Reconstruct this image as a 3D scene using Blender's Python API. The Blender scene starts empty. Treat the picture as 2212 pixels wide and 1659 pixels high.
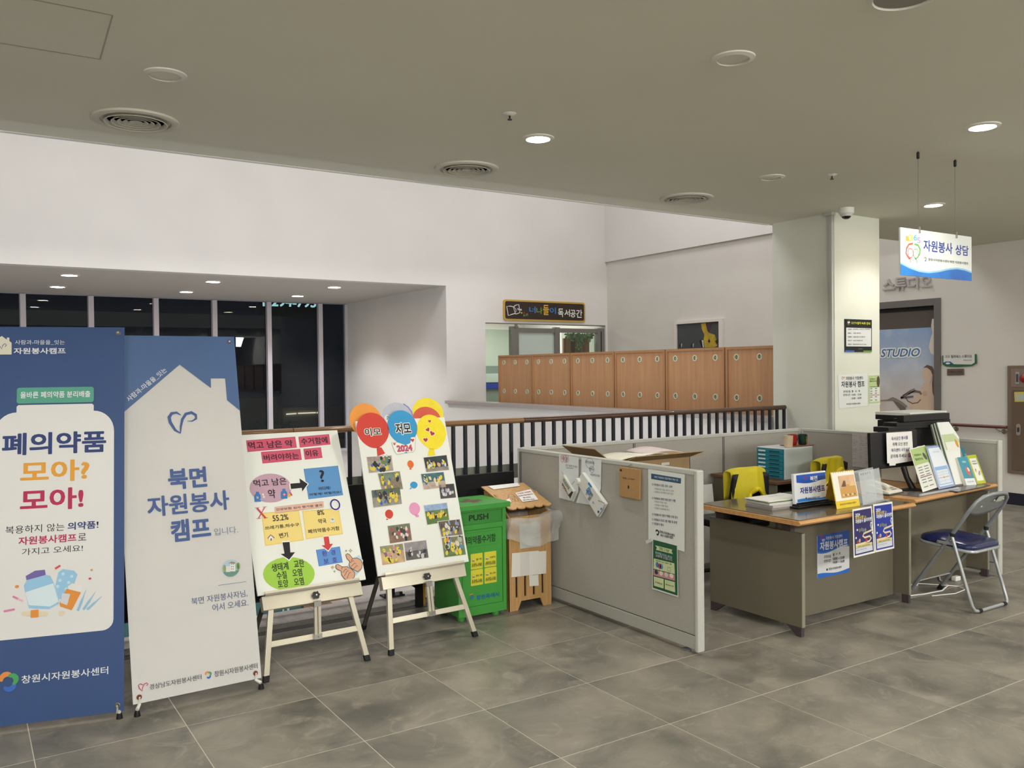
import bpy, math, random
from mathutils import Vector, Matrix
random.seed(7)
sc = bpy.context.scene
col = sc.collection

# ------------------------------------------------------------------ camera
H = 1.68; FPX = 1851.47; YAW, PIT, ROL = 0.572931, 0.01686602, -0.01066357
_cy, _sy = math.cos(YAW), math.sin(YAW)
FW = Vector((_sy*math.cos(PIT), _cy*math.cos(PIT), -math.sin(PIT)))
_r = Vector((_cy, -_sy, 0)); _u = _r.cross(FW)
RI = _r*math.cos(ROL)+_u*math.sin(ROL); UP = _u*math.cos(ROL)-_r*math.sin(ROL)
CAM = Vector((0, 0, H))
cd = bpy.data.cameras.new('camera'); cam = bpy.data.objects.new('camera', cd); col.objects.link(cam)
cd.sensor_width = 36; cd.lens = 36*FPX/2212; cd.clip_start = .05; cd.clip_end = 200
cam.matrix_world = Matrix((( RI.x, UP.x, -FW.x, CAM.x), (RI.y, UP.y, -FW.y, CAM.y), (RI.z, UP.z, -FW.z, CAM.z), (0, 0, 0, 1)))
sc.camera = cam
sc.view_settings.view_transform = 'Standard'; sc.view_settings.look = 'None'
sc.view_settings.gamma = 1; sc.view_settings.use_curve_mapping = False
sc.view_settings.exposure = 0.07
sc.cycles.use_denoising = True
sc.cycles.max_bounces = 8
w = bpy.data.worlds.new('night'); sc.world = w; w.use_nodes = True
w.node_tree.nodes['Background'].inputs[0].default_value = (.012, .017, .03, 1)
w.node_tree.nodes['Background'].inputs[1].default_value = .35

def lamp(kind, name, loc, power, color, size=1, size_y=None, rot=(0, 0, 0), spot=None, blend=.5):
    l = bpy.data.lights.new(name, kind); o = bpy.data.objects.new(name, l); col.objects.link(o)
    o.location = loc; o.rotation_euler = rot; l.energy = power; l.color = color
    if kind == 'AREA':
        if size_y: l.shape = 'RECTANGLE'; l.size = size; l.size_y = size_y
        else: l.shape = 'DISK'; l.size = size
    if kind == 'SPOT': l.shadow_soft_size = size; l.spot_size = spot; l.spot_blend = blend
    return o
HC = 3.15
WARM = (1.0, .985, .92); COOL = (1.0, .968, .965)
# void (atrium) lamps in its high ceiling
for i, (x, y) in enumerate(((-1.2, 8.9), (2.2, 8.9), (5.4, 8.9), (8.9, 9.4))):
    lamp('AREA', 'atrium_ceiling_light', (x, y, 6.85), 80, COOL, 1.2, 2.6)
LIT = [(3.12, 4.50), (5.33, 2.88), (7.53, 4.52), (.92, 2.88), (3.12, 1.27), (-1.3, 4.5), (7.53, 1.27), (-1.3, 1.27), (5.33, -.35), (.92, -.35), (3.12, -2.0), (9.4, 2.88), (7.53, -2.0)]
for x, y in LIT:
    lamp('SPOT', 'downlight_beam', (x, y, HC-.02), 62, WARM, .07, rot=(0, 0, 0), spot=math.radians(128), blend=.55)
for x, y, p in ((-2.6, -2.6, 150), (1.2, -3.4, 170), (5.2, -3.2, 150), (9.2, -1.5, 110)):
    lamp('AREA', 'unseen_front_fill', (x, y, 3.0), p, (1, .985, .95), 1.8, .6, rot=(math.radians(52), 0, math.radians(-8)))  # added fill lamps behind the camera, tilted forward to brighten banners and boards
for x in (-1.0, 2.2, 5.2):
    lamp('AREA', 'added_atrium_fill', (x, 5.93, -.75), 52, (.93, .95, 1), 1.6, .4, rot=(math.radians(97), 0, 0))  # added fill lamps below floor level, brightening the half wall and recess
lamp('AREA', 'reading_room_light', (9.2, 14.6, 2.9), 70, (1, .99, .94), 1.6, 1.0)

# ------------------------------------------------------------------ geometry helpers
def ray(x, y): return FW+RI*((x-1106)/FPX)-UP*((y-829.5)/FPX)
def on(x, y, ax, c):
    d = ray(x, y); return CAM+d*((c-CAM[ax])/d[ax])
class Fr:
    "a plane frame: origin, unit right, unit up, normal towards the viewer"
    def __init__(s, O, U, V): s.O = Vector(O); s.U = Vector(U).normalized(); s.V = Vector(V).normalized(); s.N = s.U.cross(s.V).normalized()
    def P(s, u, v, n=0): return s.O+s.U*u+s.V*v+s.N*n
    def px(s, x, y):
        d = ray(x, y); t = (s.O-CAM).dot(s.N)/d.dot(s.N); q = CAM+d*t-s.O
        return (q.dot(s.U), q.dot(s.V))
def fy(Y, z=0, x=0): return Fr((x, Y, z), (1, 0, 0), (0, 0, 1))
def fx(X, z=0): return Fr((X, 0, z), (0, -1, 0), (0, 0, 1))
def ftop(z): return Fr((0, 0, z), (1, 0, 0), (0, 1, 0))
class Rg:
    "reads measurements taken in an enlarged region of the photograph"
    def __init__(s, f, x0, y0, k): s.f = f; s.x0 = x0; s.y0 = y0; s.k = k
    def __call__(s, x, y): return s.f.px(s.x0+x/s.k, s.y0+y/s.k)
    def L(s, *a): return [s(a[i], a[i+1]) for i in range(0, len(a), 2)]
WL = {}
class B:
    def __init__(s): s.v = []; s.f = []; s.mi = []; s.mats = []; s.seg = []
    def _m(s, m):
        if m not in s.mats: s.mats.append(m)
        return s.mats.index(m)
    def add(s, vs, fs, m):
        k = len(s.v); i = s._m(m); s.v += [Vector(p) for p in vs]
        for f in fs: s.f.append([a+k for a in f]); s.mi.append(i)
        return s
    def box(s, x0, y0, z0, x1, y1, z1, m):
        x0, x1 = min(x0, x1), max(x0, x1); y0, y1 = min(y0, y1), max(y0, y1); z0, z1 = min(z0, z1), max(z0, z1)
        return s.add([(x, y, z) for z in (z0, z1) for x, y in ((x0, y0), (x1, y0), (x1, y1), (x0, y1))],
                     [(3, 2, 1, 0), (4, 5, 6, 7), (0, 1, 5, 4), (1, 2, 6, 5), (2, 3, 7, 6), (3, 0, 4, 7)], m)
    def ob(s, f, u0, v0, n0, u1, v1, n1, m):
        return s.add([f.P(u, v, n) for n in (n0, n1) for u, v in ((u0, v0), (u1, v0), (u1, v1), (u0, v1))],
                     [(3, 2, 1, 0), (4, 5, 6, 7), (0, 1, 5, 4), (1, 2, 6, 5), (2, 3, 7, 6), (3, 0, 4, 7)], m)
    def poly(s, f, pts, n, m): return s.add([f.P(u, v, n) for u, v in pts], [list(range(len(pts)))], m)
    def prism(s, f, pts, n0, n1, m):
        a = sum(pts[i-1][0]*pts[i][1]-pts[i][0]*pts[i-1][1] for i in range(len(pts)))
        if a < 0: pts = pts[::-1]
        k = len(pts)
        return s.add([f.P(u, v, n) for n in (n0, n1) for u, v in pts],
                     [list(range(k-1, -1, -1)), list(range(k, 2*k))]+[(i, (i+1) % k, k+(i+1) % k, k+i) for i in range(k)], m)
    def ell(s, f, cu, cv, ru, rv, n, m, k=20, rot=0, a0=0, a1=6.2832):
        c, q = math.cos(rot), math.sin(rot); full = a1-a0 > 6.28
        pts = []
        for i in range(k if full else k+1):
            t = a0+(a1-a0)*i/k; x, y = ru*math.cos(t), rv*math.sin(t); pts.append((cu+x*c-y*q, cv+x*q+y*c))
        return s.poly(f, pts, n, m)
    def line(s, f, pts, w, n, m, closed=False):
        k = len(pts); L = []; R = []
        for i, p in enumerate(pts):
            a = pts[i-1] if (i or closed) else p; b = pts[(i+1) % k] if (i < k-1 or closed) else p
            dx, dy = b[0]-a[0], b[1]-a[1]; l = math.hypot(dx, dy) or 1
            ww = (w[i] if isinstance(w, (list, tuple)) else w)/2
            L.append((p[0]-dy/l*ww, p[1]+dx/l*ww)); R.append((p[0]+dy/l*ww, p[1]-dx/l*ww))
        for i in range(k if closed else k-1):
            j = (i+1) % k; s.poly(f, [L[i], R[i], R[j], L[j]], n, m)
        return s
    def tube(s, path, r, m, k=8, closed=False, caps=True):
        P = [Vector(p) for p in path]; n = len(P); rings = []; ref = None
        for i in range(n):
            a = P[i-1] if (i or closed) else P[i]; b = P[(i+1) % n] if (i < n-1 or closed) else P[i]
            t = (b-a).normalized()
            if ref is None: ref = Vector((0, 0, 1)) if abs(t.z) < .9 else Vector((1, 0, 0))
            x = t.cross(ref)
            if x.length < 1e-4: x = t.cross(Vector((0, 1, 0)))
            x.normalize(); y = x.cross(t).normalized(); ref = y
            rr = r[i] if isinstance(r, (list, tuple)) else r
            rings.append([P[i]+x*rr*math.cos(6.2832*j/k)+y*rr*math.sin(6.2832*j/k) for j in range(k)])
        vs = [p for q in rings for p in q]; fs = []
        for i in range(n if closed else n-1):
            i2 = (i+1) % n
            for j in range(k): fs.append((i*k+j, i2*k+j, i2*k+(j+1) % k, i*k+(j+1) % k))
        if caps and not closed: fs += [tuple(range(k)), tuple(range((n-1)*k+k-1, (n-1)*k-1, -1))]
        return s.add(vs, [f[::-1] for f in fs], m)
    def lathe(s, prof, O, m, ax=(0, 0, 1), k=24):
        "prof: (radius, height) pairs along ax"
        ax = Vector(ax).normalized(); ref = Vector((1, 0, 0)) if abs(ax.x) < .9 else Vector((0, 1, 0))
        x = ax.cross(ref).normalized(); y = ax.cross(x); O = Vector(O); vs = []; fs = []
        for r, h in prof:
            for j in range(k): vs.append(O+ax*h+x*r*math.cos(6.2832*j/k)+y*r*math.sin(6.2832*j/k))
        for i in range(len(prof)-1):
            for j in range(k): fs.append((i*k+j, i*k+(j+1) % k, (i+1)*k+(j+1) % k, (i+1)*k+j))
        if prof[0][0] > 1e-5: fs.append(tuple(range(k-1, -1, -1)))
        if prof[-1][0] > 1e-5: fs.append(tuple(range((len(prof)-1)*k, len(prof)*k)))
        return s.add(vs, fs, m)
    def grid(s, fn, nu, nv, m):
        "surface from fn(a, b), a and b in 0..1"
        vs = [fn(i/nu, j/nv) for j in range(nv+1) for i in range(nu+1)]
        return s.add(vs, [(j*(nu+1)+i, j*(nu+1)+i+1, (j+1)*(nu+1)+i+1, (j+1)*(nu+1)+i) for j in range(nv) for i in range(nu)], m)
    def text(s, f, st, a, b, n, m, bold=0., halo=None, hm=None, rot=0, italic=0, grow=0):
        "letters fitted between a (top left) and b (bottom right) of frame f; with rot, a and b are the middles of both ends and rot the height"
        if not grow: s.seg.append((len(s.v), len(s.f)))
        if halo: s.text(f, st, a, b, n-.0005, hm, bold=bold, rot=rot, italic=italic, grow=halo)
        vs, fs, bb = glyphs(st, italic); k = bold*.55; bb = (bb[0]-k, bb[1]-k, bb[2]+k, bb[3]+k)
        W = bb[2]-bb[0]; Hh = bb[3]-bb[1]; cu, cv = (a[0]+b[0])/2, (a[1]+b[1])/2
        if rot:
            L = math.hypot(b[0]-a[0], b[1]-a[1]); th = math.atan2(b[1]-a[1], b[0]-a[0]); sx, sy = L/W, rot/Hh
        else: th = 0; sx, sy = abs(b[0]-a[0])/W, abs(a[1]-b[1])/Hh
        c, q = math.cos(th), math.sin(th); mx, my = (bb[0]+bb[2])/2, (bb[1]+bb[3])/2; k += grow
        offs = [(0, 0)] if k < .004 else [(k*p, k*q_) for p, q_ in ((-.85, -.85), (.85, -.85), (.85, .85), (-.85, .85), (0, 0), (1, 0), (0, 1), (-1, 0), (0, -1))]
        for io, (ox, oy) in enumerate(offs):
            o = []; ni = n+io*.00003
            for x, y in vs:
                x = (x+ox-mx)*sx; y = (y+oy-my)*sy; o.append(f.P(cu+x*c-y*q, cv+x*q+y*c, ni))
            s.add(o, fs, m)
        return s
    def obj(s, name, parent=None, smooth=False, bevel=0, loc=None, label=None, cat=None, group=None, kind=None, solid=0, subsurf=0):
        if len(s.seg) > 1 and 'lettering' in name and parent is not None and s.seg[0] == (0, 0):
            cuts = s.seg+[(len(s.v), len(s.f))]; r = None
            for (v0, f0), (v1, f1) in zip(cuts, cuts[1:]):
                b = B(); b.v = s.v[v0:v1]; b.f = [[i-v0 for i in q] for q in s.f[f0:f1]]; b.mi = s.mi[f0:f1]; b.mats = s.mats; r = b.obj(name, parent)
            return r
        if parent is None:
            if loc is None:
                xs = [p.x for p in s.v]; ys = [p.y for p in s.v]; zs = [p.z for p in s.v]
                loc = Vector(((min(xs)+max(xs))/2, (min(ys)+max(ys))/2, min(zs)))
            o0 = Vector(loc)
        else: o0 = WL[parent]
        me = bpy.data.meshes.new(name); me.from_pydata([tuple(p-o0) for p in s.v], [], s.f)
        for m in s.mats: me.materials.append(m)
        for p, i in zip(me.polygons, s.mi): p.material_index = i
        if smooth:
            me.shade_smooth()
            try: me.set_sharp_from_angle(angle=math.radians(40))
            except Exception: pass
        me.update()
        o = bpy.data.objects.new(name, me); col.objects.link(o); WL[o] = o0
        if parent is None: o.location = o0
        else: o.parent = parent
        if bevel:
            b = o.modifiers.new('bevel', 'BEVEL'); b.width = bevel; b.segments = 2; b.limit_method = 'ANGLE'
        if solid:
            b = o.modifiers.new('solid', 'SOLIDIFY'); b.thickness = solid; b.offset = 0
        if subsurf:
            b = o.modifiers.new('sub', 'SUBSURF'); b.levels = subsurf; b.render_levels = subsurf
        if label: o['label'] = label
        if cat: o['category'] = cat
        if group: o['group'] = group
        if kind: o['kind'] = kind
        return o
_gl = {}
_fc = bpy.data.curves.new('letters', 'FONT'); _fc.size = 1; _fc.resolution_u = 3; _fc.fill_mode = 'FRONT'; _fo = bpy.data.objects.new('letters', _fc)
def glyphs(st, italic):
    k = (st, italic)
    if k in _gl: return _gl[k]
    _fc.body = st; _fc.shear = italic
    me = bpy.data.meshes.new_from_object(_fo)
    vs = [(v.co.x, v.co.y) for v in me.vertices]; fs = [tuple(p.vertices) for p in me.polygons]
    bpy.data.meshes.remove(me)
    bb = (min(v[0] for v in vs), min(v[1] for v in vs), max(v[0] for v in vs), max(v[1] for v in vs))
    _gl[k] = (vs, fs, bb); return _gl[k]
def thing(name, label, cat, loc, group=None, kind=None):
    o = bpy.data.objects.new(name, None); col.objects.link(o); o.location = loc; o.empty_display_size = .1
    if label: o['label'] = label
    if cat: o['category'] = cat
    if group: o['group'] = group
    if kind: o['kind'] = kind
    WL[o] = Vector(loc); return o
def dup(o, loc, label=None, parent=None):
    r = o.copy(); col.objects.link(r); WL[r] = Vector(loc); r.location = loc
    if label: r['label'] = label
    for ch in list(o.children):
        c = ch.copy(); col.objects.link(c); c.parent = r; WL[c] = WL[r]
        for g in list(ch.children):
            d = g.copy(); col.objects.link(d); d.parent = c; WL[d] = WL[r]
    return r

# ------------------------------------------------------------------ materials
def lin(h):
    h = h.lstrip('#'); o = []
    for i in (0, 2, 4):
        c = int(h[i:i+2], 16)/255; o.append(c/12.92 if c <= .04045 else ((c+.055)/1.055)**2.4)
    return tuple(o)
_mc = {}
def M(c, rough=.55, metal=0, var=0, scale=6, bump=0, trans=0, alpha=1, spec=.5, emit=0, stretch=None, c2=None, coat=0, ior=1.45):
    key = (c, rough, metal, var, scale, bump, trans, alpha, spec, emit, stretch, c2, coat)
    if key in _mc: return _mc[key]
    m = bpy.data.materials.new('paint_'+str(len(_mc))); m.use_nodes = True; nt = m.node_tree; bs = nt.nodes['Principled BSDF']
    rgb = lin(c); bs.inputs['Base Color'].default_value = (*rgb, 1); bs.inputs['Roughness'].default_value = rough
    bs.inputs['Metallic'].default_value = metal; bs.inputs['Specular IOR Level'].default_value = spec
    bs.inputs['Transmission Weight'].default_value = trans; bs.inputs['Alpha'].default_value = alpha; bs.inputs['IOR'].default_value = ior
    bs.inputs['Coat Weight'].default_value = coat
    if emit: bs.inputs['Emission Color'].default_value = (*rgb, 1); bs.inputs['Emission Strength'].default_value = emit
    if var or c2 or bump:
        g = nt.nodes.new('ShaderNodeNewGeometry'); mp = nt.nodes.new('ShaderNodeMapping'); nt.links.new(g.outputs['Position'], mp.inputs[0])
        mp.inputs['Scale'].default_value = stretch or (1, 1, 1)
        ns = nt.nodes.new('ShaderNodeTexNoise'); ns.inputs['Scale'].default_value = scale; ns.inputs['Detail'].default_value = 4
        nt.links.new(mp.outputs[0], ns.inputs['Vector'])
        if var or c2:
            rp = nt.nodes.new('ShaderNodeValToRGB'); rp.color_ramp.elements[0].position = .3; rp.color_ramp.elements[1].position = .7
            lo = tuple(x*(1-var) for x in rgb); hi = lin(c2) if c2 else tuple(min(1, x*(1+var)) for x in rgb)
            rp.color_ramp.elements[0].color = (*(rgb if c2 else lo), 1); rp.color_ramp.elements[1].color = (*hi, 1)
            nt.links.new(ns.outputs[0], rp.inputs[0]); nt.links.new(rp.outputs[0], bs.inputs['Base Color'])
        if bump:
            b = nt.nodes.new('ShaderNodeBump'); b.inputs['Strength'].default_value = bump; b.inputs['Distance'].default_value = .01
            nt.links.new(ns.outputs[0], b.inputs['Height']); nt.links.new(b.outputs[0], bs.inputs['Normal'])
    _mc[key] = m; return m
def tile_material():
    m = bpy.data.materials.new('stone_tile'); m.use_nodes = True; nt = m.node_tree; bs = nt.nodes['Principled BSDF']; N = nt.nodes.new; K = nt.links.new
    g = N('ShaderNodeNewGeometry'); oi = N('ShaderNodeObjectInfo'); of = N('ShaderNodeVectorMath'); of.operation = 'MULTIPLY_ADD'
    cb = N('ShaderNodeCombineXYZ')
    for i in range(3): K(oi.outputs['Random'], cb.inputs[i])
    sc_ = N('ShaderNodeVectorMath'); sc_.operation = 'SCALE'; sc_.inputs['Scale'].default_value = 23; K(cb.outputs[0], sc_.inputs[0])
    ad = N('ShaderNodeVectorMath'); ad.operation = 'ADD'; K(g.outputs['Position'], ad.inputs[0]); K(sc_.outputs[0], ad.inputs[1]); nt.nodes.remove(of)
    n1 = N('ShaderNodeTexNoise'); n1.inputs['Scale'].default_value = 2.6; n1.inputs['Detail'].default_value = 9; n1.inputs['Roughness'].default_value = .62; n1.inputs['Distortion'].default_value = .5; K(ad.outputs[0], n1.inputs['Vector'])
    n2 = N('ShaderNodeTexNoise'); n2.inputs['Scale'].default_value = 5; n2.inputs['Detail'].default_value = 12; n2.inputs['Roughness'].default_value = .72; n2.inputs['Distortion'].default_value = 1.6; K(ad.outputs[0], n2.inputs['Vector'])
    r1 = N('ShaderNodeValToRGB'); e = r1.color_ramp.elements; e[0].position = .32; e[0].color = (*lin('#605e57'), 1); e[1].position = .66; e[1].color = (*lin('#938c80'), 1)
    r2 = N('ShaderNodeValToRGB'); e = r2.color_ramp.elements; e[0].position = .53; e[0].color = (0, 0, 0, 1); e[1].position = .70; e[1].color = (.6, .6, .6, 1)
    K(n1.outputs[0], r1.inputs[0]); K(n2.outputs[0], r2.inputs[0])
    mx = N('ShaderNodeMixRGB'); K(r2.outputs[0], mx.inputs[0]); K(r1.outputs[0], mx.inputs[1]); mx.inputs[2].default_value = (*lin('#a8a091'), 1); K(mx.outputs[0], bs.inputs['Base Color'])
    rr = N('ShaderNodeMapRange'); rr.inputs[3].default_value = .30; rr.inputs[4].default_value = .44; K(n1.outputs[0], rr.inputs[0]); K(rr.outputs[0], bs.inputs['Roughness'])
    bs.inputs['Specular IOR Level'].default_value = .42
    bm = N('ShaderNodeBump'); bm.inputs['Strength'].default_value = .12; bm.inputs['Distance'].default_value = .004; K(n2.outputs[0], bm.inputs['Height']); K(bm.outputs[0], bs.inputs['Normal'])
    return m
def glass(c, amt=.08, name='pane_glass', rough=0.0):
    "clear pane: tinted see-through with fresnel reflection"
    m = bpy.data.materials.new(name); m.use_nodes = True; nt = m.node_tree; nt.nodes.clear(); N = nt.nodes.new; K = nt.links.new
    o = N('ShaderNodeOutputMaterial'); t = N('ShaderNodeBsdfTransparent'); t.inputs[0].default_value = (*lin(c), 1)
    g = N('ShaderNodeBsdfGlossy'); g.inputs['Roughness'].default_value = rough; f = N('ShaderNodeFresnel'); f.inputs[0].default_value = 1.5
    mul = N('ShaderNodeMath'); mul.operation = 'MULTIPLY_ADD'; mul.inputs[1].default_value = .5 if name == 'window_glass' else .9; mul.inputs[2].default_value = 0 if amt < .05 else amt-.05
    K(f.outputs[0], mul.inputs[0]); x = N('ShaderNodeMixShader'); K(mul.outputs[0], x.inputs[0]); K(t.outputs[0], x.inputs[1]); K(g.outputs[0], x.inputs[2]); K(x.outputs[0], o.inputs[0])
    return m
def film(c, op, name='plastic_film', rough=.35):
    "thin cloudy plastic: part see-through, part white sheen"
    m = bpy.data.materials.new(name); m.use_nodes = True; nt = m.node_tree; bs = nt.nodes['Principled BSDF']
    bs.inputs['Base Color'].default_value = (*lin(c), 1); bs.inputs['Roughness'].default_value = rough; bs.inputs['Alpha'].default_value = op
    return m
WALLW = M('#e1dfdb', .85, var=.025, scale=1.3)
WALLG = M('#d8d5ce', .85, var=.03, scale=1.5)
CEIL = M('#dadacb', .9, var=.02, scale=.8)
FASC = M('#d8d6cf', .9)
PILL = M('#dadccf', .8, var=.02, scale=3)
GROUT = M('#c9c3b4', .8)
TILE = tile_material()
WOODL = M('#bf946c', .5, c2='#b28560', scale=3, stretch=(9, 9, .5))
WOODR = M('#5a4030', .35, c2='#4a3226', scale=4, stretch=(.6, 8, 8), coat=.3)
WOODR2 = M('#94704a', .35, c2='#7c5a38', scale=4, stretch=(.6, 8, 8), coat=.3)
WOODD = M('#c99a63', .45, c2='#b88650', scale=4, stretch=(.7, 9, 9))
BAMB = M('#c9a06b', .5, c2='#b58c58', scale=5, stretch=(14, 14, .6))
IRON = M('#22242b', .45)
ALU = M('#8d8b86', .35, metal=.6)
ALUB = M('#c9c3b0', .3, metal=.35, spec=.6)
ALUD = M('#8f887a', .4, metal=.4)
STEEL = M('#b8b8b4', .25, metal=.9)
BLK = M('#0b0b0c', .6)
BLKG = M('#101113', .3)
RUB = M('#17181b', .7)
WHT = M('#ecebe6', .6)
PAPER = M('#e9e8e4', .75, var=.01, scale=20)
PAPERB = M('#dfe3e6', .75)
FELT = M('#a7a49b', .95, var=.05, scale=120, bump=.08)
FELTT = M('#aaa9a1', .6)
TRIMG = M('#bdbdb6', .45)
TRIMD = M('#77766f', .5)
OLIVE = M('#6d6757', .5, var=.03, scale=4)
OLIVEE = M('#8a8876', .5)
PURP = M('#463c3f', .5)
GREEN = M('#459a40', .4)
GREEND = M('#2a7430', .5)
INK = M('#17171a', .7)
NAVY = M('#253a72', .6)
BLUEB = M('#284679', .5, var=.04, scale=3)
BLUEB2 = M('#446390', .5, var=.04, scale=3)
BANW = M('#d9d9d8', .5)
BANW2 = M('#c9c8c5', .55, var=.02, scale=3)

# ================================================================== SETTING
T0 = .6365; GX0 = .246; GY0 = 3.62
fl = thing('floor', None, None, (0, 0, 0), kind='structure')
B().box(-4.2, -4.2, -.35, 10.9, 5.84, -.0012, GROUT).box(7.25, 5.84, -.35, 10.58, 12.97, -.004, M('#8b867b', .45)).obj('floor_slab', fl)
g = .0021
tb = B(); s = T0/2-g
tb.add([(-s, -s, -.0012), (s, -s, -.0012), (s, s, -.0012), (-s, s, -.0012), (-s+.0006, -s+.0006, 0), (s-.0006, -s+.0006, 0), (s-.0006, s-.0006, 0), (-s+.0006, s-.0006, 0)],
       [(4, 5, 6, 7), (0, 1, 5, 4), (1, 2, 6, 5), (2, 3, 7, 6), (3, 0, 4, 7)], TILE)
proto = tb.obj('tile', fl); first = True; far = B()
for i in range(-7, 17):
    for j in range(-13, 12):
        cx = GX0+(i+.5)*T0; cy = GY0+(j+.5)*T0
        if cx-s < -4.1 or cy-s < -4.1 or cx-s > 10.58: continue
        if cy+s > 5.45 and not cx-s > 7.0: continue
        if cy+s > 8.6: continue
        x1 = min(cx+s, 10.575)
        near = cx > -.6 and cy > 1.25 and x1 == cx+s
        if near:
            o = proto if first else proto.copy()
            if not first: col.objects.link(o); o.parent = fl
            first = False; o.location = (cx, cy, 0)
        else: far.box(cx-s, cy-s, -.004, x1, cy+s, 0, TILE)
# cut row of tiles along the railing kerb
for i in range(-7, 11):
    cx = GX0+(i+.5)*T0
    if cx-s < -4.1: continue
    B().box(cx-s, GY0+2*T0+g, -.004, cx+s, 5.443, 0, TILE).obj('tile', fl)
far.obj('tile', fl)['kind'] = 'stuff'
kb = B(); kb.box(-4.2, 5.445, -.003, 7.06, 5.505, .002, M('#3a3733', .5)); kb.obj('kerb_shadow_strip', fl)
DGR = M('#57544d', .45, c2='#6c685f', scale=60); LGR = M('#c4bdb7', .4, c2='#b0a9a4', scale=50)
for i in range(9):
    x0 = -4.2+i*1.25; x1 = min(x0+1.247, 7.06)
    B().box(x0, 5.507, -.004, x1, 5.61, .006, DGR).obj('granite_slab', fl)
    B().box(x0, 5.612, -.02, x1, 5.86, .015, LGR).obj('granite_slab', fl)

ce = thing('ceiling', None, None, (0, 0, HC), kind='structure')
B().box(-4.2, -4.2, HC, 10.6, 6.04, HC+.7, CEIL).obj('ceiling_board', ce)
B().box(-4.2, 6.005, HC-.004, 7.06, 6.045, HC+.03, M('#e9e8e4', .6)).obj('edge_bead', ce)
hb = B(); f = Fr((0, 0, HC), (1, 0, 0), (0, -1, 0))
LN = M('#a9a89c', .9)
for a, b_ in (((-.1, 3.854), (.556, 3.854)), ((.556, 3.854), (.581, 4.421)), ((.581, 4.421), (-.1, 4.44))):
    hb.line(f, [(a[0], -a[1]), (b_[0], -b_[1])], .006, .001, LN)
hb.obj('access_hatch', ce)
B().box(-4.4, -4.4, -.35, -4.2, 13.2, 7.2, WALLG).obj('wall_left', kind='structure')
B().box(-4.4, -4.4, -.35, 10.8, -4.2, 3.9, WALLG).obj('wall_front', kind='structure')
# atrium shell
B().box(-4.2, 6.04, 7.0, 10.6, 17.6, 7.2, WALLW).obj('ceiling_atrium', kind='structure')
B().box(-4.2, 5.84, HC+.7, 10.6, 6.04, 7.0, WALLW).obj('wall_atrium_front', kind='structure')
B().box(-4.2, 5.84, -3.41, 7.06, 5.86, -.01, WALLW).obj('wall_atrium_lower', kind='structure')
YB = 12.97
wb = B(); wb.box(-4.2, YB, 3.13, 7.04, YB+.22, 7.0, WALLW)
wb.box(7.04, YB, 2.515, 10.58, YB+.22, 7.0, WALLW).box(7.04, YB, -3.4, 7.82, YB+.22, 2.515, WALLW).box(10.54, YB, 0, 10.58, YB+.22, 2.515, WALLW)
wb.obj('wall_back', kind='structure')
B().box(-4.2, YB+.22, 3.13, 7.04, 17.44, 3.3, M('#cfcdc6', .9)).obj('ceiling_recess', kind='structure')
B().box(7.04, YB+.22, -3.41, 7.2, 17.6, 3.3, WALLW).obj('wall_recess', kind='structure')
# right wall with studio door opening
wr = B(); XS = 10.58
wr.box(XS, -4.2, -.35, XS+.2, 6.25, 7.0, WALLG).box(XS, 6.25, 2.54, XS+.2, 8.1, 7.0, WALLG).box(XS, 8.1, -.35, XS+.2, 13.2, 7.0, WALLG)
wr.obj('wall_right', kind='structure')
B().box(XS-.045, 6.05, 3.735, XS, YB, 7.0, WALLW).obj('trim_1', kind='structure')
B().box(XS-.012, -4.2, 0, XS, 6.2, .14, M('#1e2030', .5)).obj('baseboard_right', kind='structure')
# half wall that carries the stone coping
B().box(7.04, 6.0, -3.41, 7.2, YB, 1.11, WALLW).obj('wall_half', kind='structure')
cp = thing('trim_2', None, None, (7.1, 9.5, 1.11), kind='structure')
ys = [5.98, 7.15, 8.48, 9.79, 11.10, 12.965]
for a, b_ in zip(ys, ys[1:]): B().box(6.985, a+.002, 1.11, 7.24, b_-.002, 1.163, M('#b3aba6', .5, c2='#a29a95', scale=70)).obj('coping_stone', cp, bevel=.004)
# column
cm = B(); cm.box(7.06, 5.23, 0, 7.768, 5.97, HC, PILL); cm.obj('column', kind='structure')
cdt = B(); cdt.box(7.028, 5.236, 0, 7.06, 5.262, HC-.02, TRIMG).box(7.034, 5.266, 0, 7.06, 5.284, HC-.02, TRIMG).box(7.0, 5.215, HC-.03, 7.06, 5.30, HC, TRIMG)
cdt.obj('trim_3', kind='structure')
# lower level
B().box(-4.2, 5.86, -3.6, 6.8, 14, -3.41, M('#bdbab8', .5)).obj('floor_lower_bounce', kind='structure')  # unseen part of the lower floor, coloured pale to bounce light up
B().box(-4.2, 14, -3.6, 6.8, 22, -3.41, M('#8d6b50', .5, c2='#7c5c42', scale=3, stretch=(9, .5, 1))).obj('floor_lower', kind='structure')
fb = thing('trim_4', None, None, (6.9, 14, -3.41), kind='structure')
B().box(6.8, 5.86, -3.6, 7.04, 22, -3.40, M('#c9b1a4', .6)).obj('border', fb)
for k in range(7, 14): B().box(-4.2, 5.86+k*1.2, -3.412, 6.8, 5.866+k*1.2, -3.405, M('#3c2c22', .7)).obj('floor_joint', fb)
jb = B(); jb.box(6.35, 5.9, -3.412, 6.357, 22, -3.405, M('#3c2c22', .7)); jb.obj('floor_joint', fb)
B().box(7.04, 17.6, -3.41, 7.2, 22, -.6, WALLW).obj('wall_lower_side', kind='structure')
B().box(-4.2, 22, -3.6, 7.2, 22.2, -.4, M('#55706f', .5)).obj('wall_lower_back', kind='structure')
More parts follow.
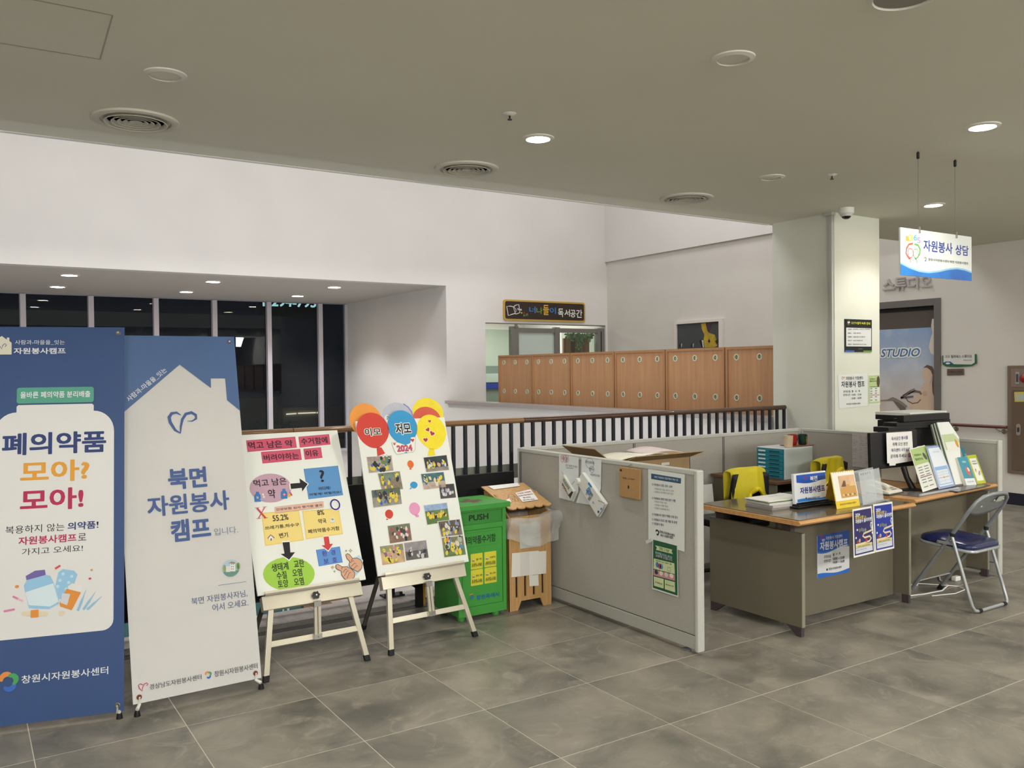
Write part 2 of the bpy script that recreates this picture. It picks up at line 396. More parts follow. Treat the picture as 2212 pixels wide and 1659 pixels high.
B().box(-4.2, 17.44, -.6, 7.04, 22.2, -.02, WALLW).obj('ceiling_lower', kind='structure')
lamp('AREA', 'lower_hall_light', (3, 19.5, -.7), 70, COOL, 3, 2)

t = thing('glass_partition', 'teal glass partition on the lower floor seen under the black board', 'partition', (4.5, 16.0, -3.41))
ga, gb = on(262, 1350, 1, 16.0).x, on(653, 1310, 1, 16.0).x
TGL = M('#3f6f72', .2)
for k in range(3):
    B().box(ga+(gb-ga)*k/3+.02, 16.0, -3.40, ga+(gb-ga)*(k+1)/3-.02, 16.03, -1.2, TGL).obj('glass_panel', t); B().box(ga+(gb-ga)*(k+1)/3-.02, 15.98, -3.41, ga+(gb-ga)*(k+1)/3+.02, 16.05, -1.2, M('#3a3d40', .4)).obj('post', t)
R = Rg(fy(15.99), 580, 1240, 11.06); b = B(); b.poly(R.f, R.L(335, 745, 400, 725, 500, 770, 495, 915, 335, 940), .0, M('#b9dcd8', .5)); b.line(R.f, R.L(370, 850, 440, 820), .05, .002, TGL); b.line(R.f, R.L(370, 910, 450, 880), .05, .002, TGL); b.line(R.f, R.L(385, 790, 445, 765), .05, .002, TGL); b.obj('striped_sticker', t)
# window wall
wn = thing('window_1', None, None, (2.5, 17.5, -.02), kind='structure'); YW = 17.44
FRM = M('#c3bfc4', .5); FRD = M('#8f8c92', .5)
fw = fy(YW)
mull = [.972, 2.06, 3.18, 4.265, 5.345, 6.435]+[.972-1.09*k for k in range(1, 5)]
B().box(-4.2, YW-.02, 3.112, 7.04, YW+.1, 3.13, FRD).obj('head_frame', wn)
B().box(-4.2, YW-.12, -.02, 7.04, YW+.1, .03, FRM).obj('sill', wn)
B().box(6.985, YW-.03, .03, 7.04, YW+.1, 3.112, FRM).obj('jamb', wn)
mo = B().box(-.045, YW-.05, .03, .045, YW+.08, 3.112, FRM).box(-.058, YW-.005, .03, -.045, YW+.02, 3.112, FRD)
mp_ = None
for x in mull:
    o = mo.obj('mullion', wn) if mp_ is None else mp_.copy()
    if mp_ is None: mp_ = o
    else: col.objects.link(o); o.parent = wn
    o.location.x = x
NG = glass('#cfd8dc', .06, 'window_glass')
xs = sorted(mull+[7.0])
for a, b_ in zip(xs, xs[1:]): B().box(a+.045, YW+.03, .03, b_-.045 if b_ < 6.99 else b_-.015, YW+.04, 3.112, NG).obj('pane', wn)

# studio door in the right wall (door_1)
d1 = thing('door_1', None, None, (XS, 7.1, 0), kind='structure'); fr = fx(XS)
DFR = M('#6b6865', .45)
b = B(); b.box(XS-.02, 6.25, 0, XS+.12, 6.335, 2.54, DFR).box(XS-.02, 8.015, 0, XS+.12, 8.1, 2.54, DFR).box(XS-.02, 6.335, 2.45, XS+.12, 8.015, 2.54, DFR).obj('door_frame', d1)
B().box(XS+.03, 6.335, 2.40, XS+.08, 8.015, 2.45, BLK).obj('door_track', d1)
B().box(XS+.05, 6.335, 2.17, XS+.06, 8.015, 2.40, M('#5d5650', .25)).obj('transom_pane', d1)
R = Rg(Fr((XS+.045, 0, 0), (0, -1, 0), (0, 0, 1)), 1780, 640, 5.12); F_ = R.f
b = B()
def sky_print():
    m = bpy.data.materials.new('door_print'); m.use_nodes = True; nt = m.node_tree; bs = nt.nodes['Principled BSDF']; N = nt.nodes.new; K = nt.links.new
    g_ = N('ShaderNodeNewGeometry'); sp = N('ShaderNodeSeparateXYZ'); K(g_.outputs['Position'], sp.inputs[0])
    mr = N('ShaderNodeMapRange'); mr.inputs[1].default_value = .9; mr.inputs[2].default_value = 2.17; K(sp.outputs[2], mr.inputs[0])
    r = N('ShaderNodeValToRGB'); r.color_ramp.elements[0].color = (*lin('#cbb6a0'), 1); r.color_ramp.elements[1].color = (*lin('#8facd2'), 1)
    e = r.color_ramp.elements.new(.42); e.color = (*lin('#c3c2c4'), 1); e = r.color_ramp.elements.new(.62); e.color = (*lin('#b3c0d2'), 1); K(mr.outputs[0], r.inputs[0])
    n = N('ShaderNodeTexNoise'); n.inputs['Scale'].default_value = 2.2; n.inputs['Detail'].default_value = 4; K(g_.outputs['Position'], n.inputs['Vector'])
    r2 = N('ShaderNodeValToRGB'); r2.color_ramp.elements[0].position = .5; r2.color_ramp.elements[0].color = (0, 0, 0, 1); r2.color_ramp.elements[1].position = .75; r2.color_ramp.elements[1].color = (.7, .7, .7, 1); K(n.outputs[0], r2.inputs[0])
    x = N('ShaderNodeMixRGB'); K(r2.outputs[0], x.inputs[0]); K(r.outputs[0], x.inputs[1]); x.inputs[2].default_value = (*lin('#d8dcdf'), 1); K(x.outputs[0], bs.inputs['Base Color']); bs.inputs['Roughness'].default_value = .35
    return m
SKY = sky_print(); CREAM = M('#e6ddd0', .5); SKIN = M('#c9ab94', .6); SKIN2 = M('#d6bda6', .6); SHAD = M('#6e6660', .6)
lf = B(); lf.box(XS+.046, 6.345, .02, XS+.08, 8.0, 2.17, SKY); leaf = lf.obj('door_leaf', d1)
b.poly(F_, R.L(1195, 250, 1262, 245, 1262, 640, 1225, 655, 1180, 630, 1160, 560, 1175, 480, 1200, 400, 1185, 330), .001, CREAM)
b.obj('cloud_print', leaf)
b = B()   # person in the print
b.poly(F_, R.L(1095, 800, 1130, 765, 1180, 770, 1200, 810, 1200, 880, 1175, 960, 1140, 970, 1110, 930, 1090, 870), .002, SKIN2)
b.poly(F_, R.L(1100, 790, 1140, 758, 1195, 775, 1222, 830, 1215, 900, 1225, 1000, 1215, 1105, 1200, 1060, 1195, 960, 1205, 880, 1180, 820, 1140, 790), .0025, M('#6a5548', .7))
b.poly(F_, R.L(1110, 955, 1180, 965, 1210, 1010, 1215, 1130, 1230, 1290, 1050, 1290, 960, 1240, 930, 1170, 1010, 1130, 1060, 1040), .0015, SKIN2)
b.poly(F_, R.L(1090, 1060, 1135, 1040, 1145, 1100, 1100, 1110), .0028, SKIN)
b.obj('person_print', leaf)
b = B()
b.line(F_, R.L(850, 1125, 900, 1095, 960, 1060, 1010, 1050, 1060, 1060, 1078, 1085), .03, .003, SHAD)
b.line(F_, R.L(870, 1100, 960, 1040, 1000, 1025, 1010, 1040, 930, 1085), .012, .003, SHAD)
b.line(F_, R.L(850, 1125, 990, 1108), .025, .003, SHAD)
b.line(F_, R.L(905, 1120, 930, 1160, 980, 1185, 1040, 1175, 1070, 1140), .014, .003, SHAD)
b.line(F_, R.L(600, 1155, 700, 1150, 760, 1135, 790, 1150, 850, 1190, 900, 1240), [.012, .02, .05, .06, .07, .09], .003, M('#8b8177', .6))
b.poly(F_, R.L(760, 1150, 830, 1180, 900, 1230, 920, 1290, 940, 1300, 870, 1300, 830, 1240, 790, 1190), .0032, SHAD)
b.poly(F_, R.L(655, 1310, 670, 1285, 715, 1285, 725, 1400, 655, 1400), .0032, SHAD)
b.poly(F_, R.L(960, 1250, 1060, 1260, 1080, 1290, 975, 1290), .0034, SHAD)
b.obj('equipment_print', leaf)
b = B(); b.text(F_, 'STUDIO', R(628, 585), R(1062, 665), .004, M('#3b77b0', .5), bold=.03, italic=.25, halo=.11, hm=M('#f0efe6', .5)); b.obj('lettering', leaf)

# reading room door group (door_2) with what is seen behind its glass
d2 = thing('door_2', None, None, (9.1, YB, 0), kind='structure'); R = Rg(fy(YB-.01), 1030, 620, 5.926)
def zb(px, py, Y=YB): return on(px, py, 1, Y)
def bx(b, r, p, q, y0, y1, m):
    a = r(*p); c = r(*q); b.box(a[0], y0, a[1], c[0], y1, c[1], m)
b = B(); bx(b, R, (108, 445), (1650, 500), YB+.02, YB+.14, ALU); bx(b, R, (495, 470), (527, 520), YB+.0, YB+.02, ALU); b.obj('head_frame', d2)
b = B()
for a in ((462, 552), (1020, 1080), (1560, 1650)):
    u0 = R(a[0], 600)[0]; u1 = R(a[1], 600)[0]; b.box(u0, YB+.03, 0, u1, YB+.13, 2.46, ALU)
b.obj('door_stile', d2)
u0, v0 = R(552, 520); u1, v1 = R(1028, 585); B().box(u0, YB+.04, v0, u1, YB+.12, v1, ALU).obj('door_rail', d2)
u0, v0 = R(1080, 525); u1, v1 = R(1570, 590); B().box(u0, YB+.04, v0, u1, YB+.12, v1, ALU).obj('door_rail', d2)
B().box(R(1603, 600)[0], YB+.025, 0, R(1612, 600)[0], YB+.03, 2.4, BLK).obj('door_gap', d2)
CG = glass('#e6efe9', .03, 'door_glass')
for a, c_ in ((108, 462), (552, 1020), (1118, 1560)):
    B().box(R(a, 600)[0], YB+.075, 0, R(c_, 600)[0], YB+.08, 2.4, CG if a != 552 else film('#c9d6d0', .75, 'frosted_glass')).obj('pane', d2)
RM = M('#dcdcd4', .9)
rm = B(); rm.box(7.2, 16.2, -.1, 10.9, 16.3, 3.0, RM).box(10.8, 13.19, -.1, 10.9, 16.3, 3.0, RM).box(7.2, 13.19, 2.95, 10.9, 16.3, 3.1, RM).box(7.2, 13.19, -.2, 10.9, 16.3, 0, M('#77786f', .5)).box(7.2, 13.19, 0, 7.22, 16.2, 3, RM)
rm.obj('wall_reading_room', kind='structure')
R15 = Rg(fy(15.2), 1030, 620, 5.926)
t = thing('reading_counter', 'grey and white low counter with a blue stripe behind the glass door', 'counter', (8.9, 15.3, 0))
b = B(); a = R15(60, 1010); c_ = R15(420, 1110); b.box(a[0], 15.45, c_[1], c_[0], 15.5, a[1], M('#6f7671', .6)); b.obj('back_panel', t)
b = B(); a = R15(60, 1110); c_ = R15(420, 1215); b.box(a[0], 15.2, c_[1], c_[0], 15.6, a[1], M('#c3c7c0', .6)); b.obj('counter_top', t)
b = B(); a = R15(60, 1215); c_ = R15(420, 1298); b.box(a[0], 15.21, c_[1], c_[0], 15.6, a[1], M('#1737a0', .5)); b.obj('stripe', t, label='blue stripe')
b = B(); a = R15(60, 1298); b.box(a[0], 15.24, 0, c_[0], 15.6, R15(60, 1298)[1], M('#8f938c', .6)); b.obj('counter_base', t)
R14 = Rg(fy(13.6), 1030, 620, 5.926)
t = thing('wooden_partition', 'reddish wooden slat partition behind the right glass door', 'partition', (9.9, 13.7, 0))
sl = [1120, 1140, 1215, 1260, 1300, 1335, 1365, 1395, 1450]; cs = ['#8a4f35', '#b07a52', '#6a3a2c', '#a8704c', '#8a5538', '#b07a52', '#9a6242', '#a8704c']
for a, c_, k in zip(sl, sl[1:], cs):
    B().box(R14(a, 700)[0], 13.6+.01*(hash(k) % 3), 0, R14(c_-3, 700)[0], 13.66, R14(a, 655)[1], M(k, .55)).obj('slat', t)
iv = B(); gm = [M('#7c9a6a', .7), M('#a9bd92', .7), M('#5d7d52', .7)]
def leafp(x, y, r):
    u, v = R14(x, y); a = random.uniform(0, 6.28); n = .02+random.uniform(0, .06)
    f_ = Fr(R14.f.P(u, v, n), (math.cos(a), random.uniform(-.4, .4), math.sin(a)), (-math.sin(a), random.uniform(-.4, .4), math.cos(a)))
    iv.poly(f_, [(-r, 0), (-r*.4, -r*.6), (r*.4, -r*.5), (r, 0), (r*.4, r*.5), (-r*.4, r*.6)], 0, random.choice(gm))
for _ in range(170): leafp(random.uniform(1122, 1465), random.uniform(598, 655), .03)
for x0, n in ((1270, 26), (1290, 20), (1420, 10), (1345, 14), (1200, 8)):
    for k in range(n): leafp(x0+random.uniform(-18, 18)+(8*math.sin(k)), 640+k*7, .028)
iv.obj('ivy', label='hanging ivy garland on top of the reddish slat partition', cat='plant', kind='stuff')

# ================================================================== CEILING FITTINGS
def ring_h(b, x, y, z, prof, m, k=28): b.lathe([(r, -h) for r, h in prof], (x, y, z), m, k=k)
DIFM = M('#cfcdc0', .6)
def diffuser(x, y, r, label):
    t = thing('ceiling_diffuser', label, 'air vent', (x, y, HC), 'round ceiling air diffusers')
    b = B(); ring_h(b, x, y, HC, [(r*.80, .004), (r*.82, .014), (r*.9, .02), (r, .012), (r*1.0, .0)], DIFM, 36); b.obj('rim', t, smooth=True)
    B().lathe([(r*.82, -.003), (0, -.003)], (x, y, HC), M('#4e4a42', .9), k=32).obj('throat', t)
    for k, q in enumerate((.72, .56, .42, .28, .14)):
        b = B(); b.lathe([(r*(q-.07), -.004), (r*q, -.024+.002*k), (r*(q+.015), -.022+.002*k), (r*(q-.045), -.003)], (x, y, HC), DIFM, k=32); b.obj('cone_ring', t, smooth=True)
diffuser(.889, 5.37, .235, 'large round ceiling air diffuser at the far left')
diffuser(3.135, 5.44, .235, 'round ceiling air diffuser in the middle, beside the lit downlight')
diffuser(5.32, 5.43, .23, 'round ceiling air diffuser farthest right, near the column')
LAMP = M('#fffaf0', .5, emit=14); RIMW = M('#dcdad0', .5); DEAD = M('#b9b7ac', .6)
def downlight(x, y, z, label, lit=True, r=.075, name='ceiling_downlight', grp='round ceiling downlights', off=False):
    t = thing(name, label, 'ceiling light', (x, y, z), grp)
    b = B(); b.lathe([(r, -.002), (r*1.02, -.012), (r*1.35, -.006), (r*1.37, 0)], (x, y, z), RIMW, k=28); b.obj('trim_ring', t, smooth=True)
    B().lathe([(r, -.004 if lit else -.0015), (0, -.004 if lit else -.0015)], (x, y, z), LAMP if lit else DEAD, k=24).obj('lens', t)
downlight(3.12, 4.50, HC, 'glowing round downlight in the middle of the ceiling')
downlight(5.33, 2.88, HC, 'glowing round downlight at the upper right, above the hanging sign')
downlight(7.53, 4.52, HC, 'glowing round downlight farthest right, near the dome camera')
downlight(.879, 4.48, HC, 'unlit round downlight at upper left, above the large diffuser', False)
downlight(3.12, 2.866, HC, 'unlit round downlight at the upper centre right', False)
downlight(5.32, 4.505, HC, 'small unlit round downlight between the right diffuser and the sprinkler', False)
for n, (x, y) in enumerate(LIT[3:]): downlight(x, y, HC, 'glowing downlight outside the view, '+('over the viewer\'s left', 'over the viewer\'s right', 'at far left near the atrium', 'in front of the right wall, row by the viewer', 'at far left beside the viewer', 'behind the viewer to the right', 'behind the viewer to the left', 'last row, middle', 'between the hanging sign and the right wall', 'last row, right')[n], grp='downlights behind the viewer')
t = thing('ceiling_speaker', 'large round speaker grille cut off by the top of the picture', 'speaker', (3.185, 2.03, HC))
B().lathe([(.115, -.004), (.118, -.012), (.135, -.006), (.136, 0)], (3.185, 2.03, HC), RIMW, k=28).obj('trim_ring', t, smooth=True)
B().lathe([(.115, -.004), (0, -.006)], (3.185, 2.03, HC), M('#8f8e85', .8), k=24).obj('grille', t)
for (x, y), lab in (((2.684, 4.154), 'small sprinkler head left of the middle downlight'), ((5.656, 4.208), 'small sprinkler head between the hanging wires and the column')):
    t = thing('sprinkler_head', lab, 'sprinkler', (x, y, HC), 'ceiling sprinklers')
    B().lathe([(.006, -.014), (.03, -.008), (.04, 0)], (x, y, HC), RIMW, k=16).obj('cover_plate', t, smooth=True)
    B().lathe([(0, -.04), (.014, -.038), (.014, -.034), (.005, -.03), (.007, -.01)], (x, y, HC), M('#30302e', .4, metal=.5), k=10).obj('nozzle', t)
# recess soffit lamps
SO = [(150, 594, 'back left'), (124, 619, 'front left'), (460, 608, 'back middle'), (402, 630, 'front middle'), (722, 620, 'back right'), (643, 639, 'front right')]
rank = {0: 'leftmost lamp of the near row in the recess above the night windows', 1: 'leftmost lamp of the far row in the recess above the night windows', 2: 'middle lamp of the near row in the recess above the night windows',
        3: 'middle lamp of the far row in the recess above the night windows', 4: 'right lamp of the near row in the recess above the night windows', 5: 'right lamp of the far row in the recess above the night windows'}
for i, (px, py, _) in enumerate(SO):
    q = on(px, py, 2, 3.13)
    downlight(q.x, q.y, 3.13, 'glowing '+rank[i], r=.105, name='recess_downlight', grp='recess downlights')
    lamp('SPOT', 'recess_beam', (q.x, q.y, 3.10), 150, (.97, .98, 1), .09, spot=math.radians(125), blend=.5)
for dx in (-2.9, ):
    for px, py in ((150, 594), (124, 619)):
        q = on(px, py, 2, 3.13); downlight(q.x+dx, q.y, 3.13, 'glowing recess lamp left of the view, '+('near row' if py < 600 else 'far row'), r=.105, name='recess_downlight', grp='recess lamps outside the view')
# dome camera
t = thing('security_camera', 'white ceiling dome security camera above the column', 'camera', (6.99, 5.04, HC))
c0 = Vector((6.975, 5.035, HC))
B().lathe([(.062, -.055), (.068, -.05), (.07, 0)], c0, M('#e2e2dc', .4), k=28).obj('mount', t, smooth=True)
B().lathe([(.052, -.055), (.054, -.06), (.0, -.0605)], c0, WHT, k=28).obj('collar', t, smooth=True)
B().lathe([(.0, -.104), (.02, -.101), (.036, -.09), (.046, -.074), (.05, -.058)], c0, M('#0c0d10', .08, coat=.5), k=24).obj('dome', t, smooth=True)
B().lathe([(.047, -.078), (.052, -.07), (.055, -.058), (.052, -.056)], c0, M('#d0d0ca', .4), k=24).obj('lower_ring', t, smooth=True)

# ================================================================== HANGING SIGN
SY = 3.456
t = thing('hanging_sign', 'white and blue signboard hanging from the ceiling on two wires', 'sign', (5.81, SY, 2.29))
f = fy(SY-.006); R = Rg(f, 1660, 430, 4.007)
TL = R(1142, 247); BRr = R(1758, 715); u0, v1 = TL; u1 = BRr[0]; v0 = 2.292; v1 = 2.613
bd = B().ob(f, u0, v0, -.012, u1, v1, 0, M('#e3e8e4', .35)).obj('board', t)
WV = ((0, .23), (.12, .15), (.25, .095), (.38, .085), (.52, .13), (.66, .20), (.78, .235), (.9, .22), (1.001, .175))
def wave(u, k=0):
    s_ = (u-u0)/(u1-u0)
    for (a, p), (c_, q) in zip(WV, WV[1:]):
        if s_ <= c_: return v0+(p+(q-p)*(1-math.cos(math.pi*(s_-a)/(c_-a)))/2*0+(q-p)*(s_-a)/(c_-a))*(v1-v0)+k
    return v0+.175*(v1-v0)
b = B(); N_ = 28; us = [u0+(u1-u0)*i/N_ for i in range(N_+1)]
b.poly(f, [(u0, v0), (u1, v0)]+[(u, wave(u, .012)) for u in us[::-1]], .0006, M('#8fc3dd', .4))
b.poly(f, [(u0, v0), (u1, v0)]+[(u, wave(u)) for u in us[::-1]], .001, M('#2b55b0', .4, c2='#1f7fd0', scale=3))
b.obj('wave_print', t)
b = B(); b.text(f, '자원봉사', R(1340, 350), R(1592, 478), .001, M('#2b3f9a', .5), bold=.03)
b.text(f, '상담', R(1617, 392), R(1730, 495), .001, M('#2b3f9a', .5), bold=.03)
b.text(f, '창원시자원봉사센터·북면 자원봉사캠프', R(1382, 510), R(1728, 570), .001, M('#3a3a3c', .5), bold=.015); b.obj('lettering', t)
b = B()
for ch, x0, y0, x1, y1, c_ in (('1', 1188, 318, 1215, 365, '#e8a33a'), ('3', 1215, 305, 1248, 365, '#c6cf4a'), ('6', 1255, 305, 1285, 362, '#4aa8c8'), ('5', 1285, 330, 1315, 385, '#a98bc8')):
    b.text(f, ch, R(x0, y0), R(x1, y1), .001, M(c_, .5), bold=.03)
RD, GN = M('#d8573f', .5), M('#63a84e', .5)
b.line(f, R.L(1250, 385, 1215, 392, 1195, 425, 1190, 470, 1205, 500, 1225, 520), [.012, .014, .014, .012, .01, .006], .001, RD)
b.line(f, R.L(1262, 390, 1295, 400, 1312, 435, 1308, 475, 1290, 505, 1270, 520), [.012, .014, .014, .012, .01, .006], .001, GN)
def ringp(cx, cy, r, m):
    c = R(cx, cy); b.line(f, [(c[0]+r*math.cos(a*.5236), c[1]+r*math.sin(a*.5236)) for a in range(12)], .005, .0012, m, closed=True)
ringp(1228, 468, .032, RD); ringp(1275, 472, .032, GN)
b.line(f, R.L(1210, 520, 1230, 510, 1225, 548), .006, .001, RD); b.line(f, R.L(1268, 515, 1280, 525, 1285, 555), .006, .001, GN)
b.obj('emblem', t)
def swirl(b, f, c, r, n, mono=None):
    "two hooked crescents, orange and green over blue"
    for a0, cc, k in ((.9, '#d98a3d', 1), (-2.2, '#2f62b8', 1), (-.6, '#3f9a58', 1.0)):
        pts = []; W = []
        for i in range(9):
            a = a0+i*.26; rr = r*(.55+.4*math.sin(i/8*3.14)*.6); pts.append((c[0]+rr*math.cos(a), c[1]+rr*math.sin(a))); W.append(r*(.12+.42*math.sin((i+.5)/9*3.14)))
        b.line(f, pts, W, n, mono or M(cc, .5)); n += .0002
b = B(); swirl(b, f, R(1355, 520), .016, .0012); b.obj('logo', t)
for px, py, cy_, k in ((1983, 328, 498, 0), (2063, 345, 511, 1)):
    x = on(px, 340, 1, SY).x
    B().tube([(x, SY, HC-.03), (x, SY, v1-.02)], .0012, M('#55554f', .4, metal=.5), k=6).obj('wire', t)
    B().lathe([(.006, -.05), (.010, -.045), (.010, -.008), (.004, 0)], (x, SY, HC), M('#2a2a28', .4, metal=.6), k=10).obj('ceiling_gripper', t)
    B().box(x-.007, SY-.014, v1-.025, x+.007, SY+.006, v1+.02, STEEL).obj('clip', t)

# ================================================================== RIGHT WALL FITTINGS
t = thing('wall_lettering', 'silver raised letters on the wall above the studio door', 'sign', (XS, 7.0, 2.66))
R = Rg(fx(XS-.03), 1660, 430, 4.007)
for ch, a, c_ in (('스', (985, 698), (1088, 782)), ('튜', (1090, 682), (1190, 790)), ('디', (1198, 680), (1292, 778)), ('오', (1312, 672), (1408, 758))):
    b = B(); b.text(R.f, ch, R(*a), R(*c_), 0, M('#bdbab8', .35, metal=.3), bold=.03)
    o = b.obj('letter', t); md = o.modifiers.new('s', 'SOLIDIFY'); md.thickness = .024; md.offset = -1
t = thing('room_name_plate', 'white room name plate with a green rim beside the studio door', 'sign', (XS, 6.0, 1.67))
R = Rg(fx(XS), 1780, 640, 5.12)
def xpr(R, pts, n0, n1, m, b=None): b = b or B(); b.prism(R.f, R.L(*pts), n0, n1, m); return b
xpr(R, (1318, 655, 1690, 640, 1695, 742, 1640, 772, 1480, 782, 1360, 775, 1320, 755), .002, .02, M('#2d6b45', .4)).obj('frame', t)
xpr(R, (1332, 652, 1676, 638, 1676, 735, 1640, 755, 1480, 752, 1350, 745, 1332, 730), .02, .023, M('#dadad6', .4)).obj('plate', t)
b = B(); b.text(R.f, '기구 필라테스 스튜디오', R(1352, 652), R(1648, 680), .0245, INK, bold=.02); b.text(R.f, 'Pilates Studio', R(1555, 700), R(1648, 712), .0245, M('#555555', .6))
b.obj('lettering', t)
b = B(); b.prism(R.f, R.L(1332, 735, 1360, 722, 1410, 722, 1450, 752, 1350, 752), .0235, .024, M('#2f5f8c', .5)); b.ell(R.f, *R(1382, 742), .03, .012, .025, M('#dfe6ea', .5)); b.obj('logo', t)
t = thing('small_wall_plate', 'small brown metal plate under the green-rimmed name plate', 'sign', (XS, 6.0, 1.55))
xpr(R, (1366, 803, 1552, 800, 1554, 872, 1366, 876), .001, .014, M('#6e625a', .4, metal=.3)).obj('plate', t, bevel=.004)
b = B(); b.text(R.f, '기구필라테스스튜디오', R(1378, 826), R(1538, 846), .0152, M('#3c332e', .6), bold=.01); b.obj('lettering', t)
t = thing('wall_handrail', 'dark red wooden handrail fixed to the wall beside the steel cabinet', 'handrail', (XS-.08, 6.6, .88))
B().tube([(XS-.08, 5.39, .927), (XS-.08, 6.19, .927)], .02, M('#5c2f27', .35, coat=.3), k=14).obj('rail', t, smooth=True)
for y in (5.46, 6.05):
    B().tube([(XS-.08, y+.06, .907), (XS-.08, y+.03, .88), (XS-.02, y, .87)], .007, STEEL, k=8).obj('bracket', t, smooth=True)
    B().lathe([(.03, 0), (.03, .01), (.02, .012)], (XS, y, .87), STEEL, ax=(-1, 0, 0), k=16).obj('bracket_plate', t, smooth=True)
# hose cabinet
HB = M('#87786c', .35, metal=.35, var=.03, scale=2); HB2 = M('#6f6052', .4, metal=.2)
t = thing('fire_hose_cabinet', 'brown steel fire hose cabinet recessed in the right wall', 'cabinet', (XS, 5.0, .38))
ya, yb_, z0, z1 = 5.41, 4.45, .377, 1.665
b = B(); b.box(XS-.03, yb_, z0, XS, ya, z1, HB); b.obj('frame', t, bevel=.004)
b = B(); b.box(XS-.035, yb_+.04, 1.41, XS-.031, ya-.045, 1.625, M('#9a8c7f', .35, metal=.4)); b.obj('signal_panel', t)
b = B(); b.box(XS-.036, yb_+.04, .42, XS-.031, ya-.06, 1.375, HB2); b.obj('door', t)
R = Rg(fx(XS-.036), 2100, 760, 4.607)
b = B(); b.prism(R.f, R.L(432, 200, 470, 200, 470, 320, 432, 320), 0, .006, M('#a6a29b', .4)); b.prism(R.f, R.L(440, 220, 462, 220, 462, 300, 440, 300), .006, .008, M('#54505c', .3)); b.obj('signal_switch', t)
B().lathe([(.05, 0), (.05, .012), (.03, .03), (0, .034)], (XS-.035, R(505, 262)[0]*-1-.02, 1.51), M('#a02226', .3), ax=(-1, 0, 0), k=20).obj('alarm_lamp', t, smooth=True)
b = B(); b.prism(R.f, R.L(420, 400, 516, 398, 516, 497, 424, 497), .0, .002, M('#cfc25c', .5)); b.prism(R.f, R.L(440, 425, 516, 425, 516, 485, 440, 485), .002, .003, M('#b4bdb2', .5)); b.obj('instruction_label', t)
b = B(); b.prism(R.f, R.L(440, 728, 452, 716, 470, 716, 482, 730, 482, 820, 470, 832, 452, 832, 440, 820), 0, .006, M('#b5b1a8', .3, metal=.5)); b.prism(R.f, R.L(450, 752, 472, 752, 472, 798, 450, 798), .006, .008, M('#3b3733', .4)); b.obj('handle', t)

# ================================================================== PICTURE ON THE FAR WALL
t = thing('framed_painting', 'white framed dark painting with a yellow flower above the lockers', 'picture', (XS, 10.5, 1.7)); R = Rg(fx(XS-.03), 1300, 660, 5.53)
a = R(880, 195); c_ = R(1447, 155); uL, uR, vT = a[0], c_[0], (a[1]+c_[1])/2; vB = 1.35; FW_ = M('#e2ddd6', .5)
b = B()
for (p, q, r_, s_) in ((uL, vT-.045, uR, vT), (uL, vB, uR, vB+.045), (uL, vB+.045, uL+.045, vT-.045), (uR-.07, vB+.045, uR, vT-.045)): b.ob(R.f, p, q, -.028, r_, s_, .03, FW_)
b.obj('frame', t)
B().ob(R.f, uL+.045, vB+.045, -.02, uR-.07, vT-.045, 0, M('#45484a', .5, var=.08, scale=2)).obj('canvas', t)
YE, VI = M('#b39a30', .7, var=.2, scale=9), M('#4a3040', .7)
b = B(); b.poly(R.f, R.L(1185, 215, 1240, 205, 1260, 300, 1290, 330, 1350, 350, 1370, 420, 1380, 480, 1340, 500, 1230, 500, 1215, 420, 1225, 350, 1195, 280), .001, YE)
b.poly(R.f, R.L(1240, 205, 1395, 192, 1380, 215, 1310, 225, 1300, 280, 1275, 330, 1255, 260), .002, VI)
b.poly(R.f, R.L(1165, 425, 1195, 400, 1215, 410, 1222, 500, 1190, 500), .002, M('#171719', .6)); b.poly(R.f, R.L(1195, 410, 1212, 415, 1222, 500, 1208, 500), .003, M('#cfcbc2', .6))
b.poly(R.f, R.L(1268, 425, 1285, 398, 1298, 425, 1285, 450), .003, M('#2a2520', .6)); b.poly(R.f, R.L(1355, 420, 1395, 398, 1395, 440, 1370, 465), .003, M('#2a2520', .6))
b.obj('painted_flower', t); b = B()
for x in (940, 1080): b.poly(R.f, R.L(x-18, 480, x-5, 450, x+18, 455, x+10, 500, x-12, 500), .002, M('#1d1e20', .6)); b.poly(R.f, R.L(x+5, 460, x+22, 450, x+18, 495, x+8, 500), .003, M('#a9a9a4', .6))
b.obj('painted_shapes', t)['kind'] = 'stuff'

# ================================================================== LOCKERS
LX = 7.25
lt = thing('locker', 'first', 'locker', (LX+.2, 0, 0), 'row of wooden lockers seen from the back')
Wd = .958
b = B(); zt = 1.906
b.box(LX+.018, .004, 0, LX+.40, Wd-.004, zt, WOODL); b.obj('body', lt)
for (y0, y1, z0, z1) in ((.004, Wd-.004, zt-.028, zt), (.004, .03, 0, zt-.028), (Wd-.03, Wd-.004, 0, zt-.028), (.03, Wd-.03, 0, .03)):
    B().box(LX, y0, z0, LX+.018, y1, z1, M('#a97d58', .5, c2='#b4875f', scale=4, stretch=(9, 9, .5))).obj('edge_trim', lt)
VR = M('#cdd0b4', .5); VD = M('#8d9a86', .7)
vb = B(); vb.lathe([(.021, -.002), (.024, .006), (.036, .006), (.038, 0)], (0, 0, 0), VR, ax=(-1, 0, 0), k=20).lathe([(.022, .001), (0, .001)], (0, 0, 0), VD, ax=(-1, 0, 0), k=16).box(-.004, -.014, -.014, -.001, -.008, .014, VR).box(-.004, .004, -.015, -.001, .010, .015, VR)
v0_ = None
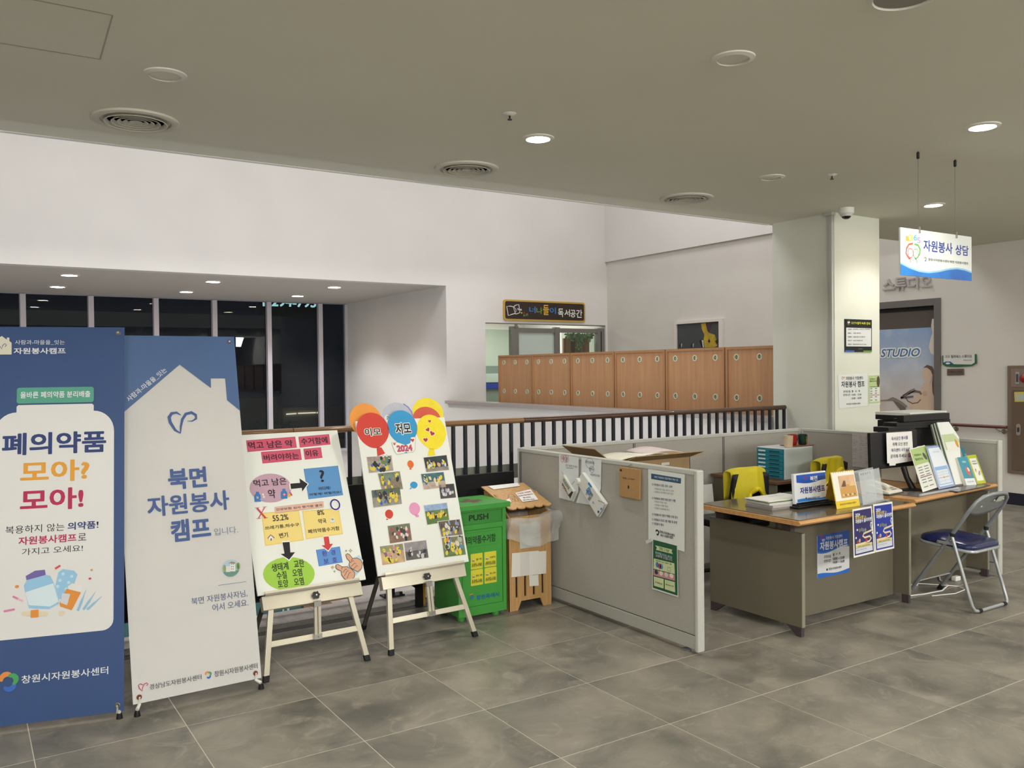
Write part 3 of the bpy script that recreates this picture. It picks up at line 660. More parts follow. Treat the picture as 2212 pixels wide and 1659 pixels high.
for zz in (1.341, 1.792):
    for k in range(3):
        yy = Wd*(.16+.34*k) if k else Wd*.16
        if v0_ is None:
            v0_ = vb.obj('vent', lt, smooth=True); WLo = v0_
            v0_.location = Vector((LX+.018, yy, zz))
        else:
            q = v0_.copy(); col.objects.link(q); q.parent = lt; q.location = Vector((LX+.018, yy, zz))
# the vent mesh was written relative to the locker's base; shift its origin back
for ch in lt.children:
    if ch.name.startswith('vent'): ch.location = ch.location-WL[lt]+WL[lt]
Yl = [10.687, 9.725, 8.757, 7.789, 6.82, 5.85]
names = ['wooden locker back at the far left of the row, by the glass door', 'second wooden locker back from the left', 'third wooden locker back from the left, under the sign\'s right end', 'fourth wooden locker back from the left, left of the painting', 'fifth wooden locker back, under the painting', 'nearest wooden locker back, partly hidden by the column']
lt.location = (LX+.2, Yl[0], 0); lt['label'] = names[0]
for y, nm in list(zip(Yl, names))[1:]:
    r = lt.copy(); col.objects.link(r); r.location = (LX+.2, y, 0); r['label'] = nm
    for ch in list(lt.children):
        c_ = ch.copy(); col.objects.link(c_); c_.parent = r

# ================================================================== READING SPACE SIGN
f = fy(YB-.03); R = Rg(f, 1030, 620, 5.926)
t = thing('door_sign', 'dark wooden signboard with yellow rim and colourful letters over the glass door', 'sign', (9.1, YB, 2.55))
def rrect(u0, v0, u1, v1, r, k=5):
    o = []
    for cx, cy, a in ((u1-r, v1-r, 0), (u0+r, v1-r, 1.5708), (u0+r, v0+r, 3.1416), (u1-r, v0+r, 4.7124)):
        for i in range(k+1): t_ = a+1.5708*i/k; o.append((cx+r*math.cos(t_), cy+r*math.sin(t_)))
    return o
u0, u1 = R(345, 300)[0], R(1387, 300)[0]; v1 = R(360, 158)[1]; v0 = R(360, 425)[1]
B().prism(f, rrect(u0, v0, u1, v1, .05), -.03, 0, M('#c9a24a', .5)).obj('rim', t)
B().prism(f, rrect(u0+.03, v0+.03, u1-.03, v1-.03, .035), 0, .004, M('#33291f', .6, var=.15, scale=6, stretch=(1, 1, 6))).obj('board', t)
b = B()
for ch, x0, y0, x1, y1, c_ in (('너', 668, 250, 750, 335, '#3f7fd0'), ('나', 760, 262, 838, 345, '#6fa040'), ('들', 845, 228, 922, 360, '#e0ae3c'), ('이', 930, 262, 1010, 345, '#3f7fd0'), ('독', 1037, 275, 1108, 385, '#e9e9e4'), ('서', 1118, 285, 1190, 378, '#e9e9e4'), ('공', 1195, 292, 1262, 390, '#e9e9e4'), ('간', 1270, 288, 1348, 395, '#e9e9e4')):
    b.text(f, ch, R(x0, y0), R(x1, y1), .006, M(c_, .5), bold=.03)
b.obj('lettering', t)
b = B(); W_ = M('#e9e9e4', .5)
b.line(f, R.L(380, 248, 400, 366, 440, 352, 480, 340, 505, 345, 550, 328, 535, 225, 495, 232, 465, 255, 430, 245), .014, .006, W_, closed=True)
b.line(f, R.L(465, 255, 490, 340), .01, .006, W_); b.line(f, R.L(470, 250, 500, 290, 495, 325), .01, .006, W_); b.line(f, R.L(515, 275, 572, 288, 572, 298, 520, 290), .01, .006, W_)
b.obj('book_drawing', t)
b = B(); b.ell(f, *R(572, 332), .018, .018, .006, M('#d9b04a', .5), k=5); b.ell(f, *R(605, 332), .014, .012, .006, M('#a04a3a', .5), k=10); b.ell(f, *R(602, 365), .018, .022, .006, M('#5f8a58', .5), k=10, rot=.5)
b.line(f, R.L(628, 375, 628, 348, 648, 342, 648, 370), .008, .006, M('#cdb98a', .5)); b.obj('leaf_and_star_drawing', t)

# ================================================================== OUTSIDE THE NIGHT WINDOWS
t = thing('street_sign', 'glowing white digits of a lit sign outside the night windows', 'sign', (6, 18.6, 3.0))
f = fy(18.6); R = Rg(f, 380, 560, 3.687)
b = B(); b.text(f, '294-793', R(760, 295), R(1120, 386), 0, M('#c9f2f0', .5, emit=1.3), bold=.05, italic=.1); b.text(f, '1', R(690, 295), R(708, 375), 0, M('#c9f2f0', .5, emit=1.3), bold=.05); b.obj('digits', t)
for px_ in (575, 688):
    x = on(px_, 660, 1, 18.63).x; B().box(x-.03, 18.62, -.02, x+.03, 18.68, 3.25, BLK).obj('sign_post', t)
B().box(on(560, 660, 1, 18.62).x, 18.605, 2.9, on(700, 660, 1, 18.62).x, 18.62, 3.4, BLK).obj('sign_board', t)
t = thing('strip_light', 'thin lit strip light outside low behind the night windows', 'light', (8, 24, .5)); R = Rg(fy(24), 380, 560, 3.687)
f25 = fy(25.49); R = Rg(f25, 380, 560, 3.687); b = B()
for x0, x1, y0 in ((878, 958, 1233), (972, 1112, 1226), (1122, 1136, 1222)): b.prism(R.f, [R(x0, y0-3), R(x1, y0-9), R(x1, y0+0), R(x0, y0+6)], 0, .03, M('#ffe9c8', .5, emit=1.5))
b.obj('tube', t)
tp = thing('roof_planter', 'dark planter box outside holding the shrubs', 'planter', (5, 21, -.02)); B().box(-3, 20.6, -.02, 11, 21.4, .13, M('#3c3a36', .9)).obj('planter_box', tp)
t = thing('garden_shrub', 'dark shrubs outside at the foot of the night windows', 'plant', (6, 21, .0), kind='stuff'); b = B(); R = Rg(fy(21), 380, 560, 3.687)
for _ in range(420):
    px_, py_ = random.choice(((600, 60), (880, 60), (700, 40)))[0]+random.gauss(0, 45), random.uniform(1258, 1345); u, v = R(px_, py_); v -= .12; r = random.uniform(.03, .06); a = random.uniform(0, 6.28)
    q = Fr(R.f.P(u, v, random.uniform(-.2, .2)), (math.cos(a), .3, math.sin(a)), (-math.sin(a), .2, math.cos(a)))
    b.poly(q, [(-r, 0), (0, -r*.5), (r, 0), (0, r*.5)], 0, M('#5f7a63', .8))
b.obj('foliage', t)
t = thing('night_building', 'dim building wall in the dark outside the windows', 'building', (6, 25, -3))
B().box(-8, 26, -3.4, 8.2, 26.3, .9, M('#8a8779', .8)).obj('wall', t); B().box(8.2, 25.5, -3.4, 11, 26, .6, M('#a59f86', .8)).obj('annex_wall', t)
lamp('AREA', 'outside_glow', (7.2, 24.8, .9), 2.2, (1, .9, .75), 3, .3, rot=(.3, 0, 0))
B().box(-14, 22.2, -3.7, 30, 60, -3.4, M('#30302e', .9)).obj('ground', kind='structure')

# ================================================================== RAILING
RY = 5.80
t = thing('guard_railing', 'dark iron guard railing with wooden handrail along the atrium edge', 'railing', (3, RY, 0))
ZR = 1.268
for x0, x1, m in ((-4.1, 1.93, WOODR2), (1.936, 3.845, WOODR2), (3.85, 7.03, WOODR)):
    B().tube([(x0, RY, ZR), (x1, RY, ZR)], .023, m, k=16).obj('handrail', t, smooth=True, label='lighter brown handrail length' if m is WOODR2 else 'darker brown handrail length')
bp = B().box(-.012, -.012+RY, .14, .012, .012+RY, ZR-.015, IRON); b0 = None
for k in range(-62, 37):
    x = 3.197+.1061*k
    if b0 is None: b0 = bp.obj('baluster', t); q = b0
    else: q = b0.copy(); col.objects.link(q); q.parent = t
    q.location.x = x
    q.location.y = 0
B().box(-4.1, RY-.02, .125, 7.03, RY+.02, .15, IRON).obj('bottom_rail', t)
for kk in (-60, -46, -32, -18, -5, 9, 23, 35):
    x = 3.197+.1061*kk
    B().box(x-.0146, RY-.0146, .02, x+.0146, RY+.0146, .14, IRON).obj('post', t)
    b = B(); b.box(x-.08, RY-.05, .016, x+.08, RY+.05, .026, IRON)
    for sx in (-.06, .06): b.lathe([(.012, 0), (.012, .016), (.006, .018)], (x+sx, RY-.025, .026), IRON, k=6)
    b.obj('foot_plate', t)
for x in (-4.0, -2.3, -.6, 1.1, 2.8):
    B().box(x, RY+.036, .80, min(x+1.69, 7.0), RY+.054, .915, M('#8c9184', .5)).obj('guard_strip', t, label='grey-green strip board')
t = thing('black_display_board', 'long black board standing on legs in front of the railing', 'board', (2.0, 5.4, 0)); BY = 5.46
zt = on(1050, 1023, 1, BY).z; zb_ = on(769, 1265, 1, BY).z; xr = on(1110.5, 1040, 1, BY).x
BKM = M('#08080a', .75)
B().box(.1, BY, zb_, xr, BY+.03, zt, BKM).obj('board_panel', t)
for x in (.6, 2.72):
    B().box(x-.02, BY-.0, .0, x+.03, BY+.03, zb_, BKM).obj('leg', t)
    B().prism(Fr((x-.02, BY, zb_), (-1, 0, 0), (0, 0, 1)), [(0, 0), (.13, 0), (.0, -.09)], -.004, .004, BKM).obj('bracket', t)
B().box(2.75, BY-.004, .012, 2.768, BY-.0005, zb_, M('#b98a2a', .5)).obj('tape_strip', t, label='yellow tape strip')

# ================================================================== BANNERS
def leanfr(O, yaw, tilt):
    y, t = math.radians(yaw), math.radians(tilt); U = Vector((math.cos(y), math.sin(y), 0)); Bk = Vector((-math.sin(y), math.cos(y), 0))
    return Fr(O, U, Bk*math.sin(t)+Vector((0, 0, math.cos(t))))
def xbanner(name, label, f, w, h, m, feet, pm, rodm, group):
    base = f.P(w/2, 0, -.05); base.z = 0
    t = thing(name, label, 'banner', base, group)
    sag = lambda a, b_: -.012*math.sin(3.1416*a)*abs(2*b_-1)**2+.004*math.sin(7*a+3*b_)
    def fn(a, b_): return f.P(a*w, b_*h, -.0015-.0)
    sh = B().grid(lambda a, b_: f.P(a*w, b_*h, -.0015), 8, 12, m).obj('banner_sheet', t)
    md = sh.modifiers.new('s', 'SOLIDIFY'); md.thickness = .0012; md.offset = -1
    hub = f.P(w/2, h*.52, -.09)
    b = B(); b.lathe([(.03, -.02), (.035, 0), (.03, .02)], hub, BLKG, ax=f.N, k=14); b.obj('hub', t)
    for u, v, up in ((.03, h-.03, 1), (w-.03, h-.03, 1)):
        e = f.P(u, v, -.012); B().tube([hub, hub.lerp(e, .5)+f.N*-.01, e, f.P(u, v, .012)], .0045, rodm, k=8).obj('upper_arm', t, smooth=True)
    for u, (fx_, fy_) in zip((.03, w-.03), feet):
        e = f.P(u, .03, -.012); ft = Vector((fx_, fy_, .012))
        B().tube([hub, f.P(u, .10, -.022), f.P(u, .03, -.016)], .006, rodm, k=8).obj('lower_arm', t, smooth=True)
        B().tube([f.P(u, .03, .012), f.P(u, .022, .006), f.P(u, -.004, -.004), ft+Vector((0, 0, .02))], [.004, .004, .008, .009], rodm, k=8).obj('hook', t, smooth=True)
        B().tube([ft+Vector((0, 0, .012)), (fx_, fy_, 0)], [.012, .016], BLKG, k=10).obj('foot_cap', t, smooth=True)
    rear = f.P(w/2, 0, -.62); rear.z = .01
    B().tube([hub, rear], .007, rodm, k=8).obj('rear_leg', t, smooth=True)
    for u, v in ((.03, .03), (w-.03, .03), (.03, h-.03), (w-.03, h-.03)):
        B().lathe([(.006, 0), (.010, .002), (.013, 0)], f.P(u, v, 0), pm, ax=f.N, k=14).obj('eyelet', t, smooth=True)
    return t, sh
# blue banner at the left
UB = Vector((math.cos(math.radians(-14)), math.sin(math.radians(-14)), 0))
f1 = leanfr(Vector((.6492, 4.5381, .03))-UB*.638, -14, 10.5); W1, H1 = .638, 1.925
t, sh = xbanner('roll_banner', 'dark blue banner stand with a white medicine jar print at far left', f1, W1, H1, BLUEB, [(.035, 4.66), (.628, 4.535)], M('#8d8c88', .3, metal=.8), M('#b5b5ae', .4), 'standing banners')
R = Rg(f1, 0, 700, 3.687); Q = Rg(f1, 0, 1150, 3.687)
uc = (R(133, 640)[0]+R(747, 640)[0])/2; JR = R(908, 1000)[0]; nk = R(747, 640)[0]-uc; jw = JR-uc
vN = R(440, 640)[1]; vS = R(747, 690)[1]; vC = R(908, 850)[1]; vB1 = Q(905, 690)[1]; vB0 = Q(830, 772)[1]
side = [(nk, vN-.008), (nk, vS)]+[(nk+(jw-nk)*math.sin(a), vC+(vS-vC)*math.cos(a)) for a in [i*.1963 for i in range(1, 9)]]+[(jw, vB1)]+[(jw-.05+.05*math.cos(a), vB1-.05*math.sin(a)) for a in [i*.314 for i in range(1, 6)]]
jar = [(uc+nk-.008, vN)]+[(uc+u, v) for u, v in side]+[(uc-u, v) for u, v in side[::-1]]+[(uc-nk+.008, vN)]
jar = [(max(.004, u), v) for u, v in jar]
B().poly(f1, jar, .0008, BANW).obj('jar_print', sh)
TEAL = M('#4d9c86', .5); b = B(); a, c_ = R(135, 508), R(747, 622)
b.poly(f1, rrect(a[0], c_[1], c_[0], a[1], .012), .0008, TEAL); b.obj('label_print', sh)
CRIM = M('#b0234f', .6); ORA = M('#dd9b33', .6); WT = M('#dfe2e6', .6)
b = B(); b.text(f1, '올바른 폐의약품 분리배출', R(163, 540), R(720, 582), .0014, WT, bold=.03)
b.text(f1, '사람과-마을을_잇는', R(120, 127), R(515, 165), .001, WT)
b.text(f1, '자원봉사캠프', R(110, 190), R(523, 238), .001, WT, bold=.04); b.obj('white_lettering', sh)
b = B(); b.text(f1, '폐의약품', R(18, 872), R(846, 1020), .0014, NAVY, bold=.05); b.text(f1, '의약품', R(540, 1580), R(762, 1628), .0014, NAVY, bold=.045); b.obj('navy_lettering', sh)
b = B(); b.text(f1, '모아?', R(163, 1095), R(712, 1243), .0014, ORA, bold=.05); b.obj('orange_lettering', sh)
b = B(); b.text(f1, '모아!', R(162, 1320), R(665, 1468), .0014, CRIM, bold=.05); b.text(f1, '자원봉사캠프', Q(148, 38), Q(610, 72), .0014, CRIM, bold=.04); b.obj('crimson_lettering', sh)
b = B(); b.text(f1, '복용하지 않는', R(45, 1612), R(513, 1645), .0014, INK); b.text(f1, '!', R(770, 1572), R(785, 1622), .0014, INK)
b.text(f1, '로', Q(622, 10), Q(686, 62), .0014, INK); b.text(f1, '가지고 오세요!', Q(175, 130), Q(660, 150), .0014, INK); b.obj('black_lettering', sh)
b = B(); P_ = lambda *a: Q.L(*a); n = .0014
LBL = M('#8fbfdf', .5); LB2 = M('#b7d9ea', .5); PUR = M('#6a5aa0', .5); PNK = M('#d27aa6', .5); AMB = M('#d98a2e', .5); BEI = M('#d9cdb0', .5); RED = M('#c8424a', .5)
def capsule(b, r, x0, y0, x1, y1, w, m1, m2, n):
    a = r(x0, y0); c = r(x1, y1); mx, my = (a[0]+c[0])/2, (a[1]+c[1])/2; th = math.atan2(c[1]-a[1], c[0]-a[0]); ww = w/2
    def end(p, s_): return [(p[0]+ww*math.cos(th+s_+k), p[1]+ww*math.sin(th+s_+k)) for k in [i*.45-1.575 for i in range(8)]]
    px_, py_ = -math.sin(th)*ww, math.cos(th)*ww
    b.poly(r.f, end(a, math.pi)+[(mx-px_, my-py_), (mx+px_, my+py_)], n, m1); b.poly(r.f, end(c, 0)+[(mx+px_, my+py_), (mx-px_, my-py_)], n, m2)
b.poly(f1, P_(465, 320, 500, 292, 590, 305, 618, 335, 560, 500, 530, 530, 470, 530, 440, 430), n, LBL)
for x, y in ((503, 330), (572, 350), (478, 382), (548, 400), (460, 430), (528, 450)): b.ell(f1, *Q(x, y), .0075, .0075, n+.0003, LB2, k=12)
b.poly(f1, P_(215, 378, 190, 425, 200, 470, 232, 605, 390, 612, 468, 570, 470, 540, 428, 400, 400, 345, 350, 335), n+.0006, LBL)
b.poly(f1, P_(200, 478, 425, 405, 468, 550, 400, 590, 230, 580), n+.0008, M('#cfe0e8', .5)); b.poly(f1, P_(205, 348, 212, 380, 290, 360, 365, 338, 358, 297, 280, 305), n+.001, PUR)
b.poly(f1, P_(530, 448, 645, 478, 572, 620, 480, 590, 474, 565), n+.0011, AMB); b.poly(f1, P_(540, 430, 575, 405, 655, 430, 650, 478, 545, 452), n+.0012, M('#dcdcda', .5)); b.poly(f1, P_(495, 485, 560, 490, 535, 580, 482, 560), n+.0013, M('#c9cdd6', .5))
capsule(b, Q, 403, 312, 475, 268, .010, M('#e2d9cc', .5), RED, n+.001); capsule(b, Q, 108, 512, 178, 545, .009, PNK, M('#e2b0c6', .5), n+.001); capsule(b, Q, 38, 628, 110, 614, .010, PNK, PNK, n+.001)
capsule(b, Q, 190, 645, 365, 648, .021, BEI, BEI, n+.0012); a, c_ = Q(245, 620), Q(308, 675); b.poly(f1, rrect(a[0], c_[1], c_[0], a[1], .004), n+.0016, AMB)
b.ell(f1, *Q(136, 432), .009, .0075, n+.001, AMB, k=14); b.ell(f1, *Q(730, 300), .006, .005, n+.001, AMB, k=12); b.ell(f1, *Q(717, 368), .007, .0055, n+.001, RED, k=12); b.ell(f1, *Q(492, 643), .014, .012, n+.0016, BEI, k=16)
for x0, y0, x1, y1 in ((620, 625, 685, 460), (665, 615, 760, 475), (695, 615, 812, 508)): b.line(f1, Q.L(x0, y0, x0*.55+x1*.45, y0*.55+y1*.45, x0*.35+x1*.65, y0*.35+y1*.65, x1, y1), [.011, .012, .006, .002], n+.001, M('#8db9d6', .5))
b.obj('medicine_print', sh)
b = B(); b.text(f1, '창원시자원봉사센터', Q(172, 1142), Q(862, 1128), .001, WT, bold=.02); b.obj('footer_lettering', sh)
b = B(); c_ = Q(62, 1190); c_ = (max(c_[0], .045), c_[1]); swirl(b, f1, c_, .046, .001); b.obj('logo', sh)
b = B(); HC_ = M('#d5d2c2', .6); b.poly(f1, [(max(.004, u), v) for u, v in R.L(-40, 243, -40, 130, 15, 95, 55, 125, 55, 108, 75, 108, 75, 135, 93, 150, 93, 243)], .001, HC_)
b.line(f1, R.L(-5, 170, 15, 200, 22, 170, 40, 155, 52, 168, 40, 182), .003, .0013, NAVY); b.obj('house_logo', sh)

# beige and blue house banner
f2 = leanfr(Vector((.6905, 4.54, .0506)), 1.0, 12.6); W2, H2 = .6366, 1.878
t, sh = xbanner('roll_banner', 'beige house-shaped banner stand with blue lettering beside the blue banner', f2, W2, H2, BANW2, [(.705, 4.515), (1.318, 4.53)], M('#7a4434', .4), M('#dcdad2', .4), 'standing banners')
R = Rg(f2, 260, 700, 3.253); Q = Rg(f2, 260, 1150, 3.858)
pk = R(417, 285); lv = R(38, 608)[1]
top = [(0.0, H2), (W2, H2), (W2, R(850, 608)[1])]+R.L(750, 535, 737, 382, 635, 382, 637, 450, 417, 285)
sl_ = (pk[1]-R(38, 608)[1])/(pk[0]-R(38, 608)[0]); top += [(0.0, pk[1]-sl_*pk[0])]
B().poly(f2, top, .0008, BLUEB2).obj('sky_print', sh)
B2 = M('#41598f', .6); b = B(); L0 = R(50, 535); L1 = R(318, 318); b.text(f2, '사람과-마을을_잇는', L0, L1, .0014, WT, rot=.030, bold=.01); b.obj('slanted_lettering', sh)
b = B(); b.text(f2, '북면', R(330, 1018), R(612, 1145), .001, B2, bold=.06); b.text(f2, '자원봉사', R(185, 1215), R(770, 1302), .001, B2, bold=.045); b.text(f2, '캠프', R(350, 1380), R(640, 1503), .001, B2, bold=.06)
b.obj('blue_lettering', sh)
b = B(); b.text(f2, '입니다.', R(658, 1437), R(827, 1468), .001, M('#77829b', .6)); b.text(f2, '북면 자원봉사자님,', Q(590, 548), Q(1060, 536), .001, M('#46557f', .6)); b.text(f2, '어서 오세요.', Q(765, 600), Q(1068, 612), .001, M('#46557f', .6)); b.obj('small_lettering', sh)
def heart(b, f, pts, n, m, w): b.line(f, pts, w, n, m)
b = B()
for (r, m, x0, y0, k) in ((R, B2, 337, 615, 1.0),):
    b.line(f2, R.L(425, 640, 395, 622, 360, 628, 343, 655, 350, 690, 385, 745, 422, 768), [.004, .012, .016, .017, .016, .013, .005], .001, m)
    b.line(f2, R.L(422, 768, 425, 720, 435, 670, 460, 632, 500, 622, 530, 640, 532, 665, 505, 682, 470, 683), [.005, .011, .014, .016, .016, .015, .012, .007, .002], .0012, m)
b.obj('heart_logo', sh)
b = B(); c_ = Q(922, 297); b.ell(f2, *c_, .0455, .0455, .001, M('#a9c0cf', .5), k=32); b.poly(f2, [(c_[0]+.0455*math.cos(a), c_[1]+.0455*math.sin(a)) for a in [3.14+.35+i*.244 for i in range(11)]], .0012, M('#5f8a7c', .5))
b.poly(f2, Q.L(915, 325, 915, 252, 950, 245, 958, 325), .0014, M('#e1dfd8', .5)); b.poly(f2, Q.L(880, 330, 880, 285, 915, 280, 915, 330), .0016, M('#d6d3cc', .5)); b.poly(f2, Q.L(900, 258, 925, 243, 958, 250, 955, 262), .0018, M('#9a7a62', .5))
for x, y in ((868, 300), (985, 280), (975, 285)): b.ell(f2, *Q(x, y), .008, .019, .0019, M('#7d9d62', .5), k=12)
for x in (926, 940): 
    for y in (265, 285, 305): b.ell(f2, *Q(x, y), .0028, .004, .0019, M('#7a8088', .5), k=6)
b.obj('town_emblem', sh)
b = B(); b.line(f2, [Q(817, 442), Q(1048, 410)], .0022, .001, M('#5d6b8c', .5)); b.obj('rule_line', sh)
G_ = M('#4a4a50', .6)
b = B(); b.text(f2, '경상남도자원봉사센터', Q(242, 1268), Q(678, 1225), .001, G_, bold=.01); b.text(f2, '창원시자원봉사센터', Q(782, 1158), Q(1145, 1133), .001, G_, bold=.01); b.obj('footer_lettering', sh)
b = B(); b.line(f2, Q.L(188, 1270, 165, 1262, 150, 1275, 158, 1300, 182, 1322, 186, 1290, 200, 1262, 222, 1255, 230, 1265, 218, 1278), .004, .001, M('#b23a5c', .5)); b.obj('red_heart_logo', sh)
b = B(); swirl(b, f2, Q(730, 1188), .019, .001); b.obj('swirl_logo', sh)

# ================================================================== EASELS AND THEIR BOARDS
def easel(label, f, feet, w=.64, knob_u=None, rear=None):
    "aluminium studio easel: splayed front legs, ledge, stretcher, centre mast, rear leg"
    t = thing('easel', label, 'easel', (sum(p[0] for p in feet)/2, sum(p[1] for p in feet)/2, 0), 'aluminium easels')
    k = f.V.y/f.V.z
    def along(p, z, n=0): return f.P(p, z, n)
    lw = .030
    # ledge under the board
    b = B(); b.ob(f, .02, -.085, -.045, w-.035, -.008, .002, ALUB); b.obj('ledge_beam', t, bevel=.002)
    b = B(); b.ob(f, .035, -.010, -.045, w-.05, .0, .028, ALUD).ob(f, .035, 0, .022, w-.05, .012, .028, ALUB); b.obj('ledge_lip', t)
    tops = (.07, w-.11)
    for (fx_, fy_), u in zip(feet, tops):
        a = Vector((fx_, fy_, .0)); c = f.P(u, -.06, -.02); d = (c-a).normalized(); top = c+d*.01
        sx = f.U*(lw/2); sy = (d.cross(f.U)).normalized()*.012
        def bar(p, q, m, s=1):
            vs = [p-sx*s-sy*s, p+sx*s-sy*s, p+sx*s+sy*s, p-sx*s+sy*s, q-sx*s-sy*s, q+sx*s-sy*s, q+sx*s+sy*s, q-sx*s+sy*s]
            return B().add(vs, [(3, 2, 1, 0), (4, 5, 6, 7), (0, 1, 5, 4), (1, 2, 6, 5), (2, 3, 7, 6), (3, 0, 4, 7)], m)
        bar(a+d*.025, top, ALUB).obj('front_leg', t, bevel=.002); bar(a, a+d*.035, RUB, 1.12).obj('rubber_foot', t, bevel=.003)
    L = [Vector((feet[0][0], feet[0][1], 0)), Vector((feet[1][0], feet[1][1], 0))]
    c0 = L[0].lerp(f.P(tops[0], -.06, -.02), .48); c1 = L[1].lerp(f.P(tops[1], -.06, -.02), .48)
    ax = (c1-c0).normalized(); up = (f.P(0, -.06, -.02)-f.P(0, -.3, -.02)).normalized(); g_ = Fr(c0, ax, up)
    ln = (c1-c0).length
    b = B(); b.ob(g_, .012, -.016, -.01, ln-.012, .016, .01, ALUB); b.obj('stretcher', t, bevel=.002)
    mid = (c0+c1)/2+(c1-c0)*.02; tp = f.P(w*.5, -.075, -.0)
    d = (tp-mid).normalized(); q_ = Fr(mid, d.cross(Vector((0, -1, 0))).normalized()*-1 if False else ax, d)
    q_ = Fr(mid+q_.N*.012, ax, d); hh = (tp-mid).length
    b = B(); b.ob(q_, -.019, 0, 0, -.003, hh, .014, ALUB).ob(q_, .003, 0, 0, .019, hh, .014, ALUB).ob(q_, -.003, 0, 0, .003, hh, .006, ALUD); b.obj('mast', t)
    b = B(); b.ob(q_, -.023, -.012, .0, .023, .016, .017, STEEL); b.lathe([(.004, 0), (.004, .004)], q_.P(0, .002, .017), ALUD, ax=q_.N, k=8); b.obj('lower_clamp', t)
    b = B(); b.ob(q_, -.021, hh-.03, .0, .021, hh+.0, .017, STEEL); b.obj('upper_clamp', t)
    kc = f.P(w*.5+.0, -.048, .004); b = B(); pts = []
    for i in range(24): a = i*.2618; r = .020+.003*math.cos(6*a); pts.append((r*math.cos(a), r*math.sin(a)))
    b.prism(Fr(kc, f.U, f.V), pts, 0, .022, BLKG); b.lathe([(.005, .022), (.005, .024)], kc, STEEL, ax=f.N, k=8); b.obj('star_knob', t, bevel=.002)
    # upper mast behind the board and rear leg
    b = B(); b.ob(f, w*.5-.02, -.02, -.06, w*.5+.02, .97, -.035, ALUB); b.obj('upper_mast', t)
    hd = f.P(w*.5, .55, -.06); rl = Vector(rear)
    b = B(); b.tube([hd, rl], .014, M('#4a4640', .5), k=6); b.obj('rear_leg', t)
    b = B(); b.tube([rl+(hd-rl).normalized()*.03, rl], .018, RUB, k=8); b.obj('rubber_foot', t)
    return t
fe1 = leanfr(Vector((1.357, 4.705, .450)), .3, 26); fe2 = leanfr(Vector((2.078, 4.718, .455)), 2.3, 17.4); WB, HB_ = .64, .957
q1a, q1b = on(574, 1474, 2, 0), on(794, 1427, 2, 0); q2a, q2b = on(845, 1416, 2, 0), on(1027, 1375, 2, 0)
easel('aluminium easel holding the medicine disposal board, left of the two', fe1, [(q1a.x, q1a.y), (q1b.x, q1b.y)], rear=(1.42, 5.13, .0))
easel('aluminium easel holding the balloon photo board, nearer the green bin', fe2, [(q2a.x, q2a.y), (q2b.x, q2b.y)], rear=(2.18, 5.2, .0))
FOAM = M('#e8eae4', .5)
def board(label, f):
    t = thing('display_board', label, 'board', f.P(WB/2, 0, 0)); b = B().ob(f, 0, 0, -.012, WB, HB_, .002, FOAM).obj('foam_board', t, bevel=.002); return t
f = fe1; R = Rg(f, 520, 900, 4.146); t = board('white board explaining medicine disposal with pink title cards and arrows', f)
PK = M('#cf5370', .55); PKE = M('#8d2f47', .6); LIL = M('#c39fb0', .55); BL_ = M('#5b93c9', .55); YEL = M('#efd783', .55); LIM = M('#9ccb45', .55); PCH = M('#e2b7a5', .55)
NB = .0024
def card(nm, pts, m, edge=None, parent=None, R=R, n=NB):
    b = B(); P2 = R.L(*pts); b.prism(R.f, P2, n-.0004, n+.0006, m)
    if edge: b.line(R.f, [(p[0]*.965+sum(x[0] for x in P2)/len(P2)*.035, p[1]*.965+sum(x[1] for x in P2)/len(P2)*.035) for p in P2], .0014, n+.0009, edge, closed=True)
    return b.obj(nm, parent or t)
for pts in ((47, 215, 487, 181, 502, 279, 60, 318), (515, 182, 790, 158, 803, 250, 528, 278), (180, 318, 532, 291, 546, 388, 194, 421), (560, 290, 717, 276, 731, 370, 573, 386)): card('pink_card', pts, PK, PKE)
card('lilac_oval', sum([(265+187*math.cos(a), 641-130*math.sin(a)+(-.03)*0) for a in [i*.2618 for i in range(24)]], ()), LIL)
card('blue_card', (562, 470, 870, 440, 916, 704, 606, 741), BL_, M('#4478ad', .5))
card('yellow_card', (182, 862, 520, 840, 566, 1108, 218, 1160), YEL, M('#c9a040', .5)); card('yellow_card', (548, 845, 876, 820, 915, 1052, 582, 1100), YEL, M('#c9a040', .5))
card('pale_card', (300, 812, 738, 760, 744, 814, 308, 868), PCH, M('#a97a6a', .5), n=NB+.0012)
card('green_oval', sum([(430+232*math.cos(a), 1410-152*math.sin(a)) for a in [i*.2618 for i in range(24)]], ()), LIM)
card('small_blue_card', (672, 1195, 886, 1164, 912, 1306, 698, 1342), M('#5b8fd0', .5), M('#3f6fb5', .5))
ARB = M('#1b1b1d', .6)
def arrow(nm, pts, m, n=NB+.0016):
    b = B(); P2 = R.L(*pts); cx_ = sum(p[0] for p in P2)/len(P2); cy_ = sum(p[1] for p in P2)/len(P2)
    b.poly(f, [(cx_+(p[0]-cx_)*1.14, cy_+(p[1]-cy_)*1.14) for p in P2], n-.0003, M('#f0eee6', .5)); b.poly(f, P2, n, m); b.obj(nm, t)
arrow('black_arrow', (442, 602, 530, 595, 525, 555, 598, 605, 550, 672, 545, 640, 448, 650), ARB)
arrow('black_arrow', (372, 1128, 436, 1124, 443, 1218, 485, 1216, 432, 1283, 355, 1232, 390, 1228), ARB)
arrow('red_arrow', (740, 1078, 786, 1074, 796, 1142, 825, 1140, 782, 1202, 722, 1156, 750, 1152), M('#cc3b3b', .5))
b = B(); K1 = M('#1d1a22', .6); NN = NB+.0022
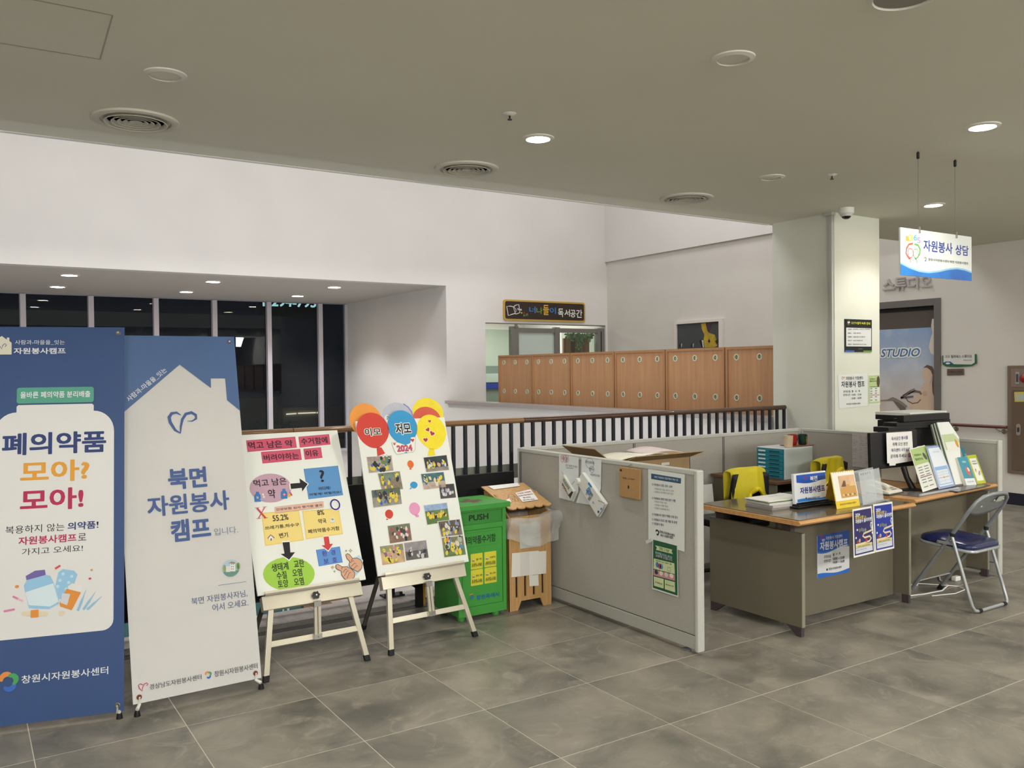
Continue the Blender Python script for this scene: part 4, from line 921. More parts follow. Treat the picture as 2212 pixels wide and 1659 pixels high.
for s_, x0, y0, x1, y1 in (('먹고 남은 약', 62, 231, 466, 271), ('수거함에', 533, 195, 780, 240), ('버려야하는', 200, 343, 522, 378), ('이유', 575, 305, 698, 355), ('먹고 남은', 110, 570, 412, 610), ('약', 238, 655, 315, 730), ('?', 697, 482, 760, 585),
    ('어디에?', 693, 632, 805, 655), ('어떻게? 버릴까요?', 612, 690, 898, 687), ('건강보험 심사 평가원 결과', 312, 824, 730, 804), ('55.2%', 280, 888, 428, 925), ('쓰레기통,하수구', 212, 985, 524, 984), ('변기', 340, 1045, 424, 1082),
    ('8%', 680, 842, 748, 880), ('약국', 688, 920, 768, 955), ('폐의약품수거함', 597, 1014, 886, 1018), ('생태계', 270, 1322, 430, 1372), ('교란', 468, 1290, 570, 1345), ('수질', 315, 1395, 415, 1450), ('오염', 455, 1370, 552, 1425), ('토양', 325, 1470, 428, 1525), ('오염', 470, 1450, 568, 1505)):
    b.text(f, s_, R(x0, y0), R(x1, y1), NN, K1, bold=.022)
b.obj('black_lettering', t)
b = B(); b.text(f, '환  경', R(722, 1207), R(848, 1238), NN, M('#4a3590', .6), bold=.01); b.text(f, '보  호', R(737, 1274), R(865, 1302), NN, M('#4a3590', .6), bold=.01); b.obj('purple_lettering', t)
b = B(); b.line(f, R.L(145, 822, 222, 912), .010, NN+.0006, RED); b.line(f, R.L(212, 815, 158, 912), .005, NN+.0008, RED)
for x0, x1, y in ((127, 165, 820), (195, 230, 812), (140, 178, 916), (205, 240, 911)): b.line(f, R.L(x0, y, x1, y-3), .003, NN+.001, RED)
b.obj('red_cross_letter', t)
b = B(); c_ = R(843, 790); ov = lambda ru, rv: [(c_[0]+ru*math.cos(i*.2618), c_[1]+rv*math.sin(i*.2618)) for i in range(24)]
b.line(f, ov(.0275, .031), .015, NN+.0004, M('#f0eee6', .5), closed=True); b.line(f, ov(.0275, .031), .009, NN+.0008, M('#2a2680', .5), closed=True); b.obj('blue_ring_letter', t)
b = B(); DB = M('#3f78b8', .5)
for x, y in ((148, 715), (385, 688)): b.poly(f, R.L(x-28, y-10, x-14, y-24, x-14, y-40, x+14, y-40, x+14, y-26, x+28, y-10, x+32, y+48, x-26, y+50), NN, DB); 
b.ell(f, *R(148, 727), .006, .007, NN+.0003, M('#e8e8e4', .5)); b.ell(f, *R(388, 700), .008, .0085, NN+.0003, M('#b84a52', .5))
b.line(f, R.L(148, 717, 148, 737), .0022, NN+.0006, RED); b.line(f, R.L(138, 727, 158, 727), .0022, NN+.0006, RED); b.line(f, R.L(388, 688, 388, 712), .0022, NN+.0006, M('#e8e8e4', .5)); b.line(f, R.L(376, 700, 400, 700), .0022, NN+.0006, M('#e8e8e4', .5))
for x, y in ((198, 700), (205, 722)): b.ell(f, *R(x, y), .006, .007, NN+.0003, M('#e6e2dc', .5))
b.line(f, R.L(170, 745, 222, 742), .005, NN+.0005, M('#9cb8d2', .5)); b.ell(f, *R(432, 708), .009, .010, NN+.0006, M('#dcb54a', .5)); capsule(b, R, 440, 680, 455, 705, .008, PK, RED, NN+.0005)
b.ell(f, *R(268, 1086), .0145, .0155, NN, M('#b9bdc2', .5)); b.poly(f, R.L(248, 1090, 268, 1068, 288, 1088, 286, 1108, 252, 1110), NN+.0003, M('#ece9e4', .5)); b.line(f, R.L(240, 1092, 266, 1060, 300, 1088), .004, NN+.0006, M('#9c3a3a', .5)); b.poly(f, R.L(264, 1112, 264, 1092, 276, 1092, 276, 1111), NN+.0008, M('#555a60', .5))
b.ell(f, *R(820, 932), .0135, .014, NN, M('#b9d0da', .5)); b.poly(f, R.L(802, 945, 802, 922, 836, 920, 838, 942), NN+.0003, M('#e6ebee', .5)); b.line(f, R.L(820, 915, 820, 935), .003, NN+.0006, DB); b.line(f, R.L(808, 925, 832, 925), .003, NN+.0006, DB)
b.obj('icons', t)
# thumbs up drawings
b = B(); SK = M('#d3a283', .55); OUT = M('#2a2522', .6)
b.poly(f, R.L(1000, 1270, 1060, 1240, 1095, 1290, 1075, 1380, 1025, 1430, 960, 1440, 890, 1400, 960, 1330), NB+.0006, M('#b9d3dc', .5))
def thumb(pts, folds, n):
    P2 = R.L(*pts); b.poly(f, P2, n, SK); b.line(f, P2, .0032, n+.0003, OUT, closed=True)
    for q in folds: b.line(f, R.L(*q), .0024, n+.0005, OUT)
thumb((938, 1240, 952, 1228, 972, 1236, 1000, 1272, 1040, 1268, 1072, 1285, 1088, 1320, 1080, 1362, 1048, 1392, 1005, 1372, 972, 1345, 968, 1318, 975, 1298, 950, 1275), ((975, 1312, 1005, 1290, 1015, 1300), (985, 1345, 1020, 1312, 1032, 1320), (1005, 1370, 1038, 1335, 1050, 1345), (1000, 1272, 985, 1292)), NN)
thumb((848, 1350, 850, 1330, 868, 1326, 908, 1348, 945, 1345, 990, 1368, 1018, 1400, 1015, 1440, 980, 1470, 930, 1458, 900, 1420, 898, 1385, 858, 1368), ((912, 1400, 935, 1368, 952, 1370), (925, 1430, 950, 1385, 968, 1382), (948, 1452, 970, 1400, 985, 1395), (908, 1348, 898, 1372)), NN+.0012)
for x, y, r in ((980, 1202, 18), (942, 1204, 9), (820, 1352, 16), (838, 1388, 10)): b.poly(f, R.L(x, y-r, x+r*.3, y-r*.3, x+r, y, x+r*.3, y+r*.3, x, y+r, x-r*.3, y+r*.3, x-r, y, x-r*.3, y-r*.3), NN, M('#c9c48a', .5)); b.line(f, R.L(x, y-r, x+r*.3, y-r*.3, x+r, y, x+r*.3, y+r*.3, x, y+r, x-r*.3, y+r*.3, x-r, y, x-r*.3, y-r*.3), .0016, NN+.0003, OUT, closed=True)
b.obj('thumbs_up_drawing', t)

# photo and balloon board
f = fe2; R = Rg(f, 740, 850, 3.95); t = board('white board of volunteer photos topped with paper balloons', f)
def balloon(nm, cx, cy, rx, ry, m, n, tail=None, k=28, rot=0, th=.0009):
    c = R(cx, cy); e = R(cx+rx, cy); g_ = R(cx, cy-ry); ru, rv = abs(e[0]-c[0]), abs(g_[1]-c[1])
    pts = []
    for i in range(k):
        a = 1.5708+6.2832*i/k; s_ = math.sin(a); ww = 1-.16*max(0, -s_)**1.5; x, y = ru*math.cos(a)*ww, rv*s_; pts.append((c[0]+x*math.cos(rot)-y*math.sin(rot), c[1]+x*math.sin(rot)+y*math.cos(rot)))
    b = B(); b.prism(f, pts, n, n+th, m)
    if tail: b.prism(f, R.L(*tail), n, n+th, m)
    return b.obj(nm, t)
N0 = .0024; CR_, CB, CY, CO, CP = M('#cf4034', .6), M('#3798cf', .6), M('#efdc2c', .6, var=.04, scale=20), M('#ea9a43', .6), M('#e39ac0', .6)
balloon('orange_paper_balloon', 212, 225, 138, 150, CO, -.022); balloon('grey_paper_balloon', 480, 195, 128, 125, M('#b9bcc8', .6, var=.04, scale=20), -.020)
b = B(); b.line(f, R.L(530, 82, 570, 110, 600, 150, 608, 185), .010, -.0185, M('#8b86c0', .6)); b.obj('lilac_edge', t); b = B(); b.ell(f, *R(395, 205), .022, .022, -.0185, M('#e6e8ea', .6)); b.text(f, '가', R(383, 185), R(415, 225), -.018, INK, bold=.02); b.obj('grey_balloon_print', t)
balloon('yellow_paper_balloon', 745, 160, 130, 132, M('#e8d634', .6, var=.06, scale=15), -.024); balloon('red_paper_balloon', 733, 225, 122, 120, M('#cf5a45', .6, var=.05, scale=15), -.021)
B().ob(f, .0, HB_-.035, -.016, .62, HB_+.001, -.0125, FOAM).obj('backing_strip', t)
balloon('red_balloon', 258, 315, 138, 152, CR_, N0, (288, 455, 330, 462, 362, 512, 296, 538)); 
balloon('blue_balloon', 510, 290, 127, 147, CB, N0); balloon('yellow_balloon', 757, 330, 125, 150, CY, N0, (738, 470, 778, 470, 790, 528, 722, 535))
b = B(); b.text(f, '이모', R(182, 300), R(330, 358), N0+.0022, INK, bold=.03, halo=.07, hm=M('#ecebe4', .5)); b.text(f, '저모', R(442, 255), R(588, 345), N0+.0022, INK, bold=.04, halo=.07, hm=M('#ecebe4', .5)); b.obj('balloon_lettering', t)
def hrt(b, x, y, r, m, n, rot=0):
    c = R(x, y); k = r/3.95*.0045*.65; pts = []
    for i in range(20):
        a = i*.314159; hx, hy = 16*math.sin(a)**3, 13*math.cos(a)-5*math.cos(2*a)-2*math.cos(3*a)-math.cos(4*a); pts.append((c[0]+k*(hx*math.cos(rot)-hy*math.sin(rot))/16, c[1]+k*(hx*math.sin(rot)+hy*math.cos(rot))/16))
    b.poly(f, pts, n, m)
b = B(); HR = M('#b02f45', .5)
for x, y, r, ro in ((740, 238, 15, .1), (725, 310, 20, .5), (762, 342, 24, -.5), (706, 397, 22, 0)): hrt(b, x, y, r*1.25, M('#e9e6da', .5), N0+.0012, ro); hrt(b, x, y, r, HR, N0+.0016, ro); b.obj('heart_sticker', t); b = B()
b = B(); b.poly(f, R.L(415, 420, 470, 418, 530, 440, 575, 425, 580, 375, 620, 372, 615, 480, 600, 500, 460, 520, 440, 490), N0+.0014, M('#eceae4', .5)); b.line(f, R.L(415, 420, 470, 418, 530, 440, 575, 425, 580, 375, 620, 372, 615, 480, 600, 500, 460, 520, 440, 490), .0018, N0+.0017, M('#4a9a68', .5), closed=True)
b.text(f, '2024', R(458, 446), R(595, 490), N0+.0022, M('#cf5070', .5), bold=.04, halo=.03, hm=M('#6a2438', .5)); hrt(b, 594, 400, 18, RED, N0+.002); hrt(b, 440, 432, 12, RED, N0+.002); b.poly(f, R.L(520, 505, 548, 498, 548, 512), N0+.0016, CB); b.obj('year_sticker', t)
balloon('small_orange_balloon', 578, 605, 27, 34, M('#e0702c', .6), N0, (572, 636, 582, 636, 588, 650, 568, 650), k=18); balloon('small_blue_balloon', 607, 782, 32, 30, CB, N0, (580, 800, 568, 822, 590, 812), k=18)
balloon('small_red_balloon', 396, 1030, 35, 40, CR_, N0, (375, 1065, 370, 1080, 390, 1078), k=18); balloon('small_pink_balloon', 613, 985, 47, 56, CP, N0, (615, 1035, 648, 1035, 650, 1055, 628, 1058), k=18)
PAL = {'green': ('#6d7a58', '#8f8d7c'), 'road': ('#8b8479', '#6f6c60'), 'dark': ('#2b2d2e', '#4a4640'), 'sky': ('#9fb2cf', '#5f7a4a'), 'room': ('#8f857a', '#b9b2a8'), 'soil': ('#b09a8a', '#5e6a4a'), 'wood': ('#bda78c', '#8e8478')}
def photo(pts, top, bot, split, cols, seed, nblob=16, border=True, ymin=.15, ymax=.85, n=N0, br=.12):
    rnd = random.Random(seed); P2 = R.L(*pts); TL_, TR_, BR_, BL_2 = P2
    def at(a, c): # a right, c down
        u = (TL_[0]*(1-a)+TR_[0]*a)*(1-c)+(BL_2[0]*(1-a)+BR_[0]*a)*c; v = (TL_[1]*(1-a)+TR_[1]*a)*(1-c)+(BL_2[1]*(1-a)+BR_[1]*a)*c; return (u, v)
    b = B(); b.prism(f, P2, n-.0003, n+.0005, M('#dedcd6', .45)); k = .03 if border else .0
    b.poly(f, [at(k, k), at(1-k, k), at(1-k, split), at(k, split)], n+.0008, M(top, .45, var=.25, scale=30)); b.poly(f, [at(k, split), at(1-k, split), at(1-k, 1-k), at(k, 1-k)], n+.0008, M(bot, .45, var=.25, scale=30))
    wd = abs(TR_[0]-TL_[0]); hh = abs(TL_[1]-BL_2[1])
    for i in range(nblob):
        a = rnd.uniform(.12, .88); c = rnd.uniform(ymin, ymax); u, v = at(a, c); cc = rnd.choice(cols); r = rnd.uniform(.55, 1)*br*wd
        r = min(r, .1*wd if (a < .18 or a > .82) else r)
        b.ell(f, u, v, r*.6, min(r, .16*hh), n+.0011+i*.00002, M(cc, .5), k=9, rot=rnd.uniform(-.6, .6)); b.ell(f, u+rnd.uniform(-.2, .2)*r, v+min(r, .16*hh)*.95, r*.26, r*.28, n+.0015+i*.00002, M(rnd.choice(('#2a211d', '#b58a70', '#d8cfc0', '#3c6db8')), .5), k=8)
    b.obj('photo_print', t)
Yv, Bv, Dk, Wh = '#e0c93a', '#2f66b0', '#26282c', '#d6d2ca'
photo((197, 540, 420, 526, 438, 662, 218, 684), '#9b8f88', '#a89d92', .3, (Yv, Bv, Dk, Yv, '#6a8050', Bv, Dk), 3, 14, br=.2)
photo((682, 545, 890, 522, 912, 655, 708, 676), '#2f3a3c', '#8d857c', .72, (Yv, Bv, Wh, '#4f7a5a', Yv, '#d2a48a'), 5, 14, ymin=.35, ymax=.65)
photo((660, 685, 865, 667, 888, 802, 686, 826), '#3d6a70', '#b8a595', .55, (Yv, Bv, Yv, Wh, Bv, '#dcc9b0'), 7, 12, ymin=.25, ymax=.7, br=.15)
photo((820, 780, 948, 770, 966, 888, 835, 900), '#3a3636', '#4a4644', .5, (Wh, '#b9b7c0', '#cfcdd4', '#9a98a0', Wh), 8, 12, border=False, ymin=.4, br=.16, ymax=.75)
photo((292, 680, 490, 660, 520, 820, 330, 835), '#6d7f6e', '#8b8069', .38, (Yv, '#3a5f9a', Dk, '#9a8a68', Yv, '#86795e'), 9, 14, n=N0+.0001)
photo((244, 828, 485, 802, 504, 942, 262, 974), '#5c6650', '#8f8b80', .45, (Yv, Yv, Dk, Bv, Yv, '#3c4a70', Dk), 11, 18, border=False, n=N0+.0016)
photo((684, 952, 893, 928, 916, 1095, 716, 1127), '#8fa7cc', '#5c7a3e', .32, (Yv, Yv, '#c9a52e', Yv, Dk, Yv, '#d8c03a'), 13, 20, ymin=.45, ymax=.68, br=.1)
photo((806, 1092, 1000, 1070, 1028, 1208, 838, 1228), '#5e544c', '#7b746c', .5, ('#9fa7d0', Wh, Yv, '#8890b8', Wh, '#4a433e'), 15, 16, n=N0+.0016)
photo((838, 1230, 1028, 1208, 1056, 1378, 862, 1405), '#7a7c58', '#5e7a50', .5, (Yv, '#d9cdb4', Yv, '#4a3f36', '#a9bcae', '#5b86c0', Yv, '#d98a35'), 17, 22, br=.17)
photo((376, 1128, 575, 1102, 596, 1256, 398, 1286), '#6d7258', '#7e6350', .3, (Wh, Dk, '#c9a888', '#b5484e', '#d8d8d8', '#3c3a30'), 19, 16)
photo((316, 1306, 512, 1280, 534, 1436, 338, 1466), '#8a8a68', '#bd9d7c', .35, (Yv, Yv, '#cf7f8a', '#e0a8b0', '#3a3338', Yv, '#8a5a68'), 21, 20, border=False)
photo((516, 1272, 715, 1248, 738, 1404, 536, 1432), '#8f898c', '#5c5654', .5, (Dk, '#3a3a3e', '#a9a6a8', Dk, '#c8c6c6'), 23, 14, ymin=.45)

# ================================================================== GREEN COLLECTION BIN
GB0, GB1, GYF, GYB, GZ = 2.752, 3.128, 4.95, 5.29, .745
t = thing('collection_bin', 'bright green metal medicine collection bin with a cross on its lid', 'bin', (2.95, 5.1, 0))
b = B(); b.box(GB0, GYF+.004, .035, GB1, GYB, GZ-.002, GREEN); b.obj('body', t, bevel=.004)
for x in (GB0+.045, GB1-.06):
    for y in (GYF+.05, GYB-.05): B().lathe([(.024, 0), (.028, .012), (.026, .036)], (x, y, 0), GREEN, k=14).obj('foot', t, smooth=True)
b = B(); b.box(GB0-.02, GYF-.022, GZ-.002, GB1+.028, GYB+.01, GZ+.034, GREEN); b.obj('lid', t, bevel=.003)
R = Rg(fy(GYF), 980, 1030, 5.35); f = R.f
def pp(*pts): return R.L(*pts)
a, c_ = R(90, 385), R(590, 340); zt = GZ-.035
fr_ = B(); zP0, zP1 = R(540, 515)[1], R(540, 368)[1]
fr_.ob(f, GB0, zP1, -.004, GB1, GZ-.002, .006, GREEN).ob(f, GB1-.028, .035, -.004, GB1, zP1, .006, GREEN).ob(f, GB0, .035, -.004, GB0+.028, zP1, .006, GREEN).ob(f, GB0+.028, zP0-.034, -.004, GB1-.028, zP0, .006, GREEN).ob(f, GB0+.028, .035, -.004, GB1-.028, .095, .006, GREEN); fr_.obj('front_frame', t, bevel=.0015)
b = B(); b.ob(f, GB0+.03, zP0+.002, -.0039, GB1-.03, zP1-.002, -.001, M('#3c8c39', .45)); b.obj('push_flap', t)
b = B(); b.ob(f, GB0+.032, .098, -.004, GB1-.031, zP0-.037, .003, GREEN); dr = b.obj('door', t, bevel=.001)
b = B(); a, c_ = R(143, 655), R(495, 770)
b.line(f, R.L(140, 655, 494, 612, 494, 770, 150, 815), .0016, .0046, GREEND, closed=True); b.obj('label_outline', t)
KK = M('#15301a', .6)
b = B(); b.text(f, 'PUSH', R(176, 445), R(402, 487), -.0004, KK, bold=.05); b.text(f, '폐의약품수거함', R(100, 700), R(482, 742), .0046, KK, bold=.03); b.obj('black_lettering', t)
b = B(); b.text(f, '창원특례시', R(258, 1370), R(522, 1378), .0046, M('#1d5fa0', .5), bold=.035); b.obj('blue_lettering', t)
b = B(); b.ell(f, *R(205, 1392), .018, .012, .0046, M('#2a7a9a', .5), rot=.3); b.line(f, R.L(178, 1365, 205, 1352, 222, 1352), .006, .0049, M('#d98a3d', .5)); b.obj('city_logo', t)
YL = M('#d8d13a', .5)
for (x0, y0, x1, y1, tt, s2) in ((192, 895, 332, 1052, '알 약', '조제약'), (350, 872, 490, 1025, '가루약', '개봉없이'), (194, 1082, 336, 1240, '물약, 시럽', '한 병에'), (352, 1056, 493, 1212, '연고, 안약', '겉 포장만')):
    a, c_ = R(x0, y0), R(x1, y1); b = B(); b.prism(f, rrect(a[0], c_[1], c_[0], a[1], .004), .0035, .0045, YL); st = b.obj('sticker', t)
    b = B(); b.text(f, tt, R(x0+62, y0+48), R(x1-12, y0+62), .0052, M('#3a3a20', .6), bold=.03); b.text(f, s2+' 그대로', R(x0+14, y0+108), R(x1-10, y0+116), .0052, M('#4a4a28', .6), bold=.03); b.text(f, '모아서 넣어주세요', R(x0+10, y0+126), R(x1-8, y0+134), .0052, M('#4a4a28', .6), bold=.03)
    b.obj('lettering', st)
    b = B(); q = R(x0+32, y0+66); b.ell(f, q[0], q[1], .008, .007, .0052, M('#c9cdd2', .5), k=10); b.ell(f, q[0]+.004, q[1]-.006, .005, .004, .0055, M('#3c5fa8', .5), k=8); b.ell(f, q[0]-.006, q[1]-.005, .005, .004, .0055, M('#a84a3c', .5), k=8); b.obj('icon', st)
LZ = GZ+.0345; Rt = Rg(Fr((0, 0, LZ), (1, 0, 0), (0, 1, 0)), 980, 1030, 5.35)
b = B(); b.poly(Rt.f, Rt.L(262, 190, 233, 193, 240, 218, 215, 225, 228, 248, 258, 245, 275, 248, 262, 245), .0, GREEN) if False else None
b = B(); cx_, cy_ = 2.945, 5.105; q = .028; r_ = .078
b.poly(Rt.f, [(cx_-q, cy_-r_), (cx_+q, cy_-r_), (cx_+q, cy_-q), (cx_+r_, cy_-q), (cx_+r_, cy_+q), (cx_+q, cy_+q), (cx_+q, cy_+r_), (cx_-q, cy_+r_), (cx_-q, cy_+q), (cx_-r_, cy_+q), (cx_-r_, cy_-q), (cx_-q, cy_-q)], .0006, M('#6b453c', .5)); b.obj('cross_print', t)
B().box(GB0-.006, GYF+.12, .3, GB0, GYB-.04, .68, GREEND).obj('side_panel', t)

# ================================================================== WOODEN CARTON BOX
WX0, WX1, WYF, WYB = 3.178, 3.532, 4.985, 5.33
t = thing('recycling_box', 'bamboo coloured wooden recycling box with a scalloped roof beside the green bin', 'box', (3.35, 5.15, 0))
R = Rg(fy(WYF), 980, 1030, 5.35); f = R.f
zf = .655; PLY = M('#8d6238', .6)
# front board with slots cut out: strips between slots
pc = B(); slots = [(R(728, 1280), .075), (R(828, 1262), .075), (R(928, 1240), .075), (R(1028, 1225), .075)]
su = [q[0][0] for q in slots]; sv = sum(q[0][1] for q in slots)/4; hw = .0085; s0, s1 = sv-.072, sv+.072
pc.ob(f, WX0, s1, -.012, WX1, zf, 0, BAMB)
edges = [WX0]+[e for u in su for e in (u-hw, u+hw)]+[WX1]
for i in range(0, len(edges), 2): pc.ob(f, edges[i], s0, -.012, edges[i+1], s1, 0, BAMB)
legw = .085
pc.prism(f, [(WX0, 0), (WX0+.07, 0), (WX0+legw+.01, .062), (WX1-legw-.01, .062), (WX1-.07, 0), (WX1, 0), (WX1, s0), (WX0, s0)], -.012, 0, BAMB)
pc.obj('front_board', t)
b = B()
b.ob(f, WX0+.012, .09, -.035, WX1-.012, s1+.05, -.03, M('#3a2716', .8)); b.obj('slot_backing', t)
for x0, x1 in ((WX0-.0, WX0+.012), (WX1-.012, WX1)):
    g_ = Fr((x0, 0, 0), (0, 1, 0), (0, 0, 1)); b = B(); b.prism(g_, [(WYF, .0), (WYF+.07, 0), (WYF+.09, .06), (WYB-.09, .06), (WYB-.07, 0), (WYB, 0), (WYB, .80), (WYF+.17, .79), (WYF+.01, zf)], 0, x1-x0, BAMB); b.obj('side_board', t)
B().box(WX0, WYB-.012, .06, WX1, WYB, .80, BAMB).obj('back_board', t); B().box(WX0+.012, WYF+.012, .065, WX1-.012, WYB-.012, .08, PLY).obj('bottom_board', t)
# tilted scalloped roof
rO = Vector((WX0-.014, WYF-.02, .722)); rB = Vector((WX0-.014, WYB-.0, .835)); rv = (rB-rO); rl = rv.length; fr2 = Fr(rO, (1, 0, 0), rv)
rw = WX1-WX0+.012; pts = [(0, rl), (0, .012)]; ns = 5
for i in range(ns):
    w_ = rw/ns
    for k in range(1, 8): a = math.pi+math.pi*k/8; pts.append((w_*(i+.5)+w_/2*math.cos(a), .014+.030*math.sin(a)))
    pts.append((w_*(i+1), .012))
pts.append((rw, rl)); B().prism(fr2, pts, -.008, 0, BAMB).obj('roof_board', t)
R2 = Rg(fr2, 980, 1030, 5.35)
b = B(); LNE = M('#2c2118', .7); b.line(fr2, R2.L(630, 235, 640, 205, 688, 205, 702, 232), .003, .0006, LNE, closed=True); b.line(fr2, R2.L(630, 235, 632, 270, 660, 288, 712, 280, 702, 232), .003, .0006, LNE, closed=True); b.line(fr2, R2.L(702, 220, 735, 250, 752, 280, 712, 282), .003, .0006, LNE)
b.text(fr2, '종이', R2(664, 250), R2(700, 268), .0006, LNE, bold=.03); b.obj('carton_drawing', t)
def paper(name, label, f, pts, m=PAPER, n=.002, curl=0, group=None, parent=None, cat='paper', th=.0006):
    q = f
    b = B(); b.prism(f, pts, n, n+th, m)
    if parent: return b.obj(name, parent)
    t_ = thing(name, label, cat, f.P(sum(p[0] for p in pts)/len(pts), min(p[1] for p in pts), n), group); b.obj('sheet', t_); return t_
t = paper('notice_paper', 'white notice with red and black lines lying on the scalloped roof', fr2, R2.L(708, 192, 888, 148, 978, 270, 796, 296), n=.004)
b = B(); CRM = M('#a03050', .6); GYI = M('#4a4a4e', .6); TN = .0052
def tline(b, s_, x0, y0, x1, y1, h, m, R=R2, n=TN, bold=.03):
    p, q = R(x0, y0), R(x1, y1); b.text(R.f, s_, p, q, n, m, rot=h, bold=bold)
tline(b, '이곳은 우유팩', 735, 205, 888, 178, .020, CRM); tline(b, '종이팩 전용 함입니다', 748, 232, 915, 203, .020, CRM); tline(b, '종이팩만', 800, 250, 890, 240, .018, GYI); tline(b, '넣어주세요', 800, 278, 935, 264, .018, GYI); b.obj('lettering', t)
t = paper('notice_paper', 'white paper sheet along the back edge of the scalloped roof', fr2, [(.06, rl-.075), (.30, rl-.06), (.31, rl-.005), (.05, rl-.01)], n=.004)
t = paper('notice_paper', 'small white paper at the front left of the scalloped roof', fr2, R2.L(600, 280, 640, 255, 668, 298, 610, 308), n=.004)
f = fy(WYF); R = Rg(f, 980, 1030, 5.35)
WP = M('#e9e7e0', .6)
t = paper('taped_paper', 'wide white taped paper across the middle of the wooden box', f, R.L(672, 882, 765, 875, 870, 862, 980, 852, 982, 862, 1068, 855, 1066, 1115, 665, 1160), WP)
b = B(); b.ob(f, R(765, 900)[0], R(765, 1150)[1], .0028, R(872, 900)[0], R(765, 880)[1], .003, M('#dedcd6', .5)); b.obj('tape', t)
t = paper('taped_paper', 'narrow white paper hanging under the wide one on the wooden box', f, R.L(868, 1138, 974, 1130, 980, 1255, 874, 1264), WP, n=.0034)
t = paper('taped_paper', 'greyish paper behind the plastic bag on the wooden box', f, R.L(752, 540, 1000, 525, 1006, 800, 765, 832), M('#c9cbc6', .5), n=.002)
# plastic bag draped over the opening
t = thing('plastic_bag', 'clear plastic bag draped over the opening of the wooden box', 'bag', (3.36, 5.0, .4))
FILM = film('#f0f0ee', .32, 'bag_film', .22); rnd = random.Random(4)
xs_ = [rnd.uniform(-1, 1) for _ in range(40)]
def bagf(a, b_):
    # a runs round the mouth, b_ from the inside over the rim and down outside
    th = 6.2832*a; cx_, cy_ = (WX0+WX1)/2, (WYF+WYB)/2-.03; wx, wy = (WX1-WX0)/2+.01, (WYB-WYF)/2-.02
    sx = max(-1, min(1, 1.25*math.cos(th))); sy = max(-1, min(1, 1.25*math.sin(th)))
    rip = .010*math.sin(9*th+1+2*b_)+.007*math.sin(17*th+5*b_)+.004*math.sin(34*th-7*b_)
    out = math.sin(min(1, b_*1.25)*2.6)*.055; front = .5-.5*math.sin(th); dr_ = (.05+.16*front)*(.75+.25*math.cos(th*1+.5))
    if b_ < .25: z = zf-.10+.11*(b_/.25); o_ = -.02+.02*b_/.25
    else: q_ = (b_-.25)/.75; z = zf+.01+.012*math.sin(q_*3.14)-dr_*q_*1.15; o_ = .012+out*(.6+.4*front)
    right = .05*max(0, math.cos(th))*max(0, b_-.2)
    return Vector((cx_+sx*(wx+o_+rip)+right*.6, cy_+sy*(wy+o_+rip*(.6)), z+.01*math.sin(5*th)+.015*math.cos(th)))
B().grid(bagf, 64, 14, FILM).obj('film', t, smooth=True)

# ================================================================== PARTITIONS
def partition(name, label, x0, y0, x1, y1, splits, z1=1.08, face='both'):
    "office partition: fabric panel per bay, rounded cap, raceway at the bottom, end posts"
    t = thing(name, label, 'partition', ((x0+x1)/2, (y0+y1)/2, 0), 'office partitions')
    A = Vector((x0, y0, 0)); d = Vector((x1-x0, y1-y0, 0)); L = d.length; d.normalize(); pw = .026
    g_ = Fr(A, d, (0, 0, 1))
    B().ob(g_, .031, z1-.03, -pw, L-.0205, z1, pw, TRIMG).obj('cap_rail', t, bevel=.006)
    st = [0]+splits+[L]
    for a, b_ in zip(st, st[1:]):
        B().ob(g_, a+.014, .112, -pw+.003, b_-.014, z1-.03, pw-.003, FELT).obj('fabric_panel', t, bevel=.002)
        B().ob(g_, a+.014, .028, -pw+.002, b_-.014, .106, pw-.002, FELTT).obj('raceway_cover', t, bevel=.002)
    for a in splits: B().ob(g_, a-.012, .02, -pw, a+.012, z1-.03, pw, TRIMD).obj('joint_post', t)
    for a in (0, L): B().ob(g_, a-.02 if a else -.0, .015, -pw-.002, a if a else .03, z1+.001, pw+.002, TRIMG).obj('end_post', t, bevel=.008)
    for a in (.12, L-.14): B().lathe([(.028, 0), (.028, .008), (.008, .012), (.008, .035)], g_.P(a, 0, 0), M('#6a6a68', .4), k=14).obj('levelling_foot', t, smooth=True)
    return t
PX = 3.616
partition('office_partition', 'grey partition with papers taped on it, nearest the viewer', PX, 3.592, PX, 5.50, [1.87])
partition('office_partition', 'long grey partition standing along the railing behind the desks', PX+.03, 5.50, 6.86, 5.50, [1.10, 2.16])
partition('office_partition', 'grey partition between the copier and the right wall', 6.886, 5.47, 6.886, 3.58, [.95])

f = fx(3.59); R = Rg(f, 1100, 920, 3.252)
def wob(pts, k=4): return pts
t = paper('handwritten_note', 'white handwritten note left on the partition, behind a small milk carton', f, R.L(352, 200, 490, 222, 488, 460, 455, 533, 352, 505), PAPERB)
b = B(); 
for x in (375, 395, 408): b.line(f, [(R(x, 230)[0]+.02*math.cos(a), R(x, 230)[1]+.026*math.sin(a)) for a in [i*.6283 for i in range(10)]], .0028, .0032, M('#b04a60', .6), closed=True)
b.text(f, '여러분', R(368, 212), R(415, 248), .0034, M('#b04a60', .6), bold=.0); b.text(f, '씻고 말려 주세요', R(398, 268), R(482, 296), .0032, GYI); b.line(f, R.L(402, 294, 452, 298), .0025, .0032, GYI); b.line(f, R.L(372, 322, 400, 372), .0025, .0032, GYI); b.line(f, R.L(470, 378, 425, 430), .0025, .0032, GYI); b.obj('handwriting', t)
t = paper('handwritten_note', 'white handwritten note behind the larger leaning water carton', f, R.L(510, 222, 650, 240, 645, 440, 615, 560, 472, 540, 505, 440), PAPERB)
